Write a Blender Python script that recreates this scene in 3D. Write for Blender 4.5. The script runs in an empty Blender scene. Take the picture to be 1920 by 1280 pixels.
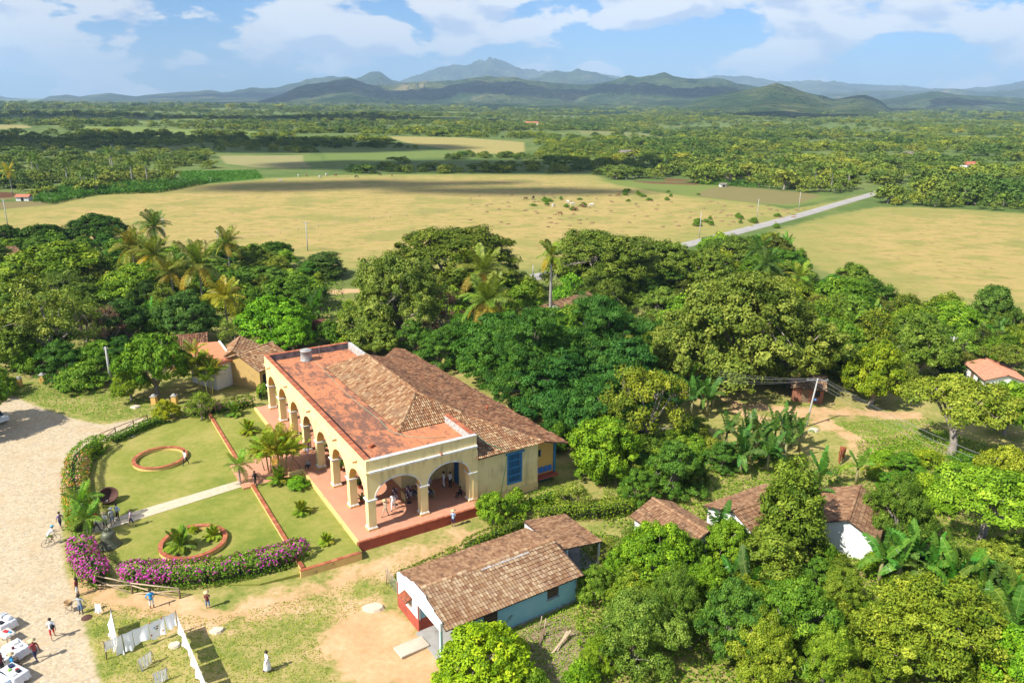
import bpy, bmesh, math, random
import numpy as np
from mathutils import Vector, Matrix
from math import radians, sin, cos, pi, sqrt, atan2

# ------------------------------------------------------------------ camera, sky, sun, exposure
S = bpy.context.scene
COL = S.collection
HCAM = 37.35                        # eye height in the bell tower, metres above the yard
FPX, PITCH, ROLL = 1425.0, radians(17.525), radians(0.55)
SUN_EL, SHADOW_AZ = radians(46), radians(55)      # shadows fall towards azimuth 55 deg (from +Y to +X)
_f = np.array([0, cos(PITCH), -sin(PITCH)]); _u = np.array([0, sin(PITCH), cos(PITCH)]); _r = np.array([1.0, 0, 0])
CR = _r*cos(ROLL) + _u*sin(ROLL); CU = -_r*sin(ROLL) + _u*cos(ROLL)
cd = bpy.data.cameras.new('camera'); cam = bpy.data.objects.new('camera', cd); COL.objects.link(cam)
cd.sensor_width = 36; cd.lens = 36*FPX/1920; cd.clip_start = 0.5; cd.clip_end = 90000
cam.matrix_world = Matrix(((CR[0], CU[0], -_f[0], 0), (CR[1], CU[1], -_f[1], 0), (CR[2], CU[2], -_f[2], HCAM), (0, 0, 0, 1)))
S.camera = cam
S.view_settings.view_transform = 'Standard'; S.view_settings.look = 'None'
S.view_settings.exposure = 0.85; S.view_settings.gamma = 1.0; S.view_settings.use_curve_mapping = False
S.cycles.use_denoising = True
S.cycles.max_bounces = 6; S.cycles.diffuse_bounces = 2; S.cycles.transmission_bounces = 3; S.cycles.transparent_max_bounces = 6
S.cycles.volume_bounces = 0; S.cycles.caustics_reflective = False; S.cycles.caustics_refractive = False

def nd(nt, typ, **kw):
    n = nt.nodes.new(typ)
    for k, v in kw.items():
        if k in n.inputs.keys() if isinstance(k, str) else False: n.inputs[k].default_value = v
        else: setattr(n, k, v)
    return n

W = bpy.data.worlds.new('World'); S.world = W; W.use_nodes = True
nt = W.node_tree; nt.nodes.clear()
out = nd(nt, 'ShaderNodeOutputWorld'); bg = nd(nt, 'ShaderNodeBackground'); bg.inputs['Strength'].default_value = 0.058
sky = nd(nt, 'ShaderNodeTexSky'); sky.sky_type = 'NISHITA'; sky.sun_disc = False
sky.sun_elevation = SUN_EL; sky.sun_rotation = SHADOW_AZ + pi; sky.altitude = 0; sky.air_density = 1.0; sky.dust_density = 0.2; sky.ozone_density = 3.5
tc = nd(nt, 'ShaderNodeTexCoord'); pass
def wmath(op, a, b=None, c=None):
    m = nd(nt, 'ShaderNodeMath'); m.operation = op
    for i, v in enumerate((a, b, c)):
        if v is None: continue
        if isinstance(v, (int, float)): m.inputs[i].default_value = v
        else: nt.links.new(v, m.inputs[i])
    return m.outputs[0]
def wnoise(scale, detail, offs, rough=0.55, dist=0.0, sz=3.0):
    mp = nd(nt, 'ShaderNodeMapping'); mp.inputs['Location'].default_value = offs; mp.inputs['Scale'].default_value = (1, 1, sz); nt.links.new(tc.outputs['Generated'], mp.inputs[0])
    n = nd(nt, 'ShaderNodeTexNoise'); n.inputs['Scale'].default_value = scale; n.inputs['Detail'].default_value = detail
    n.inputs['Roughness'].default_value = rough; n.inputs['Distortion'].default_value = dist
    nt.links.new(mp.outputs[0], n.inputs['Vector']); return n.outputs['Fac']
def wramp(v, a, b):
    m = nd(nt, 'ShaderNodeMapRange'); m.interpolation_type = 'SMOOTHSTEP'
    m.inputs['From Min'].default_value = a; m.inputs['From Max'].default_value = b; nt.links.new(v, m.inputs['Value']); return m.outputs[0]
OFF = (2.35, 0.4, 1.1)
big = wnoise(6.6, 9, OFF, 0.55, 0.15, 2.5); above = wnoise(6.6, 5, (OFF[0], OFF[1], OFF[2]+.05), 0.52, 0.15, 2.5)
wide = wnoise(1.5, 3, (5.2, 3.3, .7), .5, 0, 2.0)
dens = wmath('ADD', big, wmath('MULTIPLY', wmath('SUBTRACT', wide, .5), .55))
cover = wramp(dens, 0.48, 0.53)
shade = wramp(wmath('SUBTRACT', above, big), -0.03, 0.085)     # thicker cloud above: greyer base
cc = nd(nt, 'ShaderNodeMix'); cc.data_type = 'RGBA'; cc.inputs[6].default_value = (11.4, 11.3, 11.3, 1); cc.inputs[7].default_value = (6.8, 7.7, 9.8, 1)
nt.links.new(shade, cc.inputs[0])
mix = nd(nt, 'ShaderNodeMix'); mix.data_type = 'RGBA'
tintn = nd(nt, 'ShaderNodeMix'); tintn.data_type = 'RGBA'; tintn.blend_type = 'MULTIPLY'; tintn.inputs[0].default_value = 1.0; tintn.inputs[7].default_value = (.62, 1.03, 1.56, 1); nt.links.new(sky.outputs[0], tintn.inputs[6])
cov2 = wmath('MULTIPLY', cover, 0.9)
nt.links.new(cov2, mix.inputs[0]); nt.links.new(tintn.outputs[2], mix.inputs[6]); nt.links.new(cc.outputs[2], mix.inputs[7])
nt.links.new(mix.outputs[2], bg.inputs['Color']); nt.links.new(bg.outputs[0], out.inputs[0])

sd = bpy.data.lights.new('sun', 'SUN'); sd.energy = 5.0; sd.angle = radians(0.53); sd.color = (1.0, 0.955, 0.87)
sun = bpy.data.objects.new('sun', sd); COL.objects.link(sun); sun.location = (0, 0, 200)
LDIR = Vector((sin(SHADOW_AZ)*cos(SUN_EL), cos(SHADOW_AZ)*cos(SUN_EL), -sin(SUN_EL)))
sun.rotation_euler = LDIR.to_track_quat('-Z', 'Y').to_euler()

# ------------------------------------------------------------------ helpers
def raydir(px, py): return _f + CR*(px-960)/FPX - CU*(py-640)/FPX
def at(px, py, z=0.0):
    d = raydir(px, py); k = (z-HCAM)/d[2]; return Vector((k*d[0], k*d[1], z))
PHI = radians(31.97)
HO = Vector((-12.495, 58.99, 0.95)); HN = Vector((cos(PHI), sin(PHI), 0)); HT = Vector((-sin(PHI), cos(PHI), 0))
def hl(n, t, z=0.0): return Vector((HO.x, HO.y, 0)) + HN*n + HT*t + Vector((0, 0, z))      # hacienda plan -> world

def smooth(a, b, x):
    t = np.clip((np.asarray(x, float)-a)/(b-a), 0, 1); return t*t*(3-2*t)
_P = np.random.RandomState(5).permutation(512); _G = np.random.RandomState(6).uniform(0, 2*pi, 512)
def perlin(x, y):
    x = np.asarray(x, float); y = np.asarray(y, float)
    xi = np.floor(x).astype(int); yi = np.floor(y).astype(int); xf = x-xi; yf = y-yi
    u = xf**3*(xf*(xf*6-15)+10); v = yf**3*(yf*(yf*6-15)+10)
    def g(ix, iy, dx, dy):
        a = _G[_P[(_P[ix & 511] + iy) & 511]]; return np.cos(a)*dx + np.sin(a)*dy
    a = g(xi, yi, xf, yf); b = g(xi+1, yi, xf-1, yf); c = g(xi, yi+1, xf, yf-1); d = g(xi+1, yi+1, xf-1, yf-1)
    return (a*(1-u)+b*u)*(1-v) + (c*(1-u)+d*u)*v
def fbm(x, y, o=4):
    s = 0; a = 1.0; t = 0
    for i in range(o): s = s + a*perlin(x*2**i+i*17.3, y*2**i-i*9.1); t += a; a *= .5
    return s/t
def poly_sd(X, Y, poly):
    """signed distance to polygon, positive inside"""
    P = np.array(poly, float); d = np.full(X.shape, 1e9); ins = np.zeros(X.shape, bool)
    for i in range(len(P)):
        a = P[i]; b = P[(i+1) % len(P)]; e = b-a
        t = np.clip(((X-a[0])*e[0]+(Y-a[1])*e[1])/max(1e-9, e@e), 0, 1)
        d = np.minimum(d, np.hypot(X-a[0]-t*e[0], Y-a[1]-t*e[1]))
        if e[1] != 0:
            c = ((a[1] > Y) != (b[1] > Y)) & (X < e[0]*(Y-a[1])/e[1]+a[0]); ins ^= c
    return np.where(ins, d, -d)
def line_d(X, Y, pts):
    d = np.full(X.shape, 1e9)
    for a, b in zip(pts[:-1], pts[1:]):
        a = np.array(a[:2]); b = np.array(b[:2]); e = b-a
        t = np.clip(((X-a[0])*e[0]+(Y-a[1])*e[1])/max(1e-9, e@e), 0, 1)
        d = np.minimum(d, np.hypot(X-a[0]-t*e[0], Y-a[1]-t*e[1]))
    return d
def pxpoly(pts, z=0.0): return [tuple(at(x, y, z))[:2] for x, y in pts]
def inpoly(p, poly): return bool(poly_sd(np.array([p[0]]), np.array([p[1]]), poly)[0] > 0)
def base_h(X, Y):
    """ground height: plaza and garden side stands a little higher than the yard"""
    X = np.asarray(X, float); Y = np.asarray(Y, float)
    z = 0.3*smooth(-13, -24, X)*smooth(140, 95, Y)
    return z
def gz(x, y): return float(base_h(np.array([x]), np.array([y]))[0]) + float(far_h(np.array([x]), np.array([y]))[0])
def far_h(X, Y):
    r = np.hypot(X, Y)
    return smooth(430, 1500, r)*(fbm(X/420, Y/420, 4)*22 + 3*fbm(X/90, Y/90, 2))*smooth(9000, 3000, r)

# ---- materials
def srgb(r, g, b): return tuple(((c/255)/12.92 if c/255 <= .04045 else ((c/255+.055)/1.055)**2.4) for c in (r, g, b))
MATS = {}
def newmat(name):
    m = bpy.data.materials.new(name); m.use_nodes = True; MATS[name] = m
    b = m.node_tree.nodes['Principled BSDF']; return m, m.node_tree, b
def ramp(t, stops):
    r = t.nodes.new('ShaderNodeValToRGB'); e = r.color_ramp.elements
    while len(e) > 1: e.remove(e[-1])
    e[0].position = stops[0][0]; e[0].color = (*stops[0][1], 1)
    for p, c in stops[1:]: q = e.new(p); q.color = (*c, 1)
    return r
def tnoise(t, scale, detail=3, rough=.55, coord='Object', dist=0, stretch=None):
    tcn = t.nodes.new('ShaderNodeTexCoord'); n = t.nodes.new('ShaderNodeTexNoise')
    n.inputs['Scale'].default_value = scale; n.inputs['Detail'].default_value = detail; n.inputs['Roughness'].default_value = rough; n.inputs['Distortion'].default_value = dist
    if coord == 'World':
        g = t.nodes.new('ShaderNodeNewGeometry'); src = g.outputs['Position']
    else: src = tcn.outputs[coord]
    if stretch:
        mp = t.nodes.new('ShaderNodeMapping'); mp.inputs['Scale'].default_value = stretch; t.links.new(src, mp.inputs[0]); src = mp.outputs[0]
    t.links.new(src, n.inputs['Vector']); return n
def mixc(t, fac, a, b, mode='MIX'):
    m = t.nodes.new('ShaderNodeMix'); m.data_type = 'RGBA'; m.blend_type = mode
    for i, v in ((0, fac), (6, a), (7, b)):
        if isinstance(v, (int, float)): m.inputs[i].default_value = v
        elif isinstance(v, tuple): m.inputs[i].default_value = (*v, 1)
        else: t.links.new(v, m.inputs[i])
    return m.outputs[2]
def tmath(t, op, a, b=None, c=None):
    m = t.nodes.new('ShaderNodeMath'); m.operation = op
    for i, v in enumerate((a, b, c)):
        if v is None: continue
        if isinstance(v, (int, float)): m.inputs[i].default_value = v
        else: t.links.new(v, m.inputs[i])
    return m.outputs[0]
def tsmooth(t, v, a, b):
    m = t.nodes.new('ShaderNodeMapRange'); m.interpolation_type = 'SMOOTHSTEP'
    m.inputs['From Min'].default_value = a; m.inputs['From Max'].default_value = b
    if isinstance(v, (int, float)): m.inputs['Value'].default_value = v
    else: t.links.new(v, m.inputs['Value'])
    return m.outputs[0]
def bump(t, b, h, strength=.3, dist=.05):
    n = t.nodes.new('ShaderNodeBump'); n.inputs['Strength'].default_value = strength; n.inputs['Distance'].default_value = dist
    t.links.new(h, n.inputs['Height']); t.links.new(n.outputs[0], b.inputs['Normal'])
def M(name, c1, c2=None, scale=3.0, rough=.8, bmp=.2, detail=4, metal=0, spots=None, spot_scale=1.2, coord='Object', thr=.58, streak=None):
    """painted or worn surface: two tones of noise, optional stain colour with its own shape"""
    if name in MATS: return MATS[name]
    m, t, b = newmat(name); c2 = c2 or tuple(x*.8 for x in c1)
    n = tnoise(t, scale, detail, .6, coord); rp = ramp(t, [(.3, c1), (.7, c2)]); t.links.new(n.outputs['Fac'], rp.inputs[0]); col = rp.outputs[0]
    if spots:
        n2 = tnoise(t, spot_scale, 6, .65, coord, .3); col = mixc(t, tsmooth(t, n2.outputs['Fac'], thr, thr+.12), col, spots)
    if streak:
        n3 = tnoise(t, 2.2, 4, .6, coord, .2, (1, 1, .16)); n4 = tnoise(t, .5, 3, .5, coord); col = mixc(t, tmath(t, 'MULTIPLY', tsmooth(t, tmath(t, 'ADD', tmath(t, 'MULTIPLY', n3.outputs['Fac'], .6), tmath(t, 'MULTIPLY', n4.outputs['Fac'], .4)), .50, .66), .7), col, streak)
    t.links.new(col, b.inputs['Base Color']); b.inputs['Roughness'].default_value = rough; b.inputs['Metallic'].default_value = metal
    b.inputs['Specular IOR Level'].default_value = .25
    if bmp: bump(t, b, n.outputs['Fac'], bmp, .03)
    return m
def leafmat(name, a, b_, c_, trans=.3, rough=.5):
    """foliage: per-leaf 'tint' attribute between three greens, times the object's own tone"""
    if name in MATS: return MATS[name]
    m, t, b = newmat(name)
    at_ = t.nodes.new('ShaderNodeAttribute'); at_.attribute_name = 'tint'
    rp = ramp(t, [(0, a), (.55, b_), (1, c_)]); t.links.new(at_.outputs['Fac'], rp.inputs[0])
    oi = t.nodes.new('ShaderNodeObjectInfo'); col = mixc(t, 1.0, rp.outputs[0], oi.outputs['Color'], 'MULTIPLY')
    t.links.new(col, b.inputs['Base Color']); b.inputs['Roughness'].default_value = rough; b.inputs['Specular IOR Level'].default_value = .12
    tr = t.nodes.new('ShaderNodeBsdfTranslucent'); t.links.new(mixc(t, 1.0, col, (1.2, 1.2, .4), 'MULTIPLY'), tr.inputs['Color'])
    mx = t.nodes.new('ShaderNodeMixShader'); mx.inputs[0].default_value = trans
    t.links.new(b.outputs[0], mx.inputs[1]); t.links.new(tr.outputs[0], mx.inputs[2]); t.links.new(mx.outputs[0], t.nodes['Material Output'].inputs[0])
    return m
def tintmat(name, stops, rough=.85, spots=None, spot_scale=.6, bmp=.15, dust=None):
    """pieces (tiles, bricks) with a tone each: 'tint' attribute plus the object's random"""
    if name in MATS: return MATS[name]
    m, t, b = newmat(name)
    at_ = t.nodes.new('ShaderNodeAttribute'); at_.attribute_name = 'tint'; oi = t.nodes.new('ShaderNodeObjectInfo')
    fr = tmath(t, 'FRACT', tmath(t, 'ADD', at_.outputs['Fac'], oi.outputs['Random']))
    rp = ramp(t, stops); t.links.new(fr, rp.inputs[0]); col = rp.outputs[0]
    n = tnoise(t, 9, 4, .6, 'World'); col = mixc(t, tmath(t, 'MULTIPLY', n.outputs['Fac'], .55), col, mixc(t, 1.0, col, (.55, .5, .48), 'MULTIPLY'))
    if spots:
        n2 = tnoise(t, spot_scale, 6, .7, 'World', .4); col = mixc(t, tmath(t, 'MULTIPLY', tsmooth(t, n2.outputs['Fac'], .5, .66), .8), col, spots)
    t.links.new(col, b.inputs['Base Color']); b.inputs['Roughness'].default_value = rough; b.inputs['Specular IOR Level'].default_value = .2
    if bmp: bump(t, b, n.outputs['Fac'], bmp, .02)
    return m

# ---- objects
def tag(o, label=None, cat=None, group=None, kind=None):
    if label: o['label'] = label
    if cat: o['category'] = cat
    if group: o['group'] = group
    if kind: o['kind'] = kind
    return o
def thing(name, label, cat, loc=(0, 0, 0), rotz=0.0, group=None, scale=None):
    o = bpy.data.objects.new(name, None); COL.objects.link(o); o.empty_display_size = .3
    o.location = loc; o.rotation_euler = (0, 0, rotz)
    if scale is not None: o.scale = (scale,)*3 if isinstance(scale, (int, float)) else scale
    return tag(o, label, cat, group)
def link(name, me, parent=None, loc=None, rot=None, scale=None, color=None):
    o = bpy.data.objects.new(name, me); COL.objects.link(o)
    if parent is not None: o.parent = parent
    if loc is not None: o.location = loc
    if rot is not None: o.rotation_euler = rot
    if scale is not None: o.scale = (scale,)*3 if isinstance(scale, (int, float)) else scale
    if color is not None: o.color = (*color, 1)
    return o
def fast_mesh(name, V, Q, mats, midx=None, tint=None, smooth_=False):
    """V (n,3), Q (m,4) quads or list of faces"""
    me = bpy.data.meshes.new(name); V = np.asarray(V, np.float32)
    Q = np.asarray(Q, np.int32); m, k = Q.shape
    me.vertices.add(len(V)); me.vertices.foreach_set('co', V.ravel())
    me.loops.add(m*k); me.loops.foreach_set('vertex_index', Q.ravel())
    me.polygons.add(m); me.polygons.foreach_set('loop_start', np.arange(0, m*k, k, dtype=np.int32))
    if midx is not None: me.polygons.foreach_set('material_index', np.asarray(midx, np.int32))
    if smooth_: me.polygons.foreach_set('use_smooth', np.ones(m, bool))
    me.update(calc_edges=True)
    for mm in (mats if isinstance(mats, (list, tuple)) else [mats]): me.materials.append(mm)
    if tint is not None:
        a = me.attributes.new('tint', 'FLOAT', 'FACE'); a.data.foreach_set('value', np.asarray(tint, np.float32))
    me.validate()
    return me
class MB:
    """collects polygons of one part"""
    def __init__(s): s.v = []; s.f = []; s.m = []; s.sm = []
    def face(s, pts, m=0, sm=False):
        i = len(s.v); s.v += [tuple(p) for p in pts]; s.f.append(tuple(range(i, i+len(pts)))); s.m.append(m); s.sm.append(sm)
    def mesh_(s, pts, faces, m=0, sm=False):
        i = len(s.v); s.v += [tuple(p) for p in pts]
        for f in faces: s.f.append(tuple(k+i for k in f)); s.m.append(m); s.sm.append(sm)
    def box(s, x0, x1, y0, y1, z0, z1, m=0, taper=0.0, bev=0.0):
        t = taper
        if bev:
            b = min(bev, (x1-x0)/3, (y1-y0)/3, (z1-z0)/3)
            lv = [(0, b), (b, 0)] ; P = []
            ring = lambda d, z: [(x0+d+b*0, y0+b+d, z), (x0+b+d, y0+d, z), (x1-b-d, y0+d, z), (x1-d, y0+b+d, z), (x1-d, y1-b-d, z), (x1-b-d, y1-d, z), (x0+b+d, y1-d, z), (x0+d, y1-b-d, z)]
            P = ring(b*.7, z0)+ring(0, z0+b)+ring(0, z1-b)+ring(b*.7, z1)
            F = [tuple(range(7, -1, -1)), tuple(range(24, 32))]
            for k in range(3):
                for j in range(8): F.append((k*8+j, k*8+(j+1) % 8, k*8+8+(j+1) % 8, k*8+8+j))
            s.mesh_(P, F, m); return
        P = [(x0, y0, z0), (x1, y0, z0), (x1, y1, z0), (x0, y1, z0), (x0+t, y0+t, z1), (x1-t, y0+t, z1), (x1-t, y1-t, z1), (x0+t, y1-t, z1)]
        s.mesh_(P, [(3, 2, 1, 0), (4, 5, 6, 7), (0, 1, 5, 4), (1, 2, 6, 5), (2, 3, 7, 6), (3, 0, 4, 7)], m)
    def beam(s, a, b, w, h, m=0):
        """rectangular bar from a to b"""
        a = Vector(a); b = Vector(b); d = (b-a).normalized(); up = Vector((0, 0, 1)) if abs(d.z) < .95 else Vector((1, 0, 0))
        x = d.cross(up).normalized()*w/2; y = x.cross(d).normalized()*h/2
        P = [a-x-y, a+x-y, a+x+y, a-x+y, b-x-y, b+x-y, b+x+y, b-x+y]
        s.mesh_(P, [(3, 2, 1, 0), (4, 5, 6, 7), (0, 1, 5, 4), (1, 2, 6, 5), (2, 3, 7, 6), (3, 0, 4, 7)], m)
    def tube(s, path, rad, sides=6, m=0, cap=True, sm=True):
        path = [Vector(p) for p in path]; n = len(path)
        if isinstance(rad, (int, float)): rad = [rad]*n
        P = []; prev = None
        for i, p in enumerate(path):
            d = (path[min(i+1, n-1)]-path[max(i-1, 0)]).normalized()
            if prev is None:
                ref = Vector((0, 0, 1)) if abs(d.z) < .9 else Vector((1, 0, 0)); x = d.cross(ref).normalized()
            else:
                x = (prev - d*prev.dot(d)); x = x.normalized() if x.length > 1e-6 else d.orthogonal().normalized()
            prev = x; y = d.cross(x)
            for k in range(sides):
                a = 2*pi*k/sides; P.append(p + (x*cos(a)+y*sin(a))*rad[i])
        F = []
        for i in range(n-1):
            for k in range(sides): F.append((i*sides+k, i*sides+(k+1) % sides, (i+1)*sides+(k+1) % sides, (i+1)*sides+k))
        if cap: F += [tuple(range(sides-1, -1, -1)), tuple(range((n-1)*sides, n*sides))]
        s.mesh_(P, F, m, sm)
    def lathe(s, prof, sides=20, m=0, c=(0, 0, 0), sm=True, closed=False):
        P = []; n = len(prof)
        for r, z in prof:
            for k in range(sides): a = 2*pi*k/sides; P.append((c[0]+r*cos(a), c[1]+r*sin(a), c[2]+z))
        F = []
        for i in range(n-1):
            for k in range(sides): F.append((i*sides+k, i*sides+(k+1) % sides, (i+1)*sides+(k+1) % sides, (i+1)*sides+k))
        if not closed: F += [tuple(range(sides-1, -1, -1)), tuple(range((n-1)*sides, n*sides))]
        s.mesh_(P, F, m, sm)
    def mesh(s, name, mats):
        me = bpy.data.meshes.new(name); me.from_pydata(s.v, [], s.f)
        for mm in (mats if isinstance(mats, (list, tuple)) else [mats]): me.materials.append(mm)
        me.polygons.foreach_set('material_index', s.m); me.polygons.foreach_set('use_smooth', s.sm); me.update(); return me
    def build(s, name, mats, parent=None, **kw): return link(name, s.mesh(name, mats), parent, **kw)
def tree_copy(o, parent=None):
    c = o.copy(); COL.objects.link(c); c.parent = parent
    for ch in o.children: tree_copy(ch, c)
    return c
RNG = np.random.RandomState(11); rnd = random.Random(7)
# ------------------------------------------------------------------ ground: one sheet to the horizon
COBBLE = pxpoly([(-260, 770), (-60, 740), (20, 742), (75, 764), (140, 786), (195, 797), (268, 783), (285, 790), (240, 806), (205, 822), (160, 845), (132, 885), (112, 940), (116, 1000), (118, 1060), (132, 1100), (150, 1140), (158, 1180), (172, 1230), (190, 1290), (215, 1400), (-400, 1400), (-600, 900)], .3)
DIRTA = [at(x, y, .15) for x, y in [(140, 1108), (200, 1125), (300, 1143), (390, 1158), (470, 1152), (560, 1118), (640, 1085), (720, 1062), (800, 1038), (880, 1005)]]
DIRTB = pxpoly([(592, 1185), (640, 1145), (700, 1128), (750, 1150), (800, 1205), (850, 1260), (830, 1330), (700, 1300), (620, 1245)])
DIRTC = pxpoly([(165, 1000), (230, 985), (225, 1035), (185, 1045)], .3)
ROADS_D = [([at(x, y) for x, y in [(1350, 750), (1400, 760), (1480, 768), (1560, 772), (1640, 774), (1710, 780)]], 1.1),
           ([at(x, y) for x, y in [(1510, 775), (1545, 792), (1590, 815), (1625, 845), (1645, 885)]], 1.0),
           ([at(x, y) for x, y in [(1380, 770), (1440, 790), (1500, 792), (1540, 790)]], .5),
           ([at(x, y) for x, y in [(1640, 830), (1700, 812), (1770, 800)]], .45),
           ([at(x, y) for x, y in [(560, 552), (640, 547), (720, 545)]], 1.6)]
LITTER = pxpoly([(960, 1190), (1060, 1150), (1110, 1190), (1110, 1330), (930, 1330)])
PAST1 = pxpoly([(-90, 402), (0, 393), (90, 380), (180, 366), (300, 350), (420, 338), (640, 328), (900, 326), (1110, 326), (1150, 340), (1290, 358), (1480, 392), (1560, 378), (1655, 356), (1640, 366), (1560, 392), (1430, 424), (1330, 450), (1240, 472), (1100, 502), (960, 508), (640, 508), (440, 492), (200, 480), (-90, 480)])
PAST2 = pxpoly([(1450, 432), (1560, 402), (1640, 388), (1720, 388), (1800, 392), (1920, 400), (2200, 415), (2200, 660), (1920, 605), (1760, 590), (1600, 540), (1500, 490)])
ROAD = [at(x, y) for x, y in [(1664, 355), (1630, 366), (1570, 383), (1500, 404), (1420, 425), (1340, 446), (1250, 468), (1140, 490), (1040, 511), (960, 530), (840, 556), (700, 580)]]
FIELDS = [([(725, 256), (860, 258), (985, 268), (985, 291), (880, 287), (760, 268)], (.34, .27, .10)),
          ([(408, 292), (600, 291), (618, 313), (500, 317), (420, 307)], (.29, .25, .11)),
          ([(600, 280), (850, 283), (835, 293), (720, 302), (640, 318), (608, 300)], (.15, .19, .05)),
          ([(335, 320), (480, 318), (497, 336), (380, 346), (340, 341)], (.08, .16, .03)),
          ([(150, 238), (400, 241), (520, 244), (560, 250), (320, 257), (160, 254)], (.18, .22, .055)),
          ([(-90, 232), (40, 231), (62, 240), (-90, 247)], (.30, .25, .1)),
          ([(1118, 336), (1300, 343), (1500, 360), (1568, 370), (1490, 388), (1380, 378), (1250, 364), (1150, 346)], (.17, .20, .05)),
          ([(1248, 333), (1300, 337), (1286, 341), (1240, 340)], (.16, .09, .04)),
          ([(1400, 354), (1484, 360), (1440, 374), (1365, 366)], (.21, .17, .07)),
          ([(-90, 356), (36, 361), (30, 373), (-90, 380)], (.12, .055, .03)),
          ([(-90, 381), (60, 377), (95, 371), (115, 383), (-90, 400)], (.21, .16, .07)),
          ([(760, 300), (1000, 300), (1010, 312), (780, 318)], (.13, .17, .05)),
          ([(1080, 242), (1220, 243), (1230, 249), (1090, 250)], (.2, .2, .07)),
          ([(930, 196), (1060, 196), (1060, 203), (940, 204)], (.32, .27, .12))]
FIELDS = [(pxpoly(p), c) for p, c in FIELDS]

az = np.radians(np.concatenate([np.arange(-180, -50, 5.0), np.arange(-50, 50.01, .25), np.arange(55, 180, 5.0)]))
rr = [2.0]
while rr[-1] < 25500:
    r_ = rr[-1]; rr.append(r_ + (3 if r_ < 24 else .5 if r_ < 108 else r_*.008 if r_ < 430 else r_*.02 if r_ < 1600 else r_*.045))
rr = np.array(rr); NA, NR = len(az), len(rr)
RRg, AZg = np.meshgrid(rr, az, indexing='ij'); GX = (RRg*np.sin(AZg)).ravel(); GY = (RRg*np.cos(AZg)).ravel()
GZ = base_h(GX, GY) + far_h(GX, GY) + .05*fbm(GX/3, GY/3, 3)*smooth(150, 60, np.hypot(GX, GY))
i = np.arange(NR-1)[:, None]*NA; j = np.arange(NA)[None, :]; j2 = (j+1) % NA
Q = np.stack([i+j, i+NA+j, i+NA+j2, i+j2], -1).reshape(-1, 4)[:, ::-1]
d_dirt = np.maximum.reduce([1.0-line_d(GX, GY, DIRTA), poly_sd(GX, GY, DIRTB), poly_sd(GX, GY, DIRTC)] + [w-line_d(GX, GY, p) for p, w in ROADS_D])
d_past = np.maximum(poly_sd(GX, GY, PAST1), poly_sd(GX, GY, PAST2))
g1 = np.stack([poly_sd(GX, GY, COBBLE), d_dirt, d_past, poly_sd(GX, GY, LITTER)], -1)
g2 = np.zeros((len(GX), 4)); g2[:, 3] = -1e3
for poly, c in FIELDS:
    s_ = poly_sd(GX, GY, poly); k = s_ > g2[:, 3]; k &= s_ > -30
    g2[k, 3] = s_[k]; k2 = s_ > -14; g2[k2, :3] = c
m_, t, b = newmat('ground')
def gattr(name):
    a = t.nodes.new('ShaderNodeAttribute'); a.attribute_name = name; s = t.nodes.new('ShaderNodeSeparateColor'); t.links.new(a.outputs['Color'], s.inputs[0])
    return s.outputs[0], s.outputs[1], s.outputs[2], a.outputs['Alpha'], a.outputs['Color']
cob, dirt, past, litt, _ = gattr('g1'); _, _, _, fsd, fcol = gattr('g2')
n_fine = tnoise(t, 2.2, 3, .65, 'World'); n_mid = tnoise(t, .35, 4, .6, 'World'); n_big = tnoise(t, .045, 3, .6, 'World'); n_huge = tnoise(t, .006, 4, .6, 'World')
n_str = tnoise(t, .12, 3, .6, 'World', 0, (1, 2.2, 1)); n_grain = tnoise(t, 14, 1, .7, 'World')
f1, f2, f3, f4, f5 = (n.outputs['Fac'] for n in (n_fine, n_mid, n_big, n_huge, n_str))
# yard grass: green with dry straw and bare earth showing through
gr = ramp(t, [(.30, (.09, .135, .022)), (.43, (.19, .21, .045)), (.55, (.31, .265, .085)), (.70, (.42, .31, .15))]); t.links.new(tmath(t, 'ADD', tmath(t, 'MULTIPLY', f1, .45), tmath(t, 'MULTIPLY', f2, .58)), gr.inputs[0])
# beyond the belt of trees the valley floor is scrub green
scr = ramp(t, [(.3, (.05, .085, .018)), (.5, (.10, .145, .035)), (.68, (.19, .19, .06))]); t.links.new(tmath(t, 'ADD', tmath(t, 'MULTIPLY', f3, .5), tmath(t, 'MULTIPLY', f4, .5)), scr.inputs[0])
geo = t.nodes.new('ShaderNodeNewGeometry'); ln = t.nodes.new('ShaderNodeVectorMath'); ln.operation = 'LENGTH'; t.links.new(geo.outputs['Position'], ln.inputs[0])
col = mixc(t, tsmooth(t, ln.outputs['Value'], 90, 200), gr.outputs[0], scr.outputs[0])
pa = ramp(t, [(.32, (.165, .18, .044)), (.45, (.285, .24, .07)), (.56, (.37, .27, .10)), (.70, (.34, .22, .09))]); t.links.new(tmath(t, 'ADD', tmath(t, 'MULTIPLY', f5, .55), tmath(t, 'ADD', tmath(t, 'MULTIPLY', f3, .25), tmath(t, 'MULTIPLY', f1, .24))), pa.inputs[0])
pcol = mixc(t, tmath(t, 'MULTIPLY', tsmooth(t, f3, .50, .62), .65), pa.outputs[0], (.19, .205, .05))
pcol = mixc(t, tmath(t, 'MULTIPLY', tsmooth(t, f2, .54, .64), .6), pcol, (.21, .16, .06))
pcol = mixc(t, tmath(t, 'MULTIPLY', tsmooth(t, tmath(t, 'ADD', past, tmath(t, 'MULTIPLY', f3, 60)), 62, 22), .6), pcol, (.165, .20, .045))
jit = tmath(t, 'MULTIPLY', tmath(t, 'SUBTRACT', f2, .5), 5.0)
col = mixc(t, tsmooth(t, tmath(t, 'ADD', past, tmath(t, 'MULTIPLY', jit, 2.0)), -1.5, 2.5), col, pcol)
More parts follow.
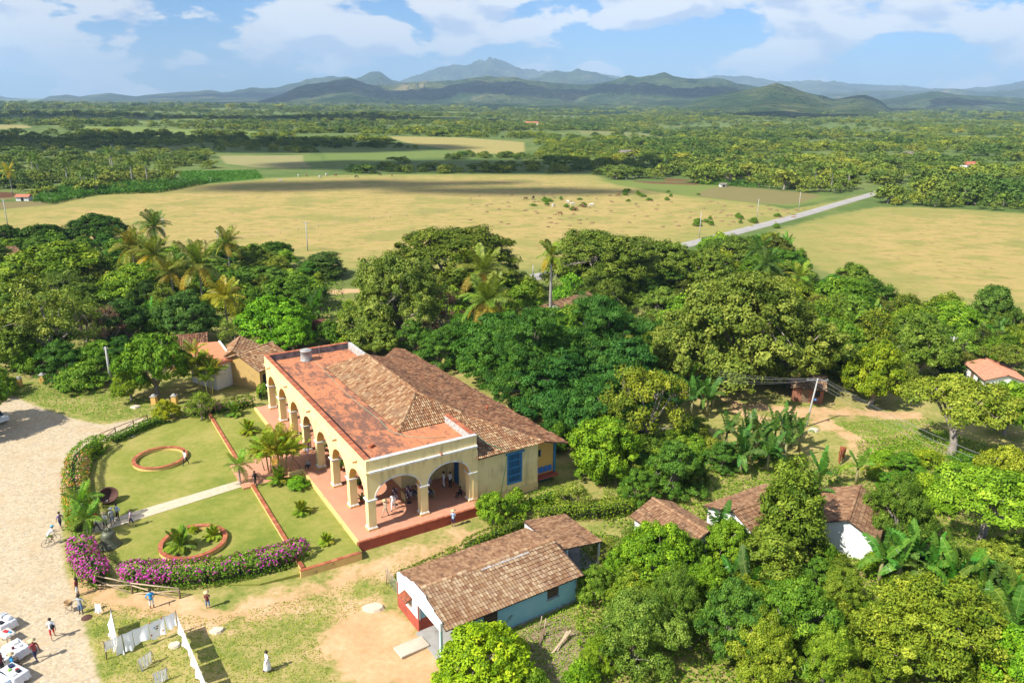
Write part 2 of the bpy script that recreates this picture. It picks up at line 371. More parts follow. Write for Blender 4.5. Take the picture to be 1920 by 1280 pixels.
fstripe = mixc(t, tmath(t, 'MULTIPLY', f5, .7), fcol, mixc(t, 1.0, fcol, (.55, .7, .5), 'MULTIPLY'))
col = mixc(t, tsmooth(t, tmath(t, 'ADD', fsd, tmath(t, 'MULTIPLY', jit, 1.0)), -1.0, 2.5), col, fstripe)
lit_c = ramp(t, [(.35, (.16, .11, .06)), (.55, (.30, .22, .14)), (.7, (.13, .15, .04))]); t.links.new(f1, lit_c.inputs[0])
jj = tmath(t, 'MULTIPLY', tmath(t, 'SUBTRACT', f2, .5), 6.5); jf = tmath(t, 'MULTIPLY', tmath(t, 'SUBTRACT', f1, .5), 1.6)
col = mixc(t, tsmooth(t, tmath(t, 'ADD', litt, jj), -.6, .9), col, lit_c.outputs[0])
di = ramp(t, [(.3, (.42, .24, .115)), (.55, (.52, .33, .175)), (.75, (.60, .43, .26))]); t.links.new(tmath(t, 'ADD', tmath(t, 'MULTIPLY', f2, .6), tmath(t, 'MULTIPLY', f1, .4)), di.inputs[0])
dmask = tsmooth(t, tmath(t, 'ADD', dirt, tmath(t, 'ADD', jj, jf)), -1.1, .7)
col = mixc(t, tmath(t, 'MULTIPLY', dmask, .93), col, di.outputs[0])
# cobbles: pale field stones set in sandy earth
vo = t.nodes.new('ShaderNodeTexVoronoi'); vo.feature = 'DISTANCE_TO_EDGE'; vo.inputs['Scale'].default_value = 5.6; g_ = t.nodes.new('ShaderNodeNewGeometry'); t.links.new(g_.outputs['Position'], vo.inputs['Vector'])
vc = t.nodes.new('ShaderNodeTexVoronoi'); vc.inputs['Scale'].default_value = 5.6; t.links.new(g_.outputs['Position'], vc.inputs['Vector'])
sv = t.nodes.new('ShaderNodeSeparateColor'); t.links.new(vc.outputs['Color'], sv.inputs[0])
stone = ramp(t, [(0, (.33, .27, .18)), (.35, (.43, .355, .24)), (.7, (.52, .43, .30)), (.9, (.46, .36, .23)), (1, (.36, .33, .28))]); t.links.new(sv.outputs[0], stone.inputs[0])
joint = tsmooth(t, vo.outputs['Distance'], .02, .09)
sand = ramp(t, [(.35, (.37, .275, .165)), (.65, (.46, .36, .225))]); t.links.new(f1, sand.inputs[0])
cobc = mixc(t, tmath(t, 'MULTIPLY', joint, tsmooth(t, f2, .30, .52)), sand.outputs[0], stone.outputs[0])
cobc = mixc(t, tmath(t, 'MULTIPLY', tsmooth(t, n_big.outputs['Fac'], .55, .72), .45), cobc, (.30, .30, .12))
cmask = tsmooth(t, tmath(t, 'ADD', cob, tmath(t, 'MULTIPLY', jf, .5)), -.35, .25)
col = mixc(t, cmask, col, cobc)
t.links.new(col, b.inputs['Base Color']); b.inputs['Roughness'].default_value = .95; b.inputs['Specular IOR Level'].default_value = .1
hb = tmath(t, 'ADD', f1, tmath(t, 'MULTIPLY', n_grain.outputs['Fac'], .35))
bump(t, b, hb, .55, .07)
me = fast_mesh('ground', np.stack([GX, GY, GZ], -1), Q, m_, smooth_=True)
for nm, arr in (('g1', g1), ('g2', g2)):
    a = me.attributes.new(nm, 'FLOAT_COLOR', 'POINT'); a.data.foreach_set('color', arr.astype(np.float32).ravel())
tag(link('ground', me), 'grassy yard, cobbled plaza and tan pasture of the valley floor', 'ground', kind='structure')

# ------------------------------------------------------------------ far hills and mountains
HOR = lambda x: 190.0 + (x-960)*math.tan(ROLL)
RIDGES = [  # distance (m), width of the front slope (m), roughness, profile in picture coordinates
    (15500, 5200, .30, [(-400, 186), (0, 179), (12, 182), (70, 187), (735, 165), (760, 152), (800, 143), (822, 133), (850, 132), (880, 128), (905, 121), (920, 116), (938, 124), (960, 130), (985, 134), (1010, 139), (1060, 140), (1110, 143), (1150, 149), (1230, 152), (1300, 156), (1340, 150), (1400, 152), (1450, 158), (1530, 157), (1600, 163), (1700, 168), (1800, 173), (1860, 170), (1920, 164), (2300, 170)]),
    (11000, 3600, .36, [(-400, 186), (40, 189), (75, 186), (92, 180), (125, 178), (150, 181), (170, 179), (207, 176), (255, 181), (290, 177), (330, 175), (395, 170), (420, 174), (470, 166), (520, 168), (560, 157), (600, 149), (640, 144), (665, 147), (690, 144), (712, 137), (735, 153), (800, 165), (960, 158), (1010, 149), (1040, 138), (1080, 136), (1110, 142), (1170, 158), (1300, 176), (1480, 180), (1560, 178), (1650, 172), (1720, 176), (1790, 172), (1850, 178), (1920, 172), (2300, 180)]),
    (6300, 3000, .42, [(-400, 194), (480, 190), (530, 178), (560, 166), (590, 160), (625, 156), (660, 150), (700, 161), (740, 160), (790, 155), (830, 152), (870, 150), (920, 146), (960, 150), (1010, 158), (1100, 163), (1170, 149), (1240, 145), (1290, 152), (1340, 152), (1385, 160), (1420, 168), (1500, 182), (1620, 192), (1700, 182), (1760, 176), (1830, 183), (1920, 188), (2300, 190)]),
    (4100, 2000, .42, [(-400, 200), (600, 198), (760, 196), (900, 190), (1000, 194), (1100, 190), (1180, 196), (1240, 204), (1270, 198), (1320, 184), (1370, 175), (1420, 167), (1450, 160), (1480, 165), (1520, 176), (1560, 186), (1600, 180), (1620, 179), (1650, 190), (1672, 204), (1740, 201), (1800, 206), (1860, 203), (1920, 205), (2300, 203)])]
haz = np.radians(np.arange(-44, 44.01, .11)); hr_ = np.concatenate([np.arange(1500, 8500, 62.), np.arange(8500, 17500, 135.), np.arange(17500, 24001, 1300.)])
HR, HA = np.meshgrid(hr_, haz, indexing='ij'); HXg = HR*np.sin(HA); HYg = HR*np.cos(HA)
# picture column of each azimuth at the horizon
pxa = np.linspace(-500, 2400, 800); aza = []
for x in pxa:
    d = raydir(x, HOR(x)); aza.append(atan2(d[0], d[1]))
PXH = np.interp(HA, aza, pxa)
HZ = np.full(HR.shape, -40.0)
for k, (D, Wd, rough, prof) in enumerate(RIDGES):
    px_, py_ = zip(*prof); e = (HOR(np.array(px_)) - np.array(py_))
    crest = HCAM + np.interp(PXH, px_, e)*(D/FPX)*1.06
    wob = fbm(HXg/1900+k*7, HYg/1900+3*k, 3)*Wd*.32
    u_ = (HR-D+wob)/Wd
    prof_r = np.where(u_ < 0, np.clip(1+u_, 0, 1)**1.25, np.clip(1-u_*1.2, 0, 1))
    rid = 1-np.abs(fbm(HXg/900+11*k, HYg/900, 5))*3.2
    rid2 = 1-np.abs(fbm(HXg/380+5*k, HYg/380+9, 3))*2.4
    z = crest*prof_r*(1 - rough*2.1*(1-rid)*(.10+.90*(1-prof_r**4)) - rough*.62*(1-rid2)*(.35+.5*prof_r*(1.3-prof_r))) - 40*(1-smooth(0, .12, prof_r))
    z = np.maximum(z, -40); HZ = np.maximum(HZ, z)
nz, na2 = HR.shape; i = np.arange(nz-1)[:, None]*na2; j = np.arange(na2-1)[None, :]
Q = np.stack([i+j, i+j+1, i+na2+j+1, i+na2+j], -1).reshape(-1, 4)
m_, t, b = newmat('hillside')
n1 = tnoise(t, .0016, 6, .62, 'World', .5); n2 = tnoise(t, .012, 5, .7, 'World'); n3 = tnoise(t, .05, 3, .7, 'World')
mixn = tmath(t, 'ADD', tmath(t, 'MULTIPLY', n1.outputs['Fac'], .62), tmath(t, 'MULTIPLY', n2.outputs['Fac'], .38))
rp = ramp(t, [(.38, (.016, .034, .014)), (.49, (.036, .062, .022)), (.58, (.09, .105, .038)), (.68, (.27, .21, .10))]); t.links.new(mixn, rp.inputs[0])
t.links.new(rp.outputs[0], b.inputs['Base Color']); b.inputs['Roughness'].default_value = 1; b.inputs['Specular IOR Level'].default_value = 0
n5 = tnoise(t, .0042, 5, .6, 'World', .6)
rdg = tmath(t, 'ABSOLUTE', tmath(t, 'SUBTRACT', n5.outputs['Fac'], .5))
bump(t, b, tmath(t, 'SUBTRACT', tmath(t, 'MULTIPLY', n2.outputs['Fac'], .35), tmath(t, 'MULTIPLY', rdg, 2.2)), 1.0, 75)
me = fast_mesh('hills', np.stack([HXg.ravel(), HYg.ravel(), HZ.ravel()], -1), Q, m_, smooth_=True)
tag(link('hills', me), 'blue green mountain range rising behind the valley', 'hills', kind='structure')

# ------------------------------------------------------------------ country road
def strip(name, pts, w, z, mat, label, cat, kind='structure', steps=6, crown=0.0):
    P = []
    for a, b_ in zip(pts[:-1], pts[1:]):
        for k in range(steps): P.append(a.lerp(b_, k/steps))
    P.append(pts[-1]); V = []; F = []
    for k in range(3):          # smooth the corners
        P = [P[0]] + [(P[q-1]+P[q]*2+P[q+1])/4 for q in range(1, len(P)-1)] + [P[-1]]
    for q, p in enumerate(P):
        d = (P[min(q+1, len(P)-1)]-P[max(q-1, 0)]); d.z = 0; d.normalize(); s_ = Vector((d.y, -d.x, 0))
        for u, zz in ((-.5, -.06), (-.46, 0), (0, crown), (.46, 0), (.5, -.06)):
            p2 = p+s_*w*u; V.append((p2.x, p2.y, gz(p2.x, p2.y)+z+zz))
    for q in range(len(P)-1):
        for k in range(4): F.append((q*5+k, q*5+k+1, q*5+6+k, q*5+5+k))
    me = fast_mesh(name, V, F, mat, smooth_=True); return tag(link(name, me), label, cat, kind=kind)
strip('road', ROAD, 4.8, .09, M('road_asphalt', (.27, .25, .225), (.34, .32, .29), .3, .95, .15, 5, coord='World', spots=(.27, .26, .25), spot_scale=.12), 'pale worn asphalt country road crossing the pasture', 'road', crown=.05)
def wire(name, pts, r, mat, label=None, cat=None, group=None, sides=4, parent=None):
    mb = MB(); mb.tube(pts, r, sides); o = mb.build(name, mat, parent)
    return tag(o, label, cat, group)

# clouds whose shadows lie over the left woods and the hills (they stand above the frame)
cm, t, b = newmat('cloud_white'); b.inputs['Base Color'].default_value = (.9, .9, .92, 1); b.inputs['Roughness'].default_value = 1
def cloud(sx, sy, rx, ry, h, seed, ang=0.0):
    off = h/math.tan(SUN_EL); cx = sx - sin(SHADOW_AZ)*off; cy = sy - cos(SHADOW_AZ)*off
    bm = bmesh.new(); bmesh.ops.create_icosphere(bm, subdivisions=5, radius=1); C = np.array([tuple(v.co) for v in bm.verts])
    s_ = 1 + .75*fbm(C[:, 0]*1.6+seed, C[:, 1]*1.6+C[:, 2]*2.3, 4) + .22*fbm(C[:, 0]*5+seed, C[:, 1]*5-C[:, 2]*3, 3)
    qx = C[:, 0]*rx*s_; qy = C[:, 1]*ry*s_; qz = C[:, 2]*min(rx, ry)*.35*s_*np.where(C[:, 2] > 0, 1, .35)
    for v, x, y, z in zip(bm.verts, qx, qy, qz): v.co = (cx+x*cos(ang)-y*sin(ang), cy+x*sin(ang)+y*cos(ang), h+z)
    me = bpy.data.meshes.new('cloud'); bm.to_mesh(me); bm.free(); me.materials.append(cm)
    for p in me.polygons: p.use_smooth = True
    tag(link('cloud', me), 'white cumulus cloud drifting high above the valley', 'cloud', kind='stuff')
# ------------------------------------------------------------------ shared surfaces
WALLY = M('cream_plaster', (.82, .67, .335), (.76, .60, .27), 1.1, .9, .12, 5, spots=(.55, .45, .27), spot_scale=.7, thr=.63, streak=(.46, .36, .19))
WALLW = M('white_plaster', (.80, .79, .76), (.68, .67, .63), 2.0, .9, .12, 5, spots=(.42, .40, .36), spot_scale=1.1, thr=.64, streak=(.36, .34, .30))
OCHRE = M('ochre_plaster', (.72, .44, .13), (.64, .38, .11), 1.3, .9, .1, 5)
REDW = M('red_oxide_paint', (.42, .095, .055), (.33, .07, .045), 1.6, .85, .1, 5, spots=(.25, .06, .04), spot_scale=.9)
GREYW = M('mouldy_plaster', (.30, .29, .28), (.055, .055, .06), 1.4, .95, .2, 6)
BLUEP = M('blue_paint', (.035, .17, .36), (.05, .22, .42), 3, .6, .05)
BLUED = M('deep_blue_paint', (.02, .09, .20), (.03, .12, .26), 3, .6, .05)
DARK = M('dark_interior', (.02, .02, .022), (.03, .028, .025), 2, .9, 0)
WOODD = M('weathered_wood', (.22, .15, .09), (.12, .08, .05), 4, .85, .2, 5)
WOODL = M('pale_pole_wood', (.46, .36, .24), (.36, .27, .17), 5, .85, .2, 5)
CONC = M('concrete', (.38, .36, .33), (.27, .26, .24), 1.2, .95, .15, 6, spots=(.18, .17, .16), spot_scale=1.3)
METAL = M('galvanised_steel', (.45, .46, .47), (.33, .34, .36), 5, .45, .05, metal=.6)
TERRA = [(0, (.15, .07, .035)), (.2, (.25, .115, .052)), (.45, (.33, .165, .078)), (.65, (.39, .235, .12)), (.85, (.49, .345, .195)), (1, (.19, .09, .042))]
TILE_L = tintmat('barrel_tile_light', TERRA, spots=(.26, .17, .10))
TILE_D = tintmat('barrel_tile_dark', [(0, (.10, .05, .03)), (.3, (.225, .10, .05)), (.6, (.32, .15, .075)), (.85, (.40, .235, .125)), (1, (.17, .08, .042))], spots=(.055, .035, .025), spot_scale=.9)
TILE_F = tintmat('flat_tile_light', [(0, (.21, .105, .055)), (.25, (.29, .165, .085)), (.5, (.36, .235, .13)), (.75, (.46, .34, .21)), (1, (.24, .135, .072))], spots=(.25, .15, .09), spot_scale=.8)
TILE_FD = tintmat('flat_tile_brown', [(0, (.19, .095, .05)), (.4, (.30, .165, .085)), (.75, (.38, .235, .13)), (1, (.24, .125, .068))], spots=(.10, .055, .035), spot_scale=.9)
UNDER = M('roof_bedding', (.10, .06, .04), (.06, .04, .03), 3, .95, .1)
BRICKT = tintmat('red_coping_brick', [(0, (.33, .09, .045)), (.5, (.42, .13, .06)), (1, (.48, .18, .09))], spots=(.16, .07, .045), spot_scale=2.0)
m_, t, b = newmat('brick_paving')
tcn = t.nodes.new('ShaderNodeTexCoord'); bt = t.nodes.new('ShaderNodeTexBrick'); t.links.new(tcn.outputs['Object'], bt.inputs['Vector'])
bt.inputs['Scale'].default_value = 1.0; bt.inputs['Brick Width'].default_value = .36; bt.inputs['Row Height'].default_value = .18; bt.inputs['Mortar Size'].default_value = .018
bt.inputs['Color1'].default_value = (.44, .155, .075, 1); bt.inputs['Color2'].default_value = (.53, .22, .115, 1); bt.inputs['Mortar'].default_value = (.52, .36, .25, 1)
n_ = tnoise(t, .9, 5, .6); t.links.new(mixc(t, tsmooth(t, n_.outputs['Fac'], .5, .75), bt.outputs['Color'], (.44, .25, .16)), b.inputs['Base Color']); b.inputs['Roughness'].default_value = .8
bump(t, b, bt.outputs['Fac'], -.3, .01); PAVING = m_
# the old brick-tiled flat roof, mottled with black lichen
m_, t, b = newmat('flat_roof_brick')
n1 = tnoise(t, 1.3, 6, .7, dist=.6, stretch=(1.0, .5, 1)); n2 = tnoise(t, 3.2, 5, .7); n3 = tnoise(t, .12, 3, .5)
base = ramp(t, [(.3, (.40, .125, .052)), (.55, (.49, .185, .078)), (.8, (.46, .27, .14))]); t.links.new(n2.outputs['Fac'], base.inputs[0])
k_ = tmath(t, 'ADD', tmath(t, 'MULTIPLY', n1.outputs['Fac'], .62), tmath(t, 'MULTIPLY', n2.outputs['Fac'], .38))
k_ = tmath(t, 'ADD', k_, tmath(t, 'MULTIPLY', tmath(t, 'SUBTRACT', n3.outputs['Fac'], .5), .35))
col = mixc(t, tmath(t, 'MULTIPLY', tsmooth(t, k_, .465, .57), .85), base.outputs[0], (.10, .055, .04))
t.links.new(col, b.inputs['Base Color']); b.inputs['Roughness'].default_value = .9; bump(t, b, n2.outputs['Fac'], .3, .03); FLATROOF = m_

# ------------------------------------------------------------------ tiled roof builder
def tile_slope(poly, width, length, style, rng, jitter=1.0, lift=.02):
    """poly: planar 3D polygon (first edge horizontal eave or not); returns verts, quads, tints, frames"""
    P = [Vector(p) for p in poly]; nrm = Vector((0, 0, 0))
    for a, b_ in zip(P, P[1:]+P[:1]): nrm += a.cross(b_)
    nrm.normalize()
    if nrm.z < 0: nrm = -nrm
    dn = Vector((nrm.x, nrm.y, 0)); dn = (dn - nrm*dn.dot(nrm)).normalized()       # down the slope
    ux = nrm.cross(dn).normalized(); o = P[0]
    uv = np.array([((p-o).dot(ux), (p-o).dot(dn)) for p in P])
    u0, v0 = uv.min(0); u1, v1 = uv.max(0)
    us = np.arange(u0+width/2, u1, width); vs = np.arange(v1-length*.5, v0-length*.2, -length)
    U, Vv = np.meshgrid(us, vs); U = U.ravel(); Vv = Vv.ravel()
    ok = poly_sd(U, Vv, uv) > -min(width, length)*.28; U = U[ok]; Vv = Vv[ok]; n = len(U)
    if style == 'barrel':
        a = np.array([0, .33, .67, 1.0])*pi; cu = -np.cos(a)*width*.43; cw = np.sin(a)*width*.36
    else:
        cu = np.array([-.5, -.44, -.30, -.2, 0.0, .2, .30, .44, .5])*width*.97; cw = np.array([.0, .035, .035, .0, .0, .0, .035, .035, .0])*.9
        cu = np.array([-.5, -.25, 0, .25, .5])*width*.97; cw = np.array([.0, .03, .0, .03, 0])
    k = len(cu); V = np.zeros((n, 2, k, 3)); jt = rng.normal(0, 1, (n, 4))*jitter
    oN = np.array(o); uxn = np.array(ux); dnn = np.array(dn); nn = np.array(nrm)
    for e, (sgn, lf, taper) in enumerate(((-.5, lift*.2, .86), (.56, lift+.035, 1.0))):
        uu_ = U[:, None] + cu[None]*taper + jt[:, :1]*.008 + sgn*jt[:, 1:2]*.01
        vv_ = (Vv + sgn*length + jt[:, 2]*.012)[:, None]*np.ones(k)
        ww_ = cw[None]*taper + lf + jt[:, 3:4]*.008 + (.05*fbm(U/2.6+3, Vv/2.6, 2))[:, None]
        V[:, e] = oN + uu_[..., None]*uxn + vv_[..., None]*dnn + ww_[..., None]*nn
    b0 = np.arange(n)[:, None]*(2*k); j = np.arange(k-1)[None]
    Qd = np.stack([b0+j, b0+j+1, b0+k+j+1, b0+k+j], -1).reshape(-1, 4)
    # lower lip thickness
    tint = np.repeat(rng.uniform(0, 1, n), k-1)
    return V.reshape(-1, 3), Qd, tint, (U, Vv, oN, uxn, dnn, nn)
def ridge_tiles(a, b_, rng, r=.15, step=.4):
    a = Vector(a); b_ = Vector(b_); d = b_-a; L = d.length; d.normalize(); s_ = d.cross(Vector((0, 0, 1))).normalized(); up = s_.cross(d)
    n = max(1, int(L/step)); V = []; F = []; T = []
    for i in range(n):
        c0 = a+d*(i*L/n); c1 = a+d*((i+1)*L/n+.05)
        for c, rr_, lf in ((c0, r*.88, 0), (c1, r, .02)):
            for q in range(5): an = pi*q/4; V.append(tuple(c - s_*cos(an)*rr_ + up*(sin(an)*rr_*.9+lf)))
        for q in range(4): F.append((i*10+q, i*10+q+1, i*10+6+q, i*10+5+q))
        T += [rng.uniform()]*4
    return np.array(V), np.array(F), np.array(T)
def join(parts):
    V = []; F = []; T = []; o = 0
    for v, f, t_ in parts: V.append(v); F.append(f+o); T.append(t_); o += len(v)
    return np.concatenate(V), np.concatenate(F), np.concatenate(T)
def roof_slab(mb, poly, th=.09, m=0):
    P = [Vector(p) for p in poly]; nrm = Vector((0, 0, 0))
    for a, b_ in zip(P, P[1:]+P[:1]): nrm += a.cross(b_)
    if nrm.z < 0: P.reverse()
    n = len(P); mb.mesh_(P+[p-Vector((0, 0, th)) for p in P], [tuple(range(n)), tuple(range(2*n-1, n-1, -1))]+[(i, i+n, (i+1) % n+n, (i+1) % n) for i in range(n)], m)

# ------------------------------------------------------------------ the hacienda (local X across the gallery, Y along the facade)
hac = thing('hacienda', 'long cream arcaded hacienda with brick flat roof and hipped barrel tile roof', 'house', HO, PHI)
SP, HC, HP, LY = 4.667, 5.59, 6.77, 33.35
mb = MB(); mb.box(-1.3, 11.0, -1.05, 34.0, -1.1, -.03, 0); mb.build('terrace_base', REDW, hac)
mb = MB(); mb.box(-1.41, 11.05, -1.17, 34.1, -.029, 0.0, 0); mb.build('terrace_floor', PAVING, hac)
mb = MB(); mb.box(-1.52, -1.30, -1.0, 14.55, -.42, .012); mb.box(-1.52, -1.30, 20.1, 34.15, -.42, .012); mb.build('terrace_edging', M('yellow_edging', (.72, .52, .20), (.66, .45, .16), 2, .9, .1, spots=(.4, .2, .1)), hac)
mb = MB(); mb.box(-1.40, 11.04, -1.215, -1.06, -1.0, -.06); mb.build('terrace_wall', REDW, hac)
k = 0   # row of coping bricks along the near edge of the terrace (each about .25 m)
cope = MB(); cope.box(0, .235, -.13, .13, -.03, .022, bev=.008); cope_me = cope.mesh('coping_brick', BRICKT)
for i in range(48): link('coping_brick', cope_me, hac, (-1.40+i*.252, -1.12, .012 + rnd.uniform(-.004, .004)), (0, 0, rnd.uniform(-.01, .01)))
# piers
def pier_mesh():
    s_ = MB(); s_.box(-.36, .36, -.36, .36, .28, 2.82); return s_.mesh('pier', [WALLY])
pm = pier_mesh()
pb = MB(); pb.box(-.46, .46, -.46, .46, 0, .17); pbm = pb.mesh('pier_plinth', OCHRE)
pb = MB(); pb.box(-.44, .44, -.44, .44, .17, .30, taper=.05); pbw = pb.mesh('pier_base', WALLW)
pb = MB(); pb.box(-.40, .40, -.40, .40, 2.82, 2.90); pb.box(-.47, .47, -.47, .47, 2.90, 3.02, taper=-.02); pcm = pb.mesh('pier_capital', WALLW)
def pier(x, y):
    p = link('pier', pm, hac, (x, y, 0)); link('plinth', pbm, p); link('base_moulding', pbw, p); link('capital', pcm, p)
for i in range(8): pier(.46, .46+i*SP*(LY-.92)/(SP*7-.0) if i else .46)
pier(5.53, .46); pier(10.55, .46); 
# arcade walls
def arcade(name, xs, w0, w1, spring, rise, top, flip, endpad):
    """wall along +X (xs = pier centres), thickness between y=w0 and y=w1; flip swaps X and Y"""
    s_ = MB(); N = 18; half = .36
    def put(x, y, z): return (y, x, z) if flip else (x, y, z)
    def seg(x0, x1, z0a, z0b):     # one vertical slice of wall from z0 to top
        pass
    for a, b_ in zip(xs[:-1], xs[1:]):
        c = (a+b_)/2; r_ = (b_-a)/2-half
        arc = [(c-r_*cos(pi*q/N), spring+rise*sin(pi*q/N)) for q in range(N+1)]
        for y, rev in ((w0, False), (w1, True)):
            for (xa, za), (xb, zb) in zip(arc[:-1], arc[1:]):
                f = [put(xa, y, za), put(xb, y, zb), put(xb, y, top), put(xa, y, top)]
                s_.face(f[::-1] if rev != flip else f, 0)
        for (xa, za), (xb, zb) in zip(arc[:-1], arc[1:]):
            f = [put(xa, w0, za), put(xa, w1, za), put(xb, w1, zb), put(xb, w0, zb)]; s_.face(f[::-1] if flip else f, 1)
    for i_, c in enumerate(xs):
        x0 = c-half if i_ else c-half-endpad[0]; x1 = c+half if i_ < len(xs)-1 else c+half+endpad[1]
        if flip: s_.box(w0, w1, x0, x1, spring, top)
        else: s_.box(x0, x1, w0, w1, spring, top)
    return s_.build(name, [WALLY, OCHRE], hac)
ys = [.46+i*(LY-.92)/7 for i in range(8)]
arcade('facade_arcade', ys, .10, .80, 3.02, 1.78, HC, True, (0, 0))
arcade('side_arcade', [.46, 5.53, 10.55], .095, .795, 3.02, 1.66, HC-.004, False, (-.34, .14))
# white archivolt on the side arches
for a, b_ in ((.46, 5.53), (5.53, 10.55)):
    s_ = MB(); c = (a+b_)/2; r_ = (b_-a)/2-.36; pts = [(c-r_*1.02*cos(pi*q/22), .075, 3.02+1.69*sin(pi*q/22)) for q in range(23)]
    for p, q in zip(pts[:-1], pts[1:]): s_.beam(p, q, .06, .09)
    s_.build('archivolt', WALLW, hac)
# cornice, parapets and copings
s_ = MB(); s_.box(-.06, .3, -.06, LY+.05, HC, HC+.13); s_.build('facade_cornice', WALLY, hac)
s_ = MB(); s_.box(.302, 11.0, -.10, .3, HC, HC+.16); s_.build('side_cornice', WALLW, hac)
s_ = MB(); s_.box(.08, .52, .10, LY, HC+.13, HP); s_.build('facade_parapet', WALLY, hac)
s_ = MB(); s_.box(.522, 11.0, .095, .5, HC+.16, 6.72); s_.build('side_parapet', WALLY, hac)
s_ = MB(); s_.box(.522, 11.0, LY-.45, LY-.003, 5.5, HP-.003); s_.build('far_parapet', GREYW, hac)
STRK = M('streaked_plaster', (.62, .59, .54), (.20, .19, .18), 3.5, .95, .1, 5)
s_ = MB(); s_.box(10.55, 10.98, .502, 5.75, 5.95, 6.76); s_.build('rear_parapet', STRK, hac); s_ = MB(); s_.box(10.55, 10.98, 27.3, LY-.46, 5.95, 6.80); s_.build('rear_parapet', STRK, hac)
cop = MB(); cop.box(0, .33, -.26, .26, 0, .05, bev=.012); copm = cop.mesh('coping_tile', BRICKT)
for i in range(101): link('coping_tile', copm, hac, (.30, .42+i*.3265, HP+.001), (0, 0, pi/2+rnd.uniform(-.01, .01)))
for i in range(30): link('coping_tile', copm, hac, (.60+i*.333, LY-.22, HP+.003), (0, 0, rnd.uniform(-.01, .01)))
for i in range(17): link('coping_tile', copm, hac, (10.765, .53+i*.31, 6.77), (0, 0, pi/2))
s_ = MB(); s_.box(.55, 11.02, .06, .54, 6.72, 6.755); s_.build('side_coping', M('grey_mortar', (.50, .49, .47), (.38, .37, .35), 3, .9, .1), hac)
s_ = MB(); s_.box(.523, 10.549, .503, LY-.452, 5.75, 6.0); s_.build('flat_roof', FLATROOF, hac)
s_ = MB(); s_.box(.80, 10.5, .80, 5.75, 5.42, 5.52); s_.box(.80, 5.6, 5.75, LY-.5, 5.42, 5.52); s_.build('gallery_ceiling', M('ceiling_boards', (.30, .2, .11), (.22, .14, .08), 2), hac)
spout = MB(); spout.tube([(0, 0, 0), (-.38, 0, -.05)], [.075, .085], 8); spm = spout.mesh('rain_spout', BRICKT)
for y in (2.3, 7.6, 15.6, 23.8, 30.9): link('rain_spout', spm, hac, (.06, y, HC+.30))
link('rain_spout', spm, hac, (7.2, .08, HC+.28), (0, 0, pi/2))
# walls of the house behind the gallery
s_ = MB(); s_.box(5.7, 6.1, 5.8, 27.2, 0, 5.9); s_.box(6.102, 10.7, 5.8, 6.2, 0, 5.9); s_.box(6.102, 10.7, 26.8, 27.2, 0, 5.9); s_.build('front_wall', WALLY, hac)
s_ = MB(); s_.box(10.702, 11.0, .81, 3.2, 0, 5.8); s_.box(10.702, 11.0, 4.5, 5.798, 0, 5.8); s_.box(10.702, 11.0, 3.2, 4.5, 3.0, 5.8); s_.build('gallery_end_wall', WALLY, hac); s_ = MB(); s_.box(10.702, 11.0, 27.21, 33.3, 0, 5.8); s_.build('gallery_end_wall', WALLY, hac)
s_ = MB(); s_.box(10.85, 10.93, 3.22, 4.48, 0, 2.98); s_.build('gallery_door', BLUED, hac)
for x0, x1, z0, z1, nm in ((7.4, 8.6, .9, 3.3, 'window'),):
    s_ = MB(); s_.box(x0, x1, 5.74, 5.798, z0, z1); w = s_.build('shutter', BLUED, hac)
for y0 in (9.0, 12.6, 16.2, 19.8, 23.4):
    s_ = MB(); s_.box(5.62, 5.698, y0, y0+1.4, .02, 3.1); dr = s_.build('gallery_shutter_door', BLUED, hac)
    s_ = MB(); s_.box(5.60, 5.69, y0-.12, y0-.003, .02, 3.24); s_.box(5.60, 5.69, y0+1.403, y0+1.52, .02, 3.24); s_.box(5.60, 5.69, y0-.003, y0+1.403, 3.103, 3.24); s_.build('door_frame', WALLW, dr)
# side wall with plinth and big grilled window
s_ = MB(); s_.box(11.003, 14.6, .3, .75, -1.2, 4.16); s_.box(16.1, 18.1, .3, .75, -1.2, 4.16); s_.box(14.6, 16.1, .3, .75, -1.2, .55); s_.box(14.6, 16.1, .3, .75, 3.7, 4.16)
s_.box(17.6, 18.1, .752, 33.0, -1.2, 4.1); s_.box(11.003, 17.6, 32.5, 33.0, -1.2, 4.1); s_.build('side_wall', WALLY, hac)
s_ = MB(); s_.box(11.003, 18.14, .24, .298, -1.2, -.12, taper=0.0); s_.build('wall_plinth', M('tan_plaster', (.62, .50, .28), (.54, .42, .23), 1.5, .9, .1, spots=(.36, .28, .17)), hac)
s_ = MB(); s_.box(10.56, 11.08, .03, .092, 0, HC-.35); s_.build('corner_pilaster', WALLY, hac)
s_ = MB(); s_.box(11.02, 18.2, .18, .32, 4.165, 4.26); s_.build('eave_moulding', WALLW, hac)
win = link('grilled_window', (lambda q: (q.box(14.62, 16.08, .62, .66, .57, 3.68), q.mesh('grilled_window', DARK))[1])(MB()), hac)
s_ = MB(); s_.box(14.5, 14.64, .22, .30, .5, 3.7); s_.box(16.06, 16.2, .22, .30, .5, 3.7); s_.box(14.64, 16.06, .22, .30, .5, .62); s_.build('window_frame', BLUEP, win)
s_ = MB(); s_.box(14.3, 16.4, .12, .34, 3.72, 3.9); s_.build('window_lintel', BLUEP, win)
bar = MB(); bar.box(-.025, .025, .235, .285, .62, 3.72); barm = bar.mesh('window_bar', BLUEP)
for i in range(10): link('window_bar', barm, win, (14.72+i*.14, 0, 0))
rail = MB(); rail.box(14.64, 16.06, .225, .30, 0, .11); rlm = rail.mesh('window_rail', BLUEP)
for z in (.62, 1.35, 2.15, 2.95): link('window_rail', rlm, win, (0, -.003, z))
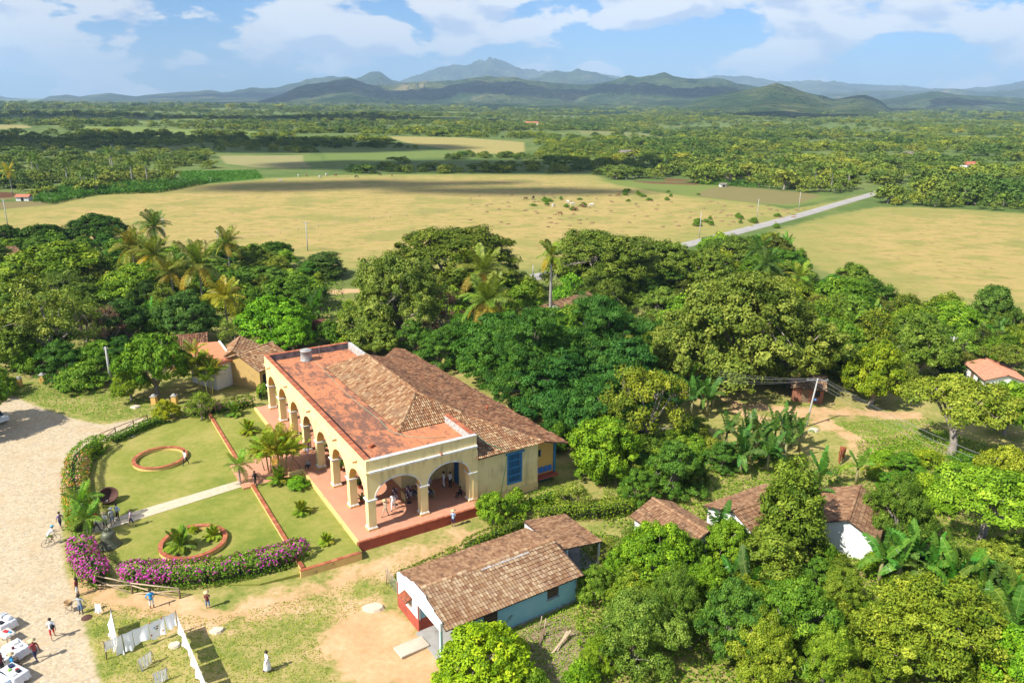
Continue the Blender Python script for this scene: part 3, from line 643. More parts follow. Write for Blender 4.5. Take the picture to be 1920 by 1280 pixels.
# rear annex under the long back slope
s_ = MB(); s_.box(18.105, 20.9, 1.6, 1.9, -1.2, 3.8); s_.box(20.6, 20.9, 1.902, 7.0, -1.2, 3.5); s_.build('annex_wall', OCHRE, hac)
s_ = MB(); s_.box(18.7, 19.2, 1.55, 1.598, 1.9, 2.6); wn = s_.build('annex_window', DARK, hac)
s_ = MB(); s_.box(18.62, 18.70, 1.52, 1.597, 1.84, 2.66); s_.box(19.2, 19.28, 1.52, 1.597, 1.84, 2.66); s_.build('window_frame', BLUEP, wn)
s_ = MB(); s_.box(20.86, 21.08, 1.42, 1.64, -.6, 3.72); s_.build('blue_post', BLUEP, hac)
for i in range(5): s_ = MB(); s_.box(18.15+i*.52, 18.6+i*.52, 1.54, 1.598, .0, .62); s_.build('blue_panel', M('bright_blue_paint', (.03, .16, .55), (.04, .2, .62), 4, .6, .05), hac)
s_ = MB(); s_.box(18.11, 21.05, .75, 1.62, -.32, -.2); s_.build('annex_ledge', REDW, hac)
s_ = MB(); s_.box(19.2, 20.8, 1.5, 1.599, -1.15, -.45); s_.build('cellar_door', M('teal_paint', (.04, .14, .15), (.05, .17, .18), 3, .7, .05), hac)
# tiled roof
A_ = (9.3, 9.7, 8.12); B_ = (9.3, 23.5, 8.12); F1 = (5.7, 5.9, 6.06); F2 = (5.7, 27.2, 6.06); K1 = (13.2, 5.8, 6.06); K2 = (13.2, 27.2, 6.06)
E1 = (18.4, -.25, 4.46); E2 = (17.2, 33.4, 4.80); R1 = (21.3, -.3, 3.62); R2 = (18.5, 33.5, 4.42); S1 = (11.02, -.25, 4.40); S1b = (11.02, 5.8, 6.06); G1 = (10.98, 5.75, 6.06)
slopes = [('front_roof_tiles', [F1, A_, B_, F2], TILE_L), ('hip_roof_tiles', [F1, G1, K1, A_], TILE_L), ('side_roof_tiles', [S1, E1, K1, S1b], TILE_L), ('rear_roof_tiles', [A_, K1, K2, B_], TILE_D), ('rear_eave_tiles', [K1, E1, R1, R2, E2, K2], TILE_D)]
slab = MB()
for nm, poly, mt in slopes:
    if nm == 'rear_eave_tiles':
        polys = [[K1, E1, R1, R2, E2, K2]]
    roof_slab(slab, poly, .1)
    v, q, tn, fr = tile_slope(poly, .215, .40, 'barrel', RNG)
    tag(link(nm, fast_mesh(nm, v, q, mt, tint=tn), hac), kind='stuff')
roof_slab(slab, [F2, B_, K2], .1); slab.build('roof_deck', UNDER, hac)
for a, b_ in ((A_, B_), (A_, F1), (A_, K1), (K1, E1), (B_, F2)):
    v, q, tn = ridge_tiles(a, b_, RNG, .16); tag(link('ridge_tiles', fast_mesh('ridge_tiles', v, q, TILE_L, tint=tn), hac), kind='stuff')
s_ = MB(); s_.tube([(17.0, 8.5, 4.9), (17.0, 8.5, 5.5)], .11, 8); s_.build('vent_pipe', BRICKT, hac)
# gallery steps down to the garden
for i in range(4): s_ = MB(); s_.box(-1.42-.34*(i+1), -1.42-.34*i+.01, 14.9, 20.0, -.55, -.075*(i+1), bev=.01); s_.build('step', PAVING, hac)
s_ = MB(); s_.box(-2.85, -1.32, 14.55, 14.88, -.55, .03, taper=.0); s_.box(-2.85, -1.32, 20.02, 20.35, -.55, .03); s_.build('step_cheek_wall', WALLY, hac)
# things standing on the roof and in the gallery
tank = thing('water_tank', 'round grey concrete water tank on the brick flat roof', 'tank', hl(4.6, 31.2, 6.955))
s_ = MB(); s_.lathe([(.72, 0), (.74, .06), (.68, .1), (.66, 1.15), (.74, 1.2), (.74, 1.3), (.5, 1.36), (.34, 1.36), (.34, 1.2), (.0, 1.2)], 24, closed=True); s_.build('tank_body', M('stained_concrete', (.46, .45, .42), (.16, .155, .15), 2.2, .95, .15, 6), tank)
s_ = MB(); s_.lathe([(.36, 1.3), (.40, 1.37), (.40, 1.42), (.36, 1.43)], 20); s_.build('lid_rim', CONC, tank)
s_ = MB(); s_.tube([(1.5, .6, 0), (1.45, .6, 1.5), (1.4, .6, 1.6)], .035, 6); s_.build('pipe', METAL, tank)
hp = [hl(5.2, 30.5, 6.99), hl(5.3, 27.4, 6.99), hl(5.1, 24, 6.99), hl(4.9, 19, 6.99), hl(4.95, 14, 6.99), hl(5.2, 9.5, 6.99), hl(5.0, 6.6, 6.99), hl(5.9, 4.6, 6.99), hl(7.5, 3.2, 6.99), hl(9.0, 2.5, 6.99)]
wire('garden_hose', hp, .024, M('pale_green_hose', (.24, .36, .24), (.2, .3, .2), 4, .5, 0), 'pale green hose lying along the flat roof edge of tiles', 'hose', sides=6)
wire('green_cable', [hl(11.1, .6, 7.6), hl(12.6, 1.2, 5.75+.35), hl(14.2, -.3, 5.35), hl(14.1, -.02, 3.5), hl(13.8, .26, .75)], .03, M('green_cord', (.08, .36, .2), (.06, .3, .17), 4, .5, 0), 'thin green cable hanging down the side wall by the blue window', 'cable', sides=5)
brk = MB(); brk.box(-.3, .3, -.14, .14, 0, .26, bev=.02); tag(brk.build('loose_brick', BRICKT, None, loc=hl(2.2, 4.1, 6.953), rot=(0, 0, PHI+.5)), 'loose orange brick block lying on the flat roof', 'brick')
# garden: raised strip, low walls, path, beds
LOWN = -6.55
LAWNM, t, b = newmat('mown_lawn')
na_ = tnoise(t, 1.6, 5, .7, 'World'); nb_ = tnoise(t, .16, 4, .6, 'World'); nc_ = tnoise(t, 10, 3, .7, 'World')
rp = ramp(t, [(.36, (.125, .175, .026)), (.48, (.205, .225, .042)), (.60, (.30, .27, .075)), (.74, (.38, .30, .12))]); t.links.new(tmath(t, 'ADD', tmath(t, 'MULTIPLY', na_.outputs['Fac'], .42), tmath(t, 'MULTIPLY', nb_.outputs['Fac'], .6)), rp.inputs[0])
t.links.new(mixc(t, tmath(t, 'MULTIPLY', nc_.outputs['Fac'], .4), rp.outputs[0], (.20, .20, .04)), b.inputs['Base Color']); b.inputs['Roughness'].default_value = .95; b.inputs['Specular IOR Level'].default_value = .1
bump(t, b, tmath(t, 'ADD', na_.outputs['Fac'], nc_.outputs['Fac']), .6, .06)
def sheet(name, poly, z, mat, label, cat, grid=1.2, zf=None, skirt=.5):
    bm = bmesh.new(); vs = [bm.verts.new((p[0], p[1], z)) for p in poly]; f = bm.faces.new(vs)
    if f.normal.z < 0 or f.calc_area() and (f.normal_update() or f.normal.z < 0): f.normal_flip()
    r_ = bmesh.ops.extrude_face_region(bm, geom=[f]); vv = [g for g in r_['geom'] if isinstance(g, bmesh.types.BMVert)]
    for v in vv: v.co.z += 0
    for v in vs: v.co.z -= skirt
    bmesh.ops.recalc_face_normals(bm, faces=bm.faces[:])
    me = bpy.data.meshes.new(name); bm.to_mesh(me); bm.free(); me.materials.append(mat)
    return tag(link(name, me), label, cat, kind='structure')
LZ, UZ = .40, .62
lawn_poly = [hl(LOWN, -2.2), hl(LOWN, 36.5), hl(-12.5, 36.6), hl(-15.5, 34.5), hl(-18.8, 30.2), hl(-20.5, 26), hl(-21.0, 20), hl(-20.8, 14), hl(-20.2, 9.0), hl(-18, 4.2), hl(-14.5, .5), hl(-10, -1.9)]
sheet('lawn', lawn_poly, LZ, LAWNM, 'mown garden lawn with dry patches inside the hedge', 'lawn')
sheet('upper_lawn', [hl(LOWN+.1, -2.1), hl(-1.45, -2.1), hl(-1.45, 14.5), hl(LOWN+.1, 14.5)], UZ, LAWNM, 'raised grass strip beside the gallery near its corner', 'lawn')
sheet('upper_lawn', [hl(LOWN+.1, 20.4), hl(-1.45, 20.4), hl(-1.45, 36), hl(LOWN+.1, 36)], UZ, LAWNM, 'raised grass strip beside the far end of the gallery', 'lawn')
sheet('forecourt', [hl(LOWN-.9, 14.5), hl(-1.5, 14.5), hl(-1.5, 20.4), hl(LOWN-.9, 20.4)], UZ-.04, PAVING, 'red brick paved forecourt below the gallery steps', 'paving')
pathm = M('flagstone_path', (.56, .47, .34), (.44, .36, .25), 3, .95, .3, 6, spots=(.35, .33, .2), spot_scale=.8)
sheet('path', [hl(-20.8, 13.1), hl(-7.4, 15.2), hl(-7.3, 16.7), hl(-20.9, 14.9)], LZ+.03, pathm, 'pale stone garden path crossing the lawn', 'path')
def low_wall(n0, t0, n1, t1, top, label, bottom=0.2, w=.34):
    a = hl(n0, t0); b_ = hl(n1, t1); d = b_-a; L = d.length; th_ = thing('garden_wall', label, 'wall', (a.x, a.y, 0), atan2(d.y, d.x))
    s_ = MB(); s_.box(0, L, -w/2+.03, w/2-.03, bottom, top-.06); s_.build('wall_face', M('yellow_wall', (.72, .50, .19), (.64, .42, .15), 1.5, .9, .1, spots=(.42, .26, .12)), th_)
    n = max(1, round(L/.5)); c = MB(); c.box(0, L/n-.012, -w/2, w/2, top-.058, top, bev=.012); cm_ = c.mesh('coping_brick', BRICKT)
    for i in range(n): link('coping_brick', cm_, th_, (i*L/n, rnd.uniform(-.006, .006), rnd.uniform(-.004, .004)))
low_wall(LOWN, 20.4, LOWN, 35.8, .80, 'low yellow garden wall with red coping beyond the palm clump', .3)
low_wall(LOWN, -2.0, LOWN, 14.5, .80, 'low yellow garden wall with red coping running to the bougainvillea', .3)
low_wall(LOWN-.3, -2.25, -1.6, -2.25, .74, 'low yellow retaining wall at the terrace corner above the yard', -.1)
def ring_bed(px, py, r, label, gap=None):
    c = at(px, py, LZ); th_ = thing('ring_bed', label, 'flower bed', (c.x, c.y, LZ-.02))
    n = int(2*pi*r/.33); s_ = MB()
    rin, ro = r-.17, r+.17
    for i in range(n):
        a0 = 2*pi*i/n; a1 = 2*pi*(i+1)/n
        if gap and gap[0] < (a0 % (2*pi)) < gap[1]: continue
        for ra, sg in ((ro-.03, 1), (rin+.03, -1)):
            f = [(ra*cos(a0), ra*sin(a0), -.1), (ra*cos(a1), ra*sin(a1), -.1), (ra*cos(a1), ra*sin(a1), .33), (ra*cos(a0), ra*sin(a0), .33)]; s_.face(f if sg > 0 else f[::-1])
        s_.face([(ro*cos(a0), ro*sin(a0), .33), (ro*cos(a1), ro*sin(a1), .33), (rin*cos(a1), rin*sin(a1), .33), (rin*cos(a0), rin*sin(a0), .33)])
    s_.build('ring_wall', M('yellow_wall', (.72, .50, .19)), th_)
    da = 2*pi/n*.48; b_ = MB(); P = []
    for z in (.332, .395):
        for rr_, aa in ((rin-.02, -da), (ro+.02, -da), (ro+.02, da), (rin-.02, da)): P.append((rr_*cos(aa), rr_*sin(aa), z))
    b_.mesh_(P, [(4, 5, 6, 7), (0, 1, 5, 4), (1, 2, 6, 5), (2, 3, 7, 6), (3, 0, 4, 7)]); bmh = b_.mesh('coping_brick', BRICKT)
    for i in range(n):
        a = 2*pi*(i+.5)/n
        if gap and gap[0] < a < gap[1]: continue
        link('coping_brick', bmh, th_, (0, 0, rnd.uniform(-.004, .006)), (0, 0, a))
ring_bed(300.5, 862, 2.55, 'round brick rimmed bed holding only grass and a thin sapling')
ring_bed(363, 1020, 2.62, 'round brick rimmed bed with small palms next to the bougainvillea', (2.2, 2.5))
slab_ = MB(); slab_.box(-.55, .55, -.4, .4, 0, .09, bev=.03); tag(slab_.build('stone_slab', CONC, None, loc=at(243, 818, LZ), rot=(0, 0, .6)), 'grey flat stone slab lying on the lawn by the rail fence', 'slab')
# ------------------------------------------------------------------ foliage
LEAF = leafmat('leaf_green', (.055, .115, .009), (.155, .25, .02), (.30, .375, .04), .2)
LEAFO = leafmat('leaf_olive', (.062, .112, .014), (.17, .232, .031), (.30, .35, .066), .18)
LEAFF = leafmat('leaf_feathery', (.034, .092, .014), (.085, .18, .025), (.17, .275, .04), .2)
LEAFD = leafmat('leaf_dry', (.10, .065, .04), (.19, .125, .075), (.27, .20, .11), .15)
LEAFP = leafmat('leaf_palm', (.065, .10, .014), (.15, .20, .03), (.28, .30, .07), .25, .4)
LEAFB = leafmat('leaf_banana', (.05, .12, .018), (.095, .20, .030), (.19, .29, .06), .35, .35)
BARK = M('bark_grey', (.34, .29, .24), (.19, .16, .13), 4, .95, .3, 5)
BARKP = M('palm_bark', (.36, .33, .29), (.25, .225, .19), 3, .9, .2, 4)
def diamonds(C, Nn, L, Wd, rng, droop=0.0):
    """leaf quads: centres C, normals Nn"""
    n = len(C); a = rng.normal(size=(n, 3)); a[:, 2] -= droop
    a -= (a*Nn).sum(1, keepdims=True)*Nn; a /= np.linalg.norm(a, axis=1, keepdims=True)+1e-9; b_ = np.cross(Nn, a)
    L = L*rng.uniform(.65, 1.3, (n, 1)); Wd = Wd*rng.uniform(.7, 1.3, (n, 1))
    V = np.stack([C-a*L/2, C+b_*Wd/2+Nn*L*.06, C+a*L/2-Nn*L*.08, C-b_*Wd/2+Nn*L*.06], 1)
    return V.reshape(-1, 3), np.arange(4*n).reshape(n, 4)
def hole_n(p, s_): return float(perlin(np.array([p[0]/1.25+s_+p[2]*.5]), np.array([p[1]/1.25-s_+p[2]*.7]))[0])
def leaf_cloud(rng, lobes, n_cl, cl_r, lpc, L, Wd, zmin=-.45, up=.35, shell=.8, droop=.2, flat=.75, core=.14, spread=.5):
    ctr = np.array([l[0] for l in lobes], float); rad = np.array([l[1] for l in lobes], float)
    w = (rad[:, 0]*rad[:, 1])**.8; w /= w.sum(); Pts = []; Ns = []; hseed = rng.uniform(0, 50)
    while len(Pts) < n_cl:
        k = rng.choice(len(lobes), p=w); d = rng.normal(size=3); d /= np.linalg.norm(d)
        if d[2] < zmin: continue
        s_ = rng.uniform(shell, 1.0) if rng.rand() > core else rng.uniform(.25, shell)
        p = ctr[k] + rad[k]*d*s_
        if hole_n(p, hseed) < -.20: continue
        q = (((p-ctr)/rad)**2).sum(1); q[k] = 9
        if (q < .45).any() and rng.rand() > core: continue
        nn = d/rad[k]; nn /= np.linalg.norm(nn); Pts.append(p); Ns.append(nn)
    Pts = np.array(Pts); Ns = np.array(Ns); tone = rng.normal(0, .21, n_cl)
    o = rng.normal(size=(n_cl, lpc, 3)); o /= np.linalg.norm(o, axis=2, keepdims=True)+1e-9
    o *= (rng.uniform(0, 1, (n_cl, lpc, 1))**.4)*cl_r*rng.uniform(.45, 1.5, (n_cl, 1, 1)); o[..., 2] *= flat
    C = (Pts[:, None]+o).reshape(-1, 3)
    Nn = Ns[:, None]*.55 + o/cl_r*.75 + rng.normal(0, spread, o.shape); Nn[..., 2] += up; Nn = Nn.reshape(-1, 3); Nn /= np.linalg.norm(Nn, axis=1, keepdims=True)+1e-9
    ls = np.repeat(rng.uniform(.7, 1.3, n_cl), lpc)[:, None]
    V, Qd = diamonds(C, Nn, L*ls, Wd*ls, rng, droop)
    tint = np.clip(.45+np.repeat(tone, lpc)+rng.normal(0, .13, n_cl*lpc), 0, 1)
    return V, Qd, tint, Pts
def limb_mesh(rng, lobes, Pts, r0, fork, nsub=26, name='trunk', mat=None):
    mb = MB(); top = Vector((rng.uniform(-.2, .2), rng.uniform(-.2, .2), fork)); mid = Vector((rng.uniform(-.15, .15), rng.uniform(-.15, .15), fork*.5))
    mb.tube([(0, 0, -.15), (0, 0, .15), mid, top], [r0*1.5, r0*1.15, r0*.95, r0*.85], 8)
    ends = []
    big = sorted(range(len(lobes)), key=lambda k: -lobes[k][1][0])[:9]
    for k in big:
        c = Vector(lobes[k][0]); m1 = top.lerp(c, .45)+Vector((rng.uniform(-.3, .3), rng.uniform(-.3, .3), rng.uniform(-.1, .5)))
        mb.tube([top-Vector((0, 0, .2)), top.lerp(m1, .5)+Vector((0, 0, .12)), m1, c], [r0*.6, r0*.48, r0*.36, r0*.16], 6, cap=False); ends.append((m1, c))
    for q in rng.choice(len(Pts), min(nsub, len(Pts)), replace=False):
        p = Vector(Pts[q]); m1, c = min(ends, key=lambda e: (e[1]-p).length); s_ = m1.lerp(c, rng.uniform(.3, 1))
        mb.tube([s_, s_.lerp(p, .5)+Vector((rng.uniform(-.2, .2), rng.uniform(-.2, .2), rng.uniform(0, .25))), p], [r0*.17, r0*.11, r0*.04], 4, cap=False)
    return mb.mesh(name, mat or BARK)
def lobes_for(kind, rng):
    L = []
    def ring(n, r0, r1, z0, z1, a, b_):
        for i in range(n):
            an = 2*pi*(i+rng.uniform(-.3, .3))/n; r_ = rng.uniform(r0, r1); s_ = rng.uniform(a[0], a[1])
            L.append(((r_*cos(an), r_*sin(an), rng.uniform(z0, z1)), (s_, s_, s_*rng.uniform(*b_))))
    if kind == 'round':
        L.append(((0, 0, 5.6), (3.9, 3.9, 2.9))); ring(8, 2.4, 3.2, 4.2, 6.3, (1.5, 2.1), (.8, 1)); ring(4, .8, 1.6, 7.3, 7.9, (1.3, 1.7), (.7, .9))
    elif kind == 'dome':
        L.append(((0, 0, 4.6), (4.3, 4.3, 3.5))); ring(11, 3.0, 3.7, 3.2, 5.0, (1.2, 1.7), (.7, .95)); ring(8, 1.6, 2.4, 6.4, 7.1, (1.2, 1.6), (.6, .8)); ring(3, 0, .8, 7.6, 7.9, (1.2, 1.5), (.6, .7))
    elif kind == 'olive':
        ring(9, 3.0, 3.9, 3.2, 5.6, (1.1, 1.75), (.75, 1)); ring(7, 1.4, 2.4, 5.8, 7.2, (1.2, 1.8), (.75, 1)); ring(4, .2, 1.0, 7.0, 8.0, (1.1, 1.5), (.8, 1)); L.append(((0, 0, 5), (2.4, 2.4, 2.0)))
    elif kind == 'umbrella':
        ring(10, 3.0, 3.9, 6.5, 7.3, (1.2, 1.7), (.4, .55)); ring(6, 1.2, 2.2, 7.2, 7.9, (1.3, 1.8), (.4, .5)); L.append(((0, 0, 8.0), (1.6, 1.6, .7)))
    elif kind == 'feather':
        ring(8, 2.8, 3.9, 2.6, 4.8, (1.5, 2.1), (.4, .55)); ring(7, 1.8, 2.9, 4.9, 6.6, (1.5, 2.1), (.4, .55)); ring(4, .5, 1.4, 6.9, 8.0, (1.3, 1.8), (.45, .6)); L.append(((0, 0, 4.6), (2.4, 2.4, 2.2)))
    elif kind == 'airy':
        ring(10, 2.6, 3.9, 3.4, 6.0, (.9, 1.4), (.6, .9)); ring(8, 1.0, 2.4, 6.0, 8.0, (.9, 1.4), (.6, .9))
    elif kind == 'column':
        ring(5, 1.0, 2.2, 1.8, 3.2, (1.4, 2.0), (.9, 1.2)); ring(6, .9, 1.9, 3.8, 5.8, (1.3, 1.9), (.9, 1.2)); ring(4, .3, 1.2, 6.4, 7.8, (1.0, 1.5), (.9, 1.1))
    elif kind == 'bush':
        ring(7, 1.5, 2.7, 1.0, 2.2, (1.2, 1.8), (.7, .9)); ring(4, .3, 1.4, 2.2, 3.4, (1.2, 1.7), (.7, .9)); L.append(((0, 0, 1.6), (2.4, 2.4, 1.5)))
    dz = {'round': 1.7, 'dome': 1.3, 'olive': 1.8, 'feather': 1.5, 'airy': 1.0, 'umbrella': 1.5}.get(kind, 0)
    return [((c[0], c[1], c[2]-dz), r_) for c, r_ in L]
KINDS = {  # n_clumps, clump r, leaves per clump, leaf L, W, material, zmin, extra
    'round': (260, .66, 95, .40, .20, LEAF, -.55, {}), 'dome': (420, .54, 74, .34, .20, LEAF, -.3, {}),
    'olive': (350, .52, 84, .33, .18, LEAFO, -.5, {}), 'umbrella': (260, .60, 80, .28, .15, LEAFO, -.35, dict(flat=.5)),
    'feather': (320, .62, 110, .34, .11, LEAFF, -.35, dict(flat=.45, droop=.6)), 'airy': (170, .60, 50, .30, .14, LEAFO, -.5, {}),
    'dry': (120, .55, 26, .26, .13, LEAFD, -.4, {}), 'column': (260, .62, 85, .34, .17, LEAFO, -.6, {}), 'bush': (150, .62, 80, .30, .17, LEAF, -.2, {}),
    'fine': (470, .52, 115, .215, .10, LEAFO, -.5, {}), 'bigolive': (760, .78, 88, .36, .19, LEAFO, -.5, {}), 'bigdome': (820, .74, 76, .36, .20, LEAFO, -.3, {}), 'bigfeather': (620, .92, 120, .38, .12, LEAFF, -.35, dict(flat=.45, droop=.6)),
    'mango': (300, .58, 85, .36, .15, LEAF, -.5, dict(droop=.5))}
PROTO = {}
def proto(kind, v):
    if (kind, v) in PROTO: return PROTO[kind, v]
    rng = np.random.RandomState(sum(map(ord, kind))*7+v*131); base = {'dry': 'airy', 'fine': 'olive', 'mango': 'round'}.get(kind, kind)
    big = kind.startswith('big'); base = kind[3:] if big else base
    nc, cr, lpc, L, Wd, mt, zm, ex = KINDS[kind]; lob = lobes_for(base, rng)
    if big:
        lob = [(tuple(np.array(c)*1.9), tuple(np.array(r_)*1.9)) for c, r_ in lob]; ext = []
        for _ in range(34):
            c, r_ = lob[rng.randint(len(lob))]; d = rng.normal(size=3); d[2] = abs(d[2])*.8; d /= np.linalg.norm(d); s_ = rng.uniform(.9, 1.9); ext.append((tuple(np.array(c)+np.array(r_)*d*.95), (s_, s_, s_*rng.uniform(.55, .9))))
        lob = lob+ext
    V, Qd, tn, Pts = leaf_cloud(rng, lob, nc, cr, lpc, L, Wd, zm, **ex)
    fork = 2.6 if big else {'bush': .5, 'column': 1.4, 'umbrella': 2.4, 'dome': 1.2}.get(base, 1.3); r0 = .55 if big else {'bush': .12, 'umbrella': .36, 'airy': .22, 'column': .2}.get(base, .34)
    tr = limb_mesh(rng, lob, Pts, r0, fork, 60 if kind in ('airy', 'dry') else 26)
    top = V[:, 2].max(); R = np.percentile(np.hypot(V[:, 0], V[:, 1]), 98)
    PROTO[kind, v] = (fast_mesh('crown_'+kind, V, Qd, mt, tint=tn), tr, R, top); return PROTO[kind, v]
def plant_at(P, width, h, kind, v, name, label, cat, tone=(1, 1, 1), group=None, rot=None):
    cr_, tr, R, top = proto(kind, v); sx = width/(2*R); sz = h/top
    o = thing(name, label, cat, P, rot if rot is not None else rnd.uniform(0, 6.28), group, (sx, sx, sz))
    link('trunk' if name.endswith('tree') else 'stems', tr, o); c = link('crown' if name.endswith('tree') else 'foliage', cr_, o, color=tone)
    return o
TREES = []      # (x, y, radius) of everything planted, to keep the filler off it
def tree(px, py, wpx, h, kind, label, tone=(1, 1, 1), v=0, name=None, cat='tree', group=None, z0=None):
    P = at(px, py, h*.96); g = gz(P.x, P.y) if z0 is None else z0
    P = at(px, py, h*.96+g); depth = (np.array(P)-np.array([0, 0, HCAM]))@_f; w = wpx*depth/FPX
    P.z = g; TREES.append((P.x, P.y, w/2))
    return plant_at(P, w, h, kind, v, name or ('shrub' if h < 3.6 else 'tree'), label, cat, tone, group)
BR = (1.45, 1.4, .8); DK = (.62, .72, .75); OL = (1.2, 1.05, .9); YL = (1.75, 1.45, .7); MD = (1, 1, 1); DKO = (.85, .8, .6)
tree(935, 585, 190, 9.5, 'feather', 'dark leafy tree overhanging the far back eave', (.85, 1.05, .75), 1)
tree(1045, 655, 200, 9.0, 'feather', 'dark blue green feathery tree close behind the back eave', (.62, .9, .9))
tree(1120, 705, 170, 8.5, 'feather', 'drooping dark feathery tree near the annex corner', (.65, .9, .85), 1)
tree(985, 640, 130, 7.5, 'feather', 'mid green feathery tree pressed against the back eave', (.9, 1.1, .75))
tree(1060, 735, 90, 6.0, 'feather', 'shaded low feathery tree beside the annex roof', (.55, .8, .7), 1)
tree(700, 600, 110, 6.0, 'olive', 'grey green tree behind the far roof corner', (1.1, 1.1, .9))
for i_, (px_, py_, w_, h_) in enumerate(((1660, 842, 60, 1.8), (1700, 850, 75, 2.2), (1745, 842, 70, 2.0), (1680, 885, 70, 2.2), (1735, 885, 85, 2.6), (1790, 880, 80, 2.4), (1765, 915, 80, 2.2), (1820, 850, 70, 2.2), (1640, 870, 45, 1.5), (1880, 870, 70, 2.2))): tree(px_, py_, w_, h_, ('bush', 'feather')[i_ % 2], ('round light green weed bush right of the dirt track', 'feathery light green weed bush right of the dirt track')[i_ % 2], (1.3+.2*(i_ % 3), 1.45+.1*(i_ % 2), .75), 0, 'weed_bush', 'shrub', ('round', 'feathery')[i_ % 2]+' weed bushes by the dirt track')
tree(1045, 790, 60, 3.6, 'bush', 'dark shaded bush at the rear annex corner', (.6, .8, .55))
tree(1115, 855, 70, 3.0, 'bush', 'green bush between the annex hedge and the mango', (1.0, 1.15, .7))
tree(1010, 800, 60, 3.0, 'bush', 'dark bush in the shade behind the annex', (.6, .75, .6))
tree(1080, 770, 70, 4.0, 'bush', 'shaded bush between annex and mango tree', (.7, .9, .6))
plant_at((-63, 80, .3), 10, 9, 'round', 1, 'tree', 'leafy tree beside the plaza shading the parked car', 'tree', (1, 1.1, .8)); TREES.append((-63, 80, 5))
# --- left of the hacienda
tree(70, 525, 205, 13.0, 'airy', 'tall sparse pale tree with bare twigs standing by the yellow gate posts', (1.35, 1.25, 1.1))
tree(150, 560, 120, 7.5, 'airy', 'thin leafy tree beside the tall sparse pale tree', (.9, 1.0, .7), 1)
tree(95, 455, 190, 10, 'round', 'broad bright topped tree at the left with shaded underside', (1.15, 1.1, .7), 1)
tree(172, 402, 118, 8, 'dome', 'dark broad tree standing highest against the tan pasture', (.35, .5, .45))
tree(70, 420, 95, 7, 'round', 'dark round tree beside the broad dark pasture tree', (.38, .5, .5))
tree(8, 422, 75, 7, 'dome', 'dark dense tree by the farm roof at the pasture edge', (.38, .5, .5), 1)
tree(250, 495, 140, 8.5, 'dome', 'bright rounded tree below the cluster of coconut palms', (1.1, 1.15, .7), 1)
tree(190, 575, 105, 7.5, 'dry', 'pinkish brown half bare tree among green ones', (1.15, 1.0, 1.0))
tree(230, 560, 120, 8.0, 'feather', 'dark feathery tree behind the pinkish half bare tree', (.8, .85, .9))
tree(340, 548, 135, 8.5, 'feather', 'grey green feathery tree left of the yellowing palm', (1.05, 1.05, 1.15), 1)
tree(300, 565, 80, 7, 'round', 'deep green tree behind the banana clump', (.65, .8, .7))
tree(435, 598, 72, 5.0, 'airy', 'small grey olive tree above the orange flat roof', (1.2, 1.2, 1.1))
tree(512, 555, 150, 8.2, 'dome', 'vivid green dome shaped tree behind the hacienda corner', (1.1, 1.5, .6))
tree(545, 592, 85, 6.0, 'dome', 'small vivid green lobe tree touching the dome shaped tree', (1.1, 1.5, .6), 1)
tree(279, 628, 140, 8.5, 'mango', 'large glossy green mango tree by the plaza lamp post', (.95, 1.15, .7), z0=.3)
tree(238, 690, 72, 4.6, 'mango', 'small yellow green mango tree beside the plaza lamp post', (1.4, 1.3, .6), 1, z0=.3)
tree(480, 500, 110, 6.5, 'round', 'dark tree behind the vivid green dome shaped tree', (.6, .75, .7))
tree(545, 518, 130, 6.5, 'round', 'broad green tree near the farm track', (.75, .9, .7), 1)
tree(600, 475, 95, 5.5, 'column', 'dark bushy tree at the pasture edge by the power pole', (.5, .65, .6))
tree(510, 452, 70, 5, 'round', 'small dark tree at the pasture edge between two palms', (.55, .7, .7))
tree(405, 500, 100, 6, 'dome', 'leafy green tree under the lower coconut palm', (.7, .9, .8), 1)
tree(60, 640, 90, 4.5, 'bush', 'leafy bush behind the left gate pillar', (.9, 1.05, .7))
tree(110, 640, 100, 5.5, 'feather', 'green feathery tree behind the gate posts', (.9, 1.05, .8))
tree(185, 640, 90, 5.0, 'round', 'green tree between plaza verge and half bare tree', (.8, 1.0, .7))
tree(225, 632, 80, 5.5, 'feather', 'feathery tree behind the small yellow green mango', (.7, .9, .8), 1)
tree(15, 600, 110, 7.5, 'olive', 'leafy olive tree at the far left of the plaza', (.95, 1.05, .7))
tree(-20, 690, 90, 4.0, 'bush', 'bush at the far left of the plaza verge', (1, 1.1, .7))
tree(145, 682, 105, 3.5, 'bush', 'wide green shrub behind the plaza grass verge', (.95, 1.1, .9))
tree(310, 748, 58, 2.7, 'bush', 'yellow spotted croton bush beside the gate pillar', (2.1, 1.45, .6), z0=.3)
tree(372, 733, 58, 3.8, 'airy', 'slim young tree with pale trunk on the lawn edge', (1.25, 1.3, .7), z0=LZ)
tree(32, 640, 70, 3.4, 'bush', 'low green shrub under the tall sparse pale tree', (1.1, 1.2, .8))
tree(660, 560, 60, 4.5, 'bush', 'yellowish bush on the farm track side', (1.3, 1.2, .8))
tree(620, 600, 75, 4.2, 'bush', 'dark green bush next to the rusty tank', (.6, .8, .6))
tree(650, 632, 70, 3.2, 'bush', 'light green bush behind the far roof parapet', (1.5, 1.4, .9))
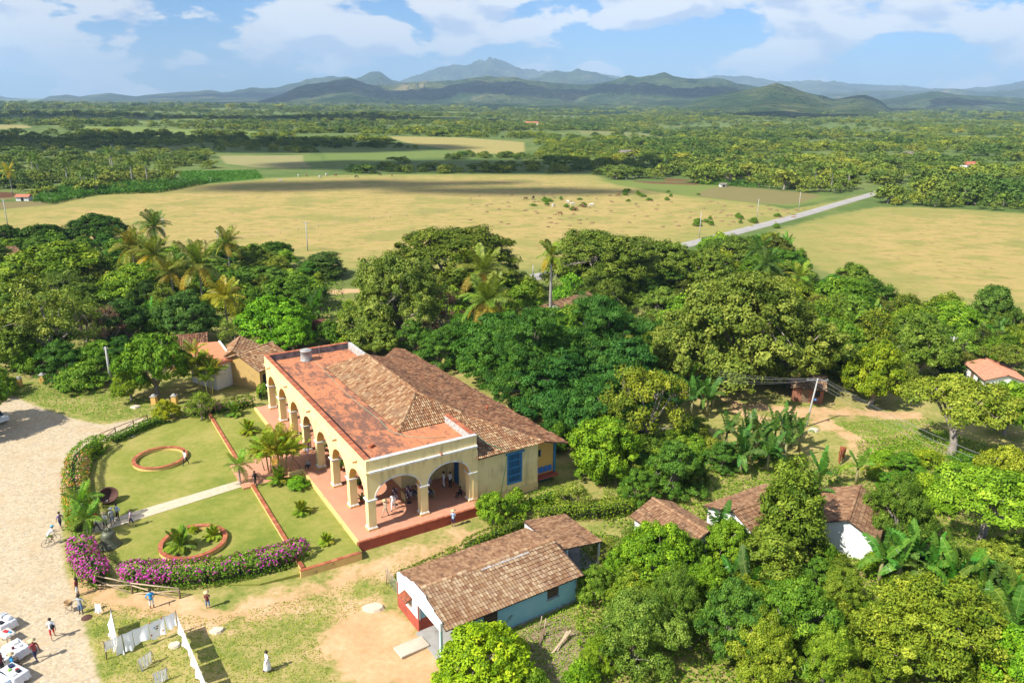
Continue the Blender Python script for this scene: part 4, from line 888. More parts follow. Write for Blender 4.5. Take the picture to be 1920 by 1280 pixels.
# --- behind the hacienda
tree(742, 476, 195, 15, 'bigolive', 'tall pale olive tree behind the flat roof', (1.25, 1.2, 1.15))
tree(842, 425, 305, 14.5, 'bigdome', 'huge dark olive dome tree rising above the village', (.78, .76, .4))
tree(835, 540, 105, 9, 'dry', 'purplish brown leafless tree behind the long tile roof', (.95, .75, .75), 1)
tree(870, 590, 110, 7.5, 'feather', 'leafy tree squeezed between dome tree and long roof', (1.0, 1.15, .75), 1)
tree(825, 615, 100, 6.5, 'feather', 'pale green feathery tree at the far roof end', (1.2, 1.25, .9))
tree(690, 560, 120, 8, 'olive', 'olive tree below the tall pale olive one', (1.15, 1.12, .95))
tree(775, 600, 80, 6, 'feather', 'pale feathery tree at the end of the long tile roof', (1.3, 1.3, 1.0))
tree(1135, 434, 250, 13, 'bigolive', 'wide spreading olive tree right of the royal palm', (.95, .95, .7))
tree(1250, 452, 120, 10, 'olive', 'olive green tree next to the wide spreading olive tree', (.95, 1.0, .75), 1)
tree(1330, 462, 120, 10, 'olive', 'olive green tree near the road verge', (.95, .98, .72))
tree(1010, 575, 215, 14, 'bigfeather', 'big dark feathery tamarind tree shading the long roof', (.85, 1.0, .8))
tree(1130, 556, 240, 14.5, 'bigfeather', 'widest dark blue green feathery tree of the belt', (.72, .92, .85))
tree(1180, 640, 190, 10, 'feather', 'dark feathery tree leaning over the rear yard', (.62, .88, .95))
tree(920, 620, 130, 8, 'feather', 'mid green feathery tree close to the tile roof eave', (1.0, 1.15, .8), 1)
tree(1400, 512, 345, 16.5, 'bigolive', 'enormous pale olive tree with clumped foliage beside the dirt road', (1.22, 1.12, 1.0))
tree(1310, 590, 150, 11, 'olive', 'pale olive tree joined to the enormous olive tree', (1.2, 1.12, 1.0))
tree(1495, 600, 150, 10, 'olive', 'lower olive tree at the right of the enormous olive tree', (1.2, 1.12, .9))
tree(1585, 520, 120, 8, 'round', 'green round tree at the edge of the right pasture', (.9, 1.05, .8))
tree(1480, 470, 90, 7, 'feather', 'green leafy tree by the banana grove near the road', (1.1, 1.2, .7), 1)
tree(1570, 595, 130, 8, 'round', 'mid green spreading tree in front of the pasture edge', (.95, 1.1, .8), 1)
tree(1652, 640, 120, 9, 'dome', 'yellow green rounded tree standing by the dirt road', (1.35, 1.15, .55))
tree(1740, 605, 130, 8.5, 'olive', 'green tree behind the leaning utility pole', (.95, 1.05, .75))
tree(1872, 537, 95, 8.5, 'olive', 'dark green tree at the pasture corner above the white house', (.65, .85, .75), 1)
tree(1795, 565, 110, 7, 'round', 'bright green tree left of the dark pasture corner tree', (1.1, 1.25, .75))
tree(1895, 645, 95, 6, 'umbrella', 'flat olive tree beside the white house roof', (1.0, .95, .7), 1)
tree(1810, 716, 200, 9.0, 'umbrella', 'wide golden olive tree below the white house', (1.45, 1.3, .8))
tree(1905, 715, 90, 7, 'dome', 'bright green tree right of the golden olive tree', (1.15, 1.3, .75), 1)
tree(1215, 690, 175, 10, 'airy', 'yellowing tree with bare grey twigs above the banana plants', (1.4, 1.2, .6), 1)
tree(1160, 735, 110, 7.5, 'airy', 'thin yellow green tree next to the twiggy one', (1.2, 1.15, .7))
tree(1135, 787, 145, 6.8, 'mango', 'bright green mango tree right of the hacienda annex', (1.25, 1.35, .7))
tree(1270, 826, 120, 6.0, 'feather', 'light green fern leaved tree behind the small tiled houses', (1.5, 1.45, 1.1))
tree(1200, 880, 80, 4.2, 'feather', 'low fern leaved tree at the hedge end', (1.45, 1.4, .9), 1)
# --- bottom right, nearest
tree(1238, 980, 140, 5.6, 'mango', 'bright green mango tree in front of the first tiled house', (1.25, 1.4, .7), 1)
tree(1372, 978, 98, 4.6, 'mango', 'small broad leaved green tree between the tiled houses', (1.2, 1.3, .8))
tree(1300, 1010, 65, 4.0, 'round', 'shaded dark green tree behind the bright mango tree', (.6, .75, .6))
tree(1496, 868, 135, 9.5, 'column', 'tall leafy olive tree hiding the middle tiled house', (1.0, 1.05, .6))
tree(1458, 1002, 120, 5.6, 'column', 'golden green leafy tree leaning on the tall olive one', (1.2, 1.2, .75), 1)
tree(1700, 892, 140, 7.0, 'fine', 'dense dark green rounded tree beside the white gable', (.78, .95, .6))
tree(1668, 1020, 50, 2.4, 'bush', 'small green shrub under the dense rounded tree', (1.0, 1.1, .8))
tree(1870, 888, 230, 8.0, 'umbrella', 'flat bright green flame tree with bare spreading branches', (1.25, 1.55, .55), 1)
tree(1905, 845, 120, 8, 'umbrella', 'yellow green umbrella tree behind the flame tree', (1.7, 1.45, .7))
tree(1195, 1112, 190, 5.8, 'fine', 'silvery green bushy tree right of the blue house yard', (1.0, 1.15, .95), 1)
tree(1125, 1190, 75, 3.2, 'fine', 'small lime green tree at the foot of the silvery one', (1.45, 1.6, .6))
tree(1275, 1060, 115, 6, 'fine', 'leafy deep green tree behind the silvery bushy tree', (.85, 1.05, .75))
tree(1390, 1095, 150, 6.2, 'feather', 'grey green feathery tree in the middle of the thicket', (1.35, 1.35, 1.15), 1)
tree(1500, 1085, 190, 6.8, 'feather', 'light green feathery tree with pale flowers in the thicket', (1.75, 1.6, .9))
tree(1440, 1150, 150, 5.2, 'fine', 'golden tipped leafy tree at the thicket front', (1.6, 1.5, .75))
tree(1560, 1170, 120, 5.0, 'fine', 'bright leafy tree right of the golden tipped tree', (1.35, 1.5, .7), 1)
tree(1780, 1088, 330, 8.0, 'fine', 'wide yellow olive tree with star shaped leaf clusters', (1.38, 1.3, .65))
tree(1925, 1180, 150, 6.0, 'dome', 'smooth bright green tree at the thicket corner', (1.2, 1.5, .7))
tree(905, 1183, 185, 4.4, 'dome', 'round lime yellow tree in front of the blue house porch', (1.9, 1.75, .5))
tree(1000, 1250, 80, 2.2, 'bush', 'low green bush near the timber pile', (1.2, 1.3, .8))
tree(925, 925, 72, 3.4, 'mango', 'leafy green bush standing at the terrace wall end', (1.3, 1.4, .85))
tree(965, 915, 60, 2.9, 'bush', 'small fresh green bush next to the side wall', (1.2, 1.3, .8))
tree(1000, 1075, 40, 2.2, 'bush', 'scraggly shrub growing against the blue house wall', (1.1, 1.3, .8))
tree(1075, 905, 75, 3.2, 'airy', 'dry reedy bush under the annex window', (1.5, 1.35, 1.1))
tree(1352, 1000, 62, 2.8, 'bush', 'leafy shrub hiding the wall of the brown tiled cottage', (1.2, 1.35, .75))
tree(1425, 992, 66, 3.2, 'fine', 'pale leafy shrub under the brown tiled cottage eave', (1.35, 1.35, .8), 1)
tree(1560, 1018, 55, 2.6, 'bush', 'dark shrub in front of the tin shed', (.8, 1.0, .6))
tree(1640, 1030, 55, 2.4, 'bush', 'weedy shrub at the foot of the white gable', (1.2, 1.3, .8))
tree(1120, 1062, 85, 3.2, 'fine', 'loose leafy shrub beside the lean-to shed yard', (1.1, 1.3, .75))
tree(1160, 1030, 70, 3.0, 'bush', 'rounded green shrub between shed yard and first cottage', (1.1, 1.3, .7))
tree(1335, 1050, 90, 4.4, 'mango', 'glossy green tree below the brown tiled cottage', (1.1, 1.25, .7), 1)
tree(1590, 1065, 95, 3.8, 'fine', 'olive green shrub below the white gable', (1.2, 1.25, .7), 1)
tree(1540, 1045, 80, 3.6, 'feather', 'light feathery shrub below the tin shed', (1.5, 1.45, .9))
tree(1095, 1235, 80, 2.6, 'bush', 'green shrub at the yard edge near the planks', (1.2, 1.4, .7))
# --- filler shrubs in the belts
HOUSES_XY = []
BELTS = [(pxpoly([(-120, 470), (0, 475), (320, 480), (640, 510), (640, 600), (560, 640), (330, 610), (180, 665), (-120, 690)]), 130, 'left belt'),
         (pxpoly([(650, 520), (960, 545), (1240, 490), (1440, 465), (1560, 540), (1760, 600), (1960, 620), (1960, 740), (1760, 745), (1600, 735), (1340, 725), (1080, 740), (900, 650)]), 150, 'rear belt'),
         (pxpoly([(1110, 1010), (1330, 1020), (1560, 1050), (1760, 1040), (1960, 1030), (1960, 1330), (1500, 1300), (1480, 1230), (1130, 1225), (1100, 1180)]), 50, 'thicket'),
         (pxpoly([(1200, 800), (1480, 850), (1400, 910), (1180, 930), (1060, 900)]), 26, 'house gap')]
def filler():
    rng = np.random.RandomState(31)
    labels = {'left belt': ('low green bush filling the gaps between the left village trees', 'filler bushes of the left village'), 'rear belt': ('low green bush under the tree belt behind the hacienda', 'filler bushes behind the hacienda'),
              'thicket': ('low leafy bush in the thicket below the tiled houses', 'filler bushes of the thicket'), 'house gap': ('low leafy bush between the hacienda hedge and the tiled houses', 'filler bushes by the tiled houses')}
    for poly, n, nm in BELTS:
        P = np.array(poly); k = 0; tries = 0
        while k < n and tries < 6000:
            tries += 1; x = rng.uniform(P[:, 0].min(), P[:, 0].max()); y = rng.uniform(P[:, 1].min(), P[:, 1].max())
            if not inpoly((x, y), poly): continue
            if any((x-a)**2+(y-c)**2 < (r_*.45)**2 for a, c, r_ in TREES): continue
            if any((x-a)**2+(y-c)**2 < r_*r_ for a, c, r_ in HOUSES_XY): continue
            if any(line_d(np.array([x]), np.array([y]), p)[0] < w+2.2 for p, w in ROADS_D): continue
            h = rng.uniform(1.8, 3.4) if nm in ('thicket', 'house gap') else rng.uniform(3.0, 7.0); w = h*rng.uniform(1.1, 1.6); k += 1
            kd = ('bush', 'olive', 'round', 'feather', 'bush', 'airy')[rng.randint(6)]; s_ = rng.uniform(.55, 1.35)
            TREES.append((x, y, w*.5)); tn = ('dark', 'mid green', 'bright green')[0 if s_ < .8 else 1 if s_ < 1.08 else 2]
            kn = {'bush': 'rounded bush', 'olive': 'clumpy olive leaved bush', 'round': 'dense leafy bush', 'feather': 'feathery bush', 'airy': 'thin airy bush'}[kd] if h < 4 else {'bush': 'low domed tree', 'olive': 'clumpy olive leaved small tree', 'round': 'dense leafy small tree', 'feather': 'feathery small tree', 'airy': 'thin airy small tree'}[kd]
            where = {'left belt': 'among the left village trees', 'rear belt': 'in the tree belt behind the hacienda', 'thicket': 'in the thicket below the tiled cottages', 'house gap': 'between the hacienda hedge and the tiled cottages'}[nm]
            lab = tn+' '+kn+' '+where; grp = tn+' '+kn+' plants '+where
            plant_at((x, y, gz(x, y)), w, h, kd, 0, 'bush' if h < 4 else 'small_tree', lab, 'shrub', (s_*rng.uniform(.85, 1.3), s_*rng.uniform(.95, 1.2), s_*.8), grp)

# ------------------------------------------------------------------ palms and bananas
def frond_mesh(name, L, sag, npair, leaf_l, mat, seed, wid=.055, rise=.35, vee=.35):
    rng = np.random.RandomState(seed); mb = MB(); n = 11; pts = []
    for i in range(n):
        s_ = i/(n-1); pts.append(Vector((L*s_*(1-.18*sag*s_), 0, L*(rise*s_ - sag*s_*s_*.85))))
    mb.tube(pts, [.05*(1-.85*i/(n-1)) for i in range(n)], 4, cap=False)
    F = []
    for i in range(npair):
        s_ = .12+.88*i/npair; k = s_*(n-1); a = int(k); p = pts[a].lerp(pts[min(a+1, n-1)], k-a); d = (pts[min(a+1, n-1)]-pts[a]).normalized()
        ll = leaf_l*(sin(pi*min(1, s_*.93+.1))**.6+.12)*rng.uniform(.85, 1.1)
        for sg in (-1, 1):
            o = (Vector((0, sg, 0))*1.0 + d*.75 + Vector((0, 0, vee-.25*rng.rand()))).normalized(); tip = p+o*ll+Vector((0, 0, -ll*rng.uniform(.25, .6)))
            mid = p+o*ll*.5; w = d*wid
            mb.face([p-w*.6, mid-w, mid+w, p+w*.6], 0); mb.face([mid-w, tip, mid+w], 0)
    me = mb.mesh(name, mat); a = me.attributes.new('tint', 'FLOAT', 'FACE'); a.data.foreach_set('value', np.clip(rng.normal(.5, .22, len(me.polygons)), 0, 1).astype(np.float32)); return me
FR = {k: [frond_mesh('frond_'+k, *a) for a in v] for k, v in {
    'coco': [(3.4, .25, 24, .95, LEAFP, 1, .06, .55), (3.5, .6, 24, .95, LEAFP, 2, .06, .4), (3.3, .95, 24, .9, LEAFP, 3, .06, .2)],
    'royal': [(3.0, .35, 22, .8, LEAFP, 4, .07, .6, .5), (3.0, .75, 22, .8, LEAFP, 5, .07, .4, .4), (2.8, 1.1, 22, .8, LEAFP, 6, .07, .2)],
    'areca': [(1.9, .35, 17, .55, LEAFP, 7, .045, .9, .5), (2.0, .75, 17, .55, LEAFP, 8, .045, .7, .5)],
    'sago': [(1.0, .3, 22, .30, LEAFP, 9, .028, .9, .35), (1.05, .65, 22, .30, LEAFP, 10, .028, .55, .35)]}.items()}
def palm(P, trunk_h, r, kind, nf, sc, name, label, tone=(1, 1, 1), lean=(0, 0), group=None, old=None, trunkmat=None, cat='palm'):
    o = thing(name, label, cat, P, rnd.uniform(0, 6.28), group); mb = MB(); n = 7
    path = [Vector((lean[0]*(i/(n-1))**2, lean[1]*(i/(n-1))**2, trunk_h*i/(n-1)-.1)) for i in range(n)]
    bulge = [1.35, 1.05, .95, 1.0 if kind != 'royal' else 1.12, .95, .82, .72]
    if trunk_h > .3: mb.tube(path, [r*q for q in bulge], 8); mb.build('trunk', trunkmat or BARKP, o)
    if kind == 'royal':
        mb = MB(); mb.tube([path[-1]-Vector((0, 0, .05)), path[-1]+Vector((0, 0, .5)), path[-1]+Vector((0, 0, 1.1))], [r*.8, r*.85, r*.4], 8); mb.build('crown_shaft', M('palm_sheath', (.16, .26, .07), (.12, .2, .05), 3, .5, 0), o); top = path[-1]+Vector((0, 0, 1.0))
    else: top = path[-1]
    for i in range(nf):
        lay = i/nf; me = FR[kind][min(len(FR[kind])-1, int(lay*len(FR[kind])))]; el = 1.05-1.45*lay+rnd.uniform(-.12, .12)
        c = tone if not (old and lay > .72) else old; c = tuple(q*rnd.uniform(.8, 1.2) for q in c)
        link('frond', me, o, top, (rnd.uniform(-.25, .25), -el*.75, i*2.399), sc*rnd.uniform(.88, 1.1), c)
    return o
def palm_at(px, py, h, kind, nf, sc, name, label, r=.16, **kw):
    """px, py: middle of the crown"""
    P = at(px, py, h); P.z = gz(P.x, P.y); return palm(P, h-P.z, r, kind, nf, sc, name, label, **kw)
GOLD = (2.6, 1.6, .55); OLD = (2.0, 1.25, .7)
palm_at(292, 425, 9.0, 'coco', 23, 1.37, 'coconut_palm', 'coconut palm standing alone against the pasture', tone=(.7, .85, .8), lean=(.6, .3))
palm_at(248, 465, 8.6, 'coco', 23, 1.46, 'coconut_palm', 'coconut palm with yellow lower fronds left of its twin', tone=(1.3, 1.15, .8), lean=(-.5, .2), old=OLD)
palm_at(288, 478, 8.4, 'coco', 22, 1.40, 'coconut_palm', 'coconut palm with hanging golden fronds right of its twin', tone=(1.2, 1.1, .8), old=GOLD)
palm_at(372, 498, 8.4, 'coco', 24, 1.65, 'coconut_palm', 'large coconut palm with wide drooping fronds', tone=(1.25, 1.2, 1.0), old=OLD, lean=(.4, 0))
palm_at(320, 512, 7.0, 'coco', 19, 1.16, 'coconut_palm', 'ragged coconut palm with brown skirt', tone=(1.1, 1.0, .7), old=(1.6, 1.0, .7))
palm_at(426, 456, 7.6, 'coco', 21, 1.22, 'coconut_palm', 'coconut palm near the left power pole', tone=(1.15, 1.05, .85), old=OLD)
palm_at(421, 558, 6.6, 'coco', 20, 1.20, 'coconut_palm', 'yellowing coconut palm beside the vivid green dome tree', tone=(1.9, 1.45, .6), old=GOLD)
palm_at(905, 510, 10.5, 'coco', 21, 1.46, 'coconut_palm', 'tall coconut palm in front of the huge dome tree', tone=(1.35, 1.3, .9), old=OLD)
palm_at(908, 565, 9.5, 'coco', 24, 1.35, 'coconut_palm', 'pale coconut palm with arching fronds over the tile roof', tone=(1.1, 1.2, .85), lean=(.4, -.3), old=OLD)
palm_at(1034, 492, 12.5, 'royal', 16, 1.1, 'royal_palm', 'royal palm with straight pale trunk beside the village roofs', tone=(1.15, 1.25, .9), r=.24, old=GOLD)
palm_at(1425, 470, 6.0, 'coco', 19, 1.16, 'coconut_palm', 'dark palm by the country road', tone=(.6, .85, .7))
palm_at(1440, 495, 5.5, 'coco', 18, 1.22, 'coconut_palm', 'low dark palm at the edge of the banana grove', tone=(.6, .85, .75))
palm_at(1500, 520, 4.5, 'coco', 16, 1.04, 'coconut_palm', 'short bright palm at the right pasture fence', tone=(1.3, 1.35, .8))
palm_at(447, 872, 2.6, 'coco', 12, .55, 'young_palm', 'young palm with slim trunk at the path end', r=.09, tone=(1.2, 1.45, .8))
palm_at(152, 940, 3.0, 'coco', 13, .62, 'young_palm', 'young green palm growing out of the orange hedge', r=.09, tone=(.9, 1.3, .8))
palm_at(160, 972, 2.2, 'coco', 12, .58, 'young_palm', 'low young palm at the garden gate beside the hedge', r=.09, tone=(.9, 1.3, .8))
def clump(px, py, n, rad, h, kind, sc, name, label, tone, z=UZ, hx=None):
    P = at(px, py, z); o = thing(name, label, 'palm', P, 0)
    for i in range(n):
        a = 2.4*i; r_ = rad*sqrt((i+.5)/n); b_ = Vector((r_*cos(a), r_*sin(a), 0)); tp = b_*1.7+Vector((0, 0, h*rnd.uniform(.6, 1.05)))
        mb = MB(); mb.tube([b_-Vector((0, 0, .1)), b_.lerp(tp, .5)*1.0+Vector((0, 0, .05)), tp], [.055, .045, .04], 6); mb.build('stem', M('areca_stem', (.34, .30, .10), (.26, .22, .08), 4, .7, 0), o)
        for k in range(9):
            me = FR[kind][k % 2]; c = tuple(q*rnd.uniform(.75, 1.25) for q in (tone if rnd.random() > .18 else (2.2, 1.5, .6)))
            link('frond', me, o, tp, (rnd.uniform(-.3, .3), -rnd.uniform(-.1, .75), k*.9+a), sc*rnd.uniform(.8, 1.1), c)
clump(528, 888, 11, .9, 3.2, 'areca', 1.2, 'areca_palm', 'clump of yellowish areca palms on the forecourt beside the steps', (1.7, 1.55, .6))
clump(505, 880, 5, .5, 2.1, 'areca', .9, 'areca_palm', 'smaller areca palm clump left of the taller clump by the steps', (1.5, 1.5, .7))
clump(392, 742, 7, .8, 3.6, 'areca', 1.15, 'areca_palm', 'tall areca palm clump in front of the tiled farmhouse', (1.15, 1.2, .6), .2)
clump(378, 738, 3, .4, 5.2, 'areca', 1.15, 'areca_palm', 'highest areca palm stems beside the orange flat roof', (1.15, 1.2, .6), .2)
def sago(px, py, z, sc, label, tone=(1.5, 1.6, .7), nf=24):
    P = at(px, py, z); palm(P, .25*sc, .10*sc, 'sago', nf, sc, 'cycad', label, tone, cat='cycad', trunkmat=BARK)
    s_ = MB(); s_.lathe([(.55*sc, -.02), (.5*sc, .03), (.12, .06), (0.0, .06)], 14, closed=True); tag(s_.build('soil_mound', M('red_soil', (.24, .13, .07), (.17, .09, .05), 4, .95, .2), None, loc=P), 'bare soil patch round '+label, 'soil')
sago(566, 962, UZ, 1.05, 'the bushy cycad in the middle of the raised grass strip', (1.5, 1.5, .7), 24)
sago(611, 1018, UZ, .8, 'the small cycad beside the terrace corner')
sago(338, 1030, LZ, 1.55, 'the largest cycad inside the ring bed by the bougainvillea', (1.2, 1.4, .75))
sago(400, 1008, LZ, .95, 'the small cycad on soil inside the ring bed by the bougainvillea')
sago(441, 778, UZ, 1.25, 'the cycad nearest the clipped flowering hedge', (.95, 1.25, .7))
sago(466, 812, UZ, 1.3, 'the yellow green cycad left of the areca clump', (1.7, 1.6, .6))
sago(523, 905, UZ, 1.3, 'the cycad hidden at the foot of the areca clump', (1.2, 1.35, .7))
tree(556, 893, 46, 1.25, 'bush', 'glossy round shrub on the strip beside the gallery steps', (1.1, 1.5, .7), z0=UZ)
tree(362, 985, 20, .7, 'bush', 'tiny yellow shrub on the rim of the palm ring bed', (2.2, 1.8, .5), z0=LZ)
# banana plants
def banana_leaf(seed, L, W_, sag, rise):
    """midrib with torn side strips"""
    rng = np.random.RandomState(seed); n = 11; V = []; F = []; T = []
    pt = lambda s_: np.array([L*s_*(1-.2*sag*s_), 0, L*(rise*s_-sag*s_*s_)]); wd = lambda s_: W_*(sin(pi*min(1, max(.04, s_*.9+.1)))**.5)*.5
    for i in range(n):
        a, b_ = pt(i/n), pt((i+1)/n); q = len(V); V += [a+[0, -.022, .01], b_+[0, -.018, .01], b_+[0, .018, .01], a+[0, .022, .01]]; F.append((q, q+1, q+2, q+3)); T.append(.98)
        for sg in (-1, 1):
            c = 0.0
            while c < .98:
                e = min(1.0, c+rng.choice([.5, 1.0, 1.0])); s0 = (i+c)/n; s1 = (i+e-.06)/n; dr = rng.uniform(-.05, .28)*W_; w0, w1 = wd(s0), wd(s1); f = rng.uniform(.02, .10)*L/n
                p0, p1 = pt(s0), pt(s1); q = len(V); V += [p0, p0+[f, sg*w0, .14*w0-dr*.5], p1+[f*1.3, sg*w1, .14*w1-dr], p1]; F.append((q, q+1, q+2, q+3) if sg < 0 else (q+3, q+2, q+1, q)); T.append(float(np.clip(rng.normal(.42, .16), 0, 1))); c = e
    return fast_mesh('banana_leaf', np.array(V), np.array(F), LEAFB, tint=T)
BL = [banana_leaf(i, *a) for i, a in enumerate([(2.2, .66, .25, .9), (2.4, .7, .6, .8), (2.3, .64, .95, .65)])]
stm = MB(); stm.tube([(0, 0, -.1), (.02, 0, .9), (0, 0, 1.9)], [.16, .13, .09], 8); stm_me = stm.mesh('banana_stem', M('banana_stem', (.22, .24, .09), (.28, .22, .12), 3, .6, 0))
def banana(x, y, sc, label, group, tone=(1, 1, 1), nl=7):
    o = thing('banana_plant', label, 'banana plant', (x, y, gz(x, y)), rnd.uniform(0, 6.28), group, sc); link('stem', stm_me, o)
    for k in range(nl):
        lay = k/nl; c = tuple(q*rnd.uniform(.75, 1.25) for q in tone)
        link('leaf', BL[min(2, int(lay*3))], o, (0, 0, 1.85), (rnd.uniform(-.5, .5), -(.75-1.0*lay), k*2.4+rnd.uniform(-.3, .3)), rnd.uniform(.8, 1.1), c)
def banana_row(pts, sc, label, group, spread=1.3, tone=(1, 1, 1)):
    for px, py in pts:
        P = at(px, py, 1.0*sc); banana(P.x+rnd.uniform(-.3, .3), P.y+rnd.uniform(-.3, .3), sc*rnd.uniform(.85, 1.15), label, group, tone)
def scatter_px(x0, x1, y0, y1, n, seed):
    r_ = random.Random(seed); return [(r_.uniform(x0, x1), r_.uniform(y0, y1)) for _ in range(n)]
banana_row(scatter_px(1290, 1345, 735, 770, 7, 1), 1.15, 'banana plant in the grove under the yellowing twiggy tree', 'bananas under the twiggy tree', tone=(.85, .95, .9))
banana_row([(1365+i*17+rnd.uniform(-5, 5), 822+rnd.uniform(-14, 22)+abs(i-4)*2) for i in range(9)]+[(1400, 862), (1440, 868), (1475, 850), (1420, 845), (1385, 868)], 1.2, 'banana plant in the dense row beside the dirt road', 'bananas beside the dirt road')
banana_row([(1535, 905), (1520, 940)], 1.25, 'banana plant with long leaves over the middle tiled roof', 'bananas over the middle tiled roof', tone=(1.0, 1.1, .9))
banana_row([(1600, 890)], .95, 'lone pale banana plant near the grazing horse', None, tone=(1.6, 1.5, 1.0))
banana_row([(1655, 1075), (1680, 1080), (1715, 1065), (1745, 1075), (1790, 1095), (1815, 1110), (1840, 1130), (1870, 1150), (1900, 1165), (1850, 1165), (1895, 1195), (1770, 1110)], 1.25, 'tall banana plant in the row behind the yellow olive tree', 'bananas behind the yellow olive tree', tone=(1.2, 1.25, 1.0))
banana_row(scatter_px(1740, 1910, 625, 665, 12, 5), 1.1, 'banana plant on the slope above the white house', 'bananas above the white house', tone=(1.2, 1.25, 1.0))
banana_row(scatter_px(1420, 1490, 455, 480, 10, 6), 1.2, 'banana plant in the grove by the country road', 'bananas by the country road', tone=(1.2, 1.35, .9))
banana_row(scatter_px(1590, 1680, 585, 615, 7, 9), 1.1, 'yellowish banana plant at the right pasture edge', 'bananas at the right pasture edge', tone=(1.7, 1.5, .8))
banana_row([(280, 612), (305, 608), (318, 618)], 1.3, 'banana plant with long leaves above the mango tree', 'bananas above the mango tree', tone=(1.0, 1.1, 1.0))
banana_row(scatter_px(575, 610, 565, 600, 6, 12), 1.2, 'banana plant between the dome tree and the track', 'bananas by the farm track', tone=(.95, 1.1, .9))
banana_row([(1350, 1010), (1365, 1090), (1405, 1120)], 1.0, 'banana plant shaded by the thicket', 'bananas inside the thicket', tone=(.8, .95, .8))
# ------------------------------------------------------------------ blue roadside house
TEAL = M('sky_blue_plaster', (.27, .54, .66), (.33, .59, .69), 1.1, .9, .12, 5, spots=(.10, .17, .18), spot_scale=.55, thr=.60)
P2 = at(826, 1233.5); BROT = radians(33.43)
bh = thing('blue_house', 'small blue plastered house with white and red front and flat tile roof', 'house', P2, BROT)
HOUSES_XY.append((P2.x+5, P2.y+6, 8.5))
LX, LW = 12.0, 6.84
s_ = MB(); s_.box(0.0, 12.1, -.12, LW+.05, -.3, .10); s_.box(-.3, .0, -.12, 3.3, -.3, .06); s_.build('floor_slab', CONC, bh)
s_ = MB()
for x0, x1, z0, z1 in ((2.6, 3.55, .1, 2.55), (4.75, 9.2, .1, 2.55), (10.3, 12.0, .1, 2.55), (3.55, 4.75, .1, .95), (3.55, 4.75, 2.05, 2.55), (9.2, 10.3, .1, 1.15), (9.2, 10.3, 2.1, 2.55)): s_.box(x0, x1, 0, .18, z0, z1)
s_.build('side_wall', TEAL, bh)
s_ = MB(); s_.mesh_([(11.82, .182, .1), (11.82, LW, .1), (11.82, LW, 2.6), (11.82, LW/2, 3.45), (11.82, .182, 2.6), (11.998, .182, .1), (11.998, LW, .1), (11.998, LW, 2.6), (11.998, LW/2, 3.45), (11.998, .182, 2.6)], [(4, 3, 2, 1, 0), (5, 6, 7, 8, 9), (0, 1, 6, 5), (1, 2, 7, 6), (2, 3, 8, 7), (3, 4, 9, 8), (4, 0, 5, 9)]); s_.build('end_wall', TEAL, bh)
s_ = MB(); s_.box(.2, 11.8, LW-.18, LW, .1, 2.6); s_.build('back_wall', WALLW, bh)
s_ = MB(); s_.box(2.6, 2.78, .19, 1.0, 1.1, 2.6); s_.box(2.6, 2.78, 2.0, 3.3, 1.1, 2.6); s_.box(2.6, 2.78, 1.0, 2.0, 2.15, 2.6); s_.box(.2, 2.6, 3.3, 3.48, 1.1, 2.6); s_.build('porch_wall', TEAL, bh)
s_ = MB(); s_.box(2.59, 2.785, .185, 1.0, .1, 1.1); s_.box(2.59, 2.785, 2.0, 3.3, .1, 1.1); s_.box(.2, 2.59, 3.29, 3.485, .1, 1.1); s_.build('porch_dado', REDW, bh)
s_ = MB(); s_.box(2.66, 2.72, 1.01, 1.99, .1, 2.14); s_.build('porch_door', BLUED, bh)
# front: white upper wall and stepped parapet, red dado
def front_poly(zlow, ztop): return None
prof = [(LW+.06, 3.02), (5.9, 3.12), (5.75, 3.28), (4.6, 3.45), (4.45, 3.62), (2.4, 3.62), (2.25, 3.42), (1.2, 3.22), (1.05, 3.06), (-.1, 2.96)]
s_ = MB(); low = 2.28
F_ = [(-.02, y, z) for y, z in prof]+[(-.02, -.1, low), (-.02, LW+.06, low)]; B2 = [(.16, y, z) for _, y, z in F_]; n = len(F_)
s_.mesh_(F_+B2, [tuple(range(n)), tuple(range(2*n-1, n-1, -1))]+[(i, i+n, (i+1) % n+n, (i+1) % n) for i in range(n)]); s_.build('front_parapet', M('bright_whitewash', (.82, .82, .80), (.74, .74, .72), 1.5, .9, .08, 5), bh)
s_ = MB(); s_.box(-.01, .15, 3.30, 4.55, 1.0, 2.278); s_.box(-.01, .15, 5.35, LW+.04, 1.0, 2.278); s_.box(-.01, .15, 4.55, 5.35, 1.0, 1.15); s_.box(-.01, .15, 4.55, 5.35, 2.1, 2.278); s_.build('front_wall', MATS['bright_whitewash'], bh)
s_ = MB(); s_.box(-.04, .17, 3.28, LW+.06, -.1, .998); s_.build('front_dado', REDW, bh)
s_ = MB(); s_.box(-.045, -.011, 3.28, 3.42, 1.0, 2.277); s_.box(-.045, -.011, LW-.08, LW+.05, 1.0, 2.277); s_.build('red_trim', REDW, bh)
w_ = MB(); w_.box(.05, .09, 4.56, 5.34, 1.16, 2.09); wn = w_.build('front_window', WOODD, bh)
for i in range(5): s_ = MB(); s_.box(.02, .05, 4.58, 5.32, 1.2+i*.18, 1.33+i*.18); s_.build('louvre', WOODL, wn)
aw = MB(); aw.mesh_([(-.02, 4.3, 2.27), (-.02, 5.6, 2.27), (-.55, 5.6, 2.02), (-.55, 4.3, 2.02), (-.02, 4.3, 2.22), (-.02, 5.6, 2.22), (-.55, 5.6, 1.97), (-.55, 4.3, 1.97)], [(0, 1, 2, 3), (7, 6, 5, 4), (0, 4, 5, 1), (1, 5, 6, 2), (2, 6, 7, 3), (3, 7, 4, 0)]); awn = aw.build('window_canopy', UNDER, bh)
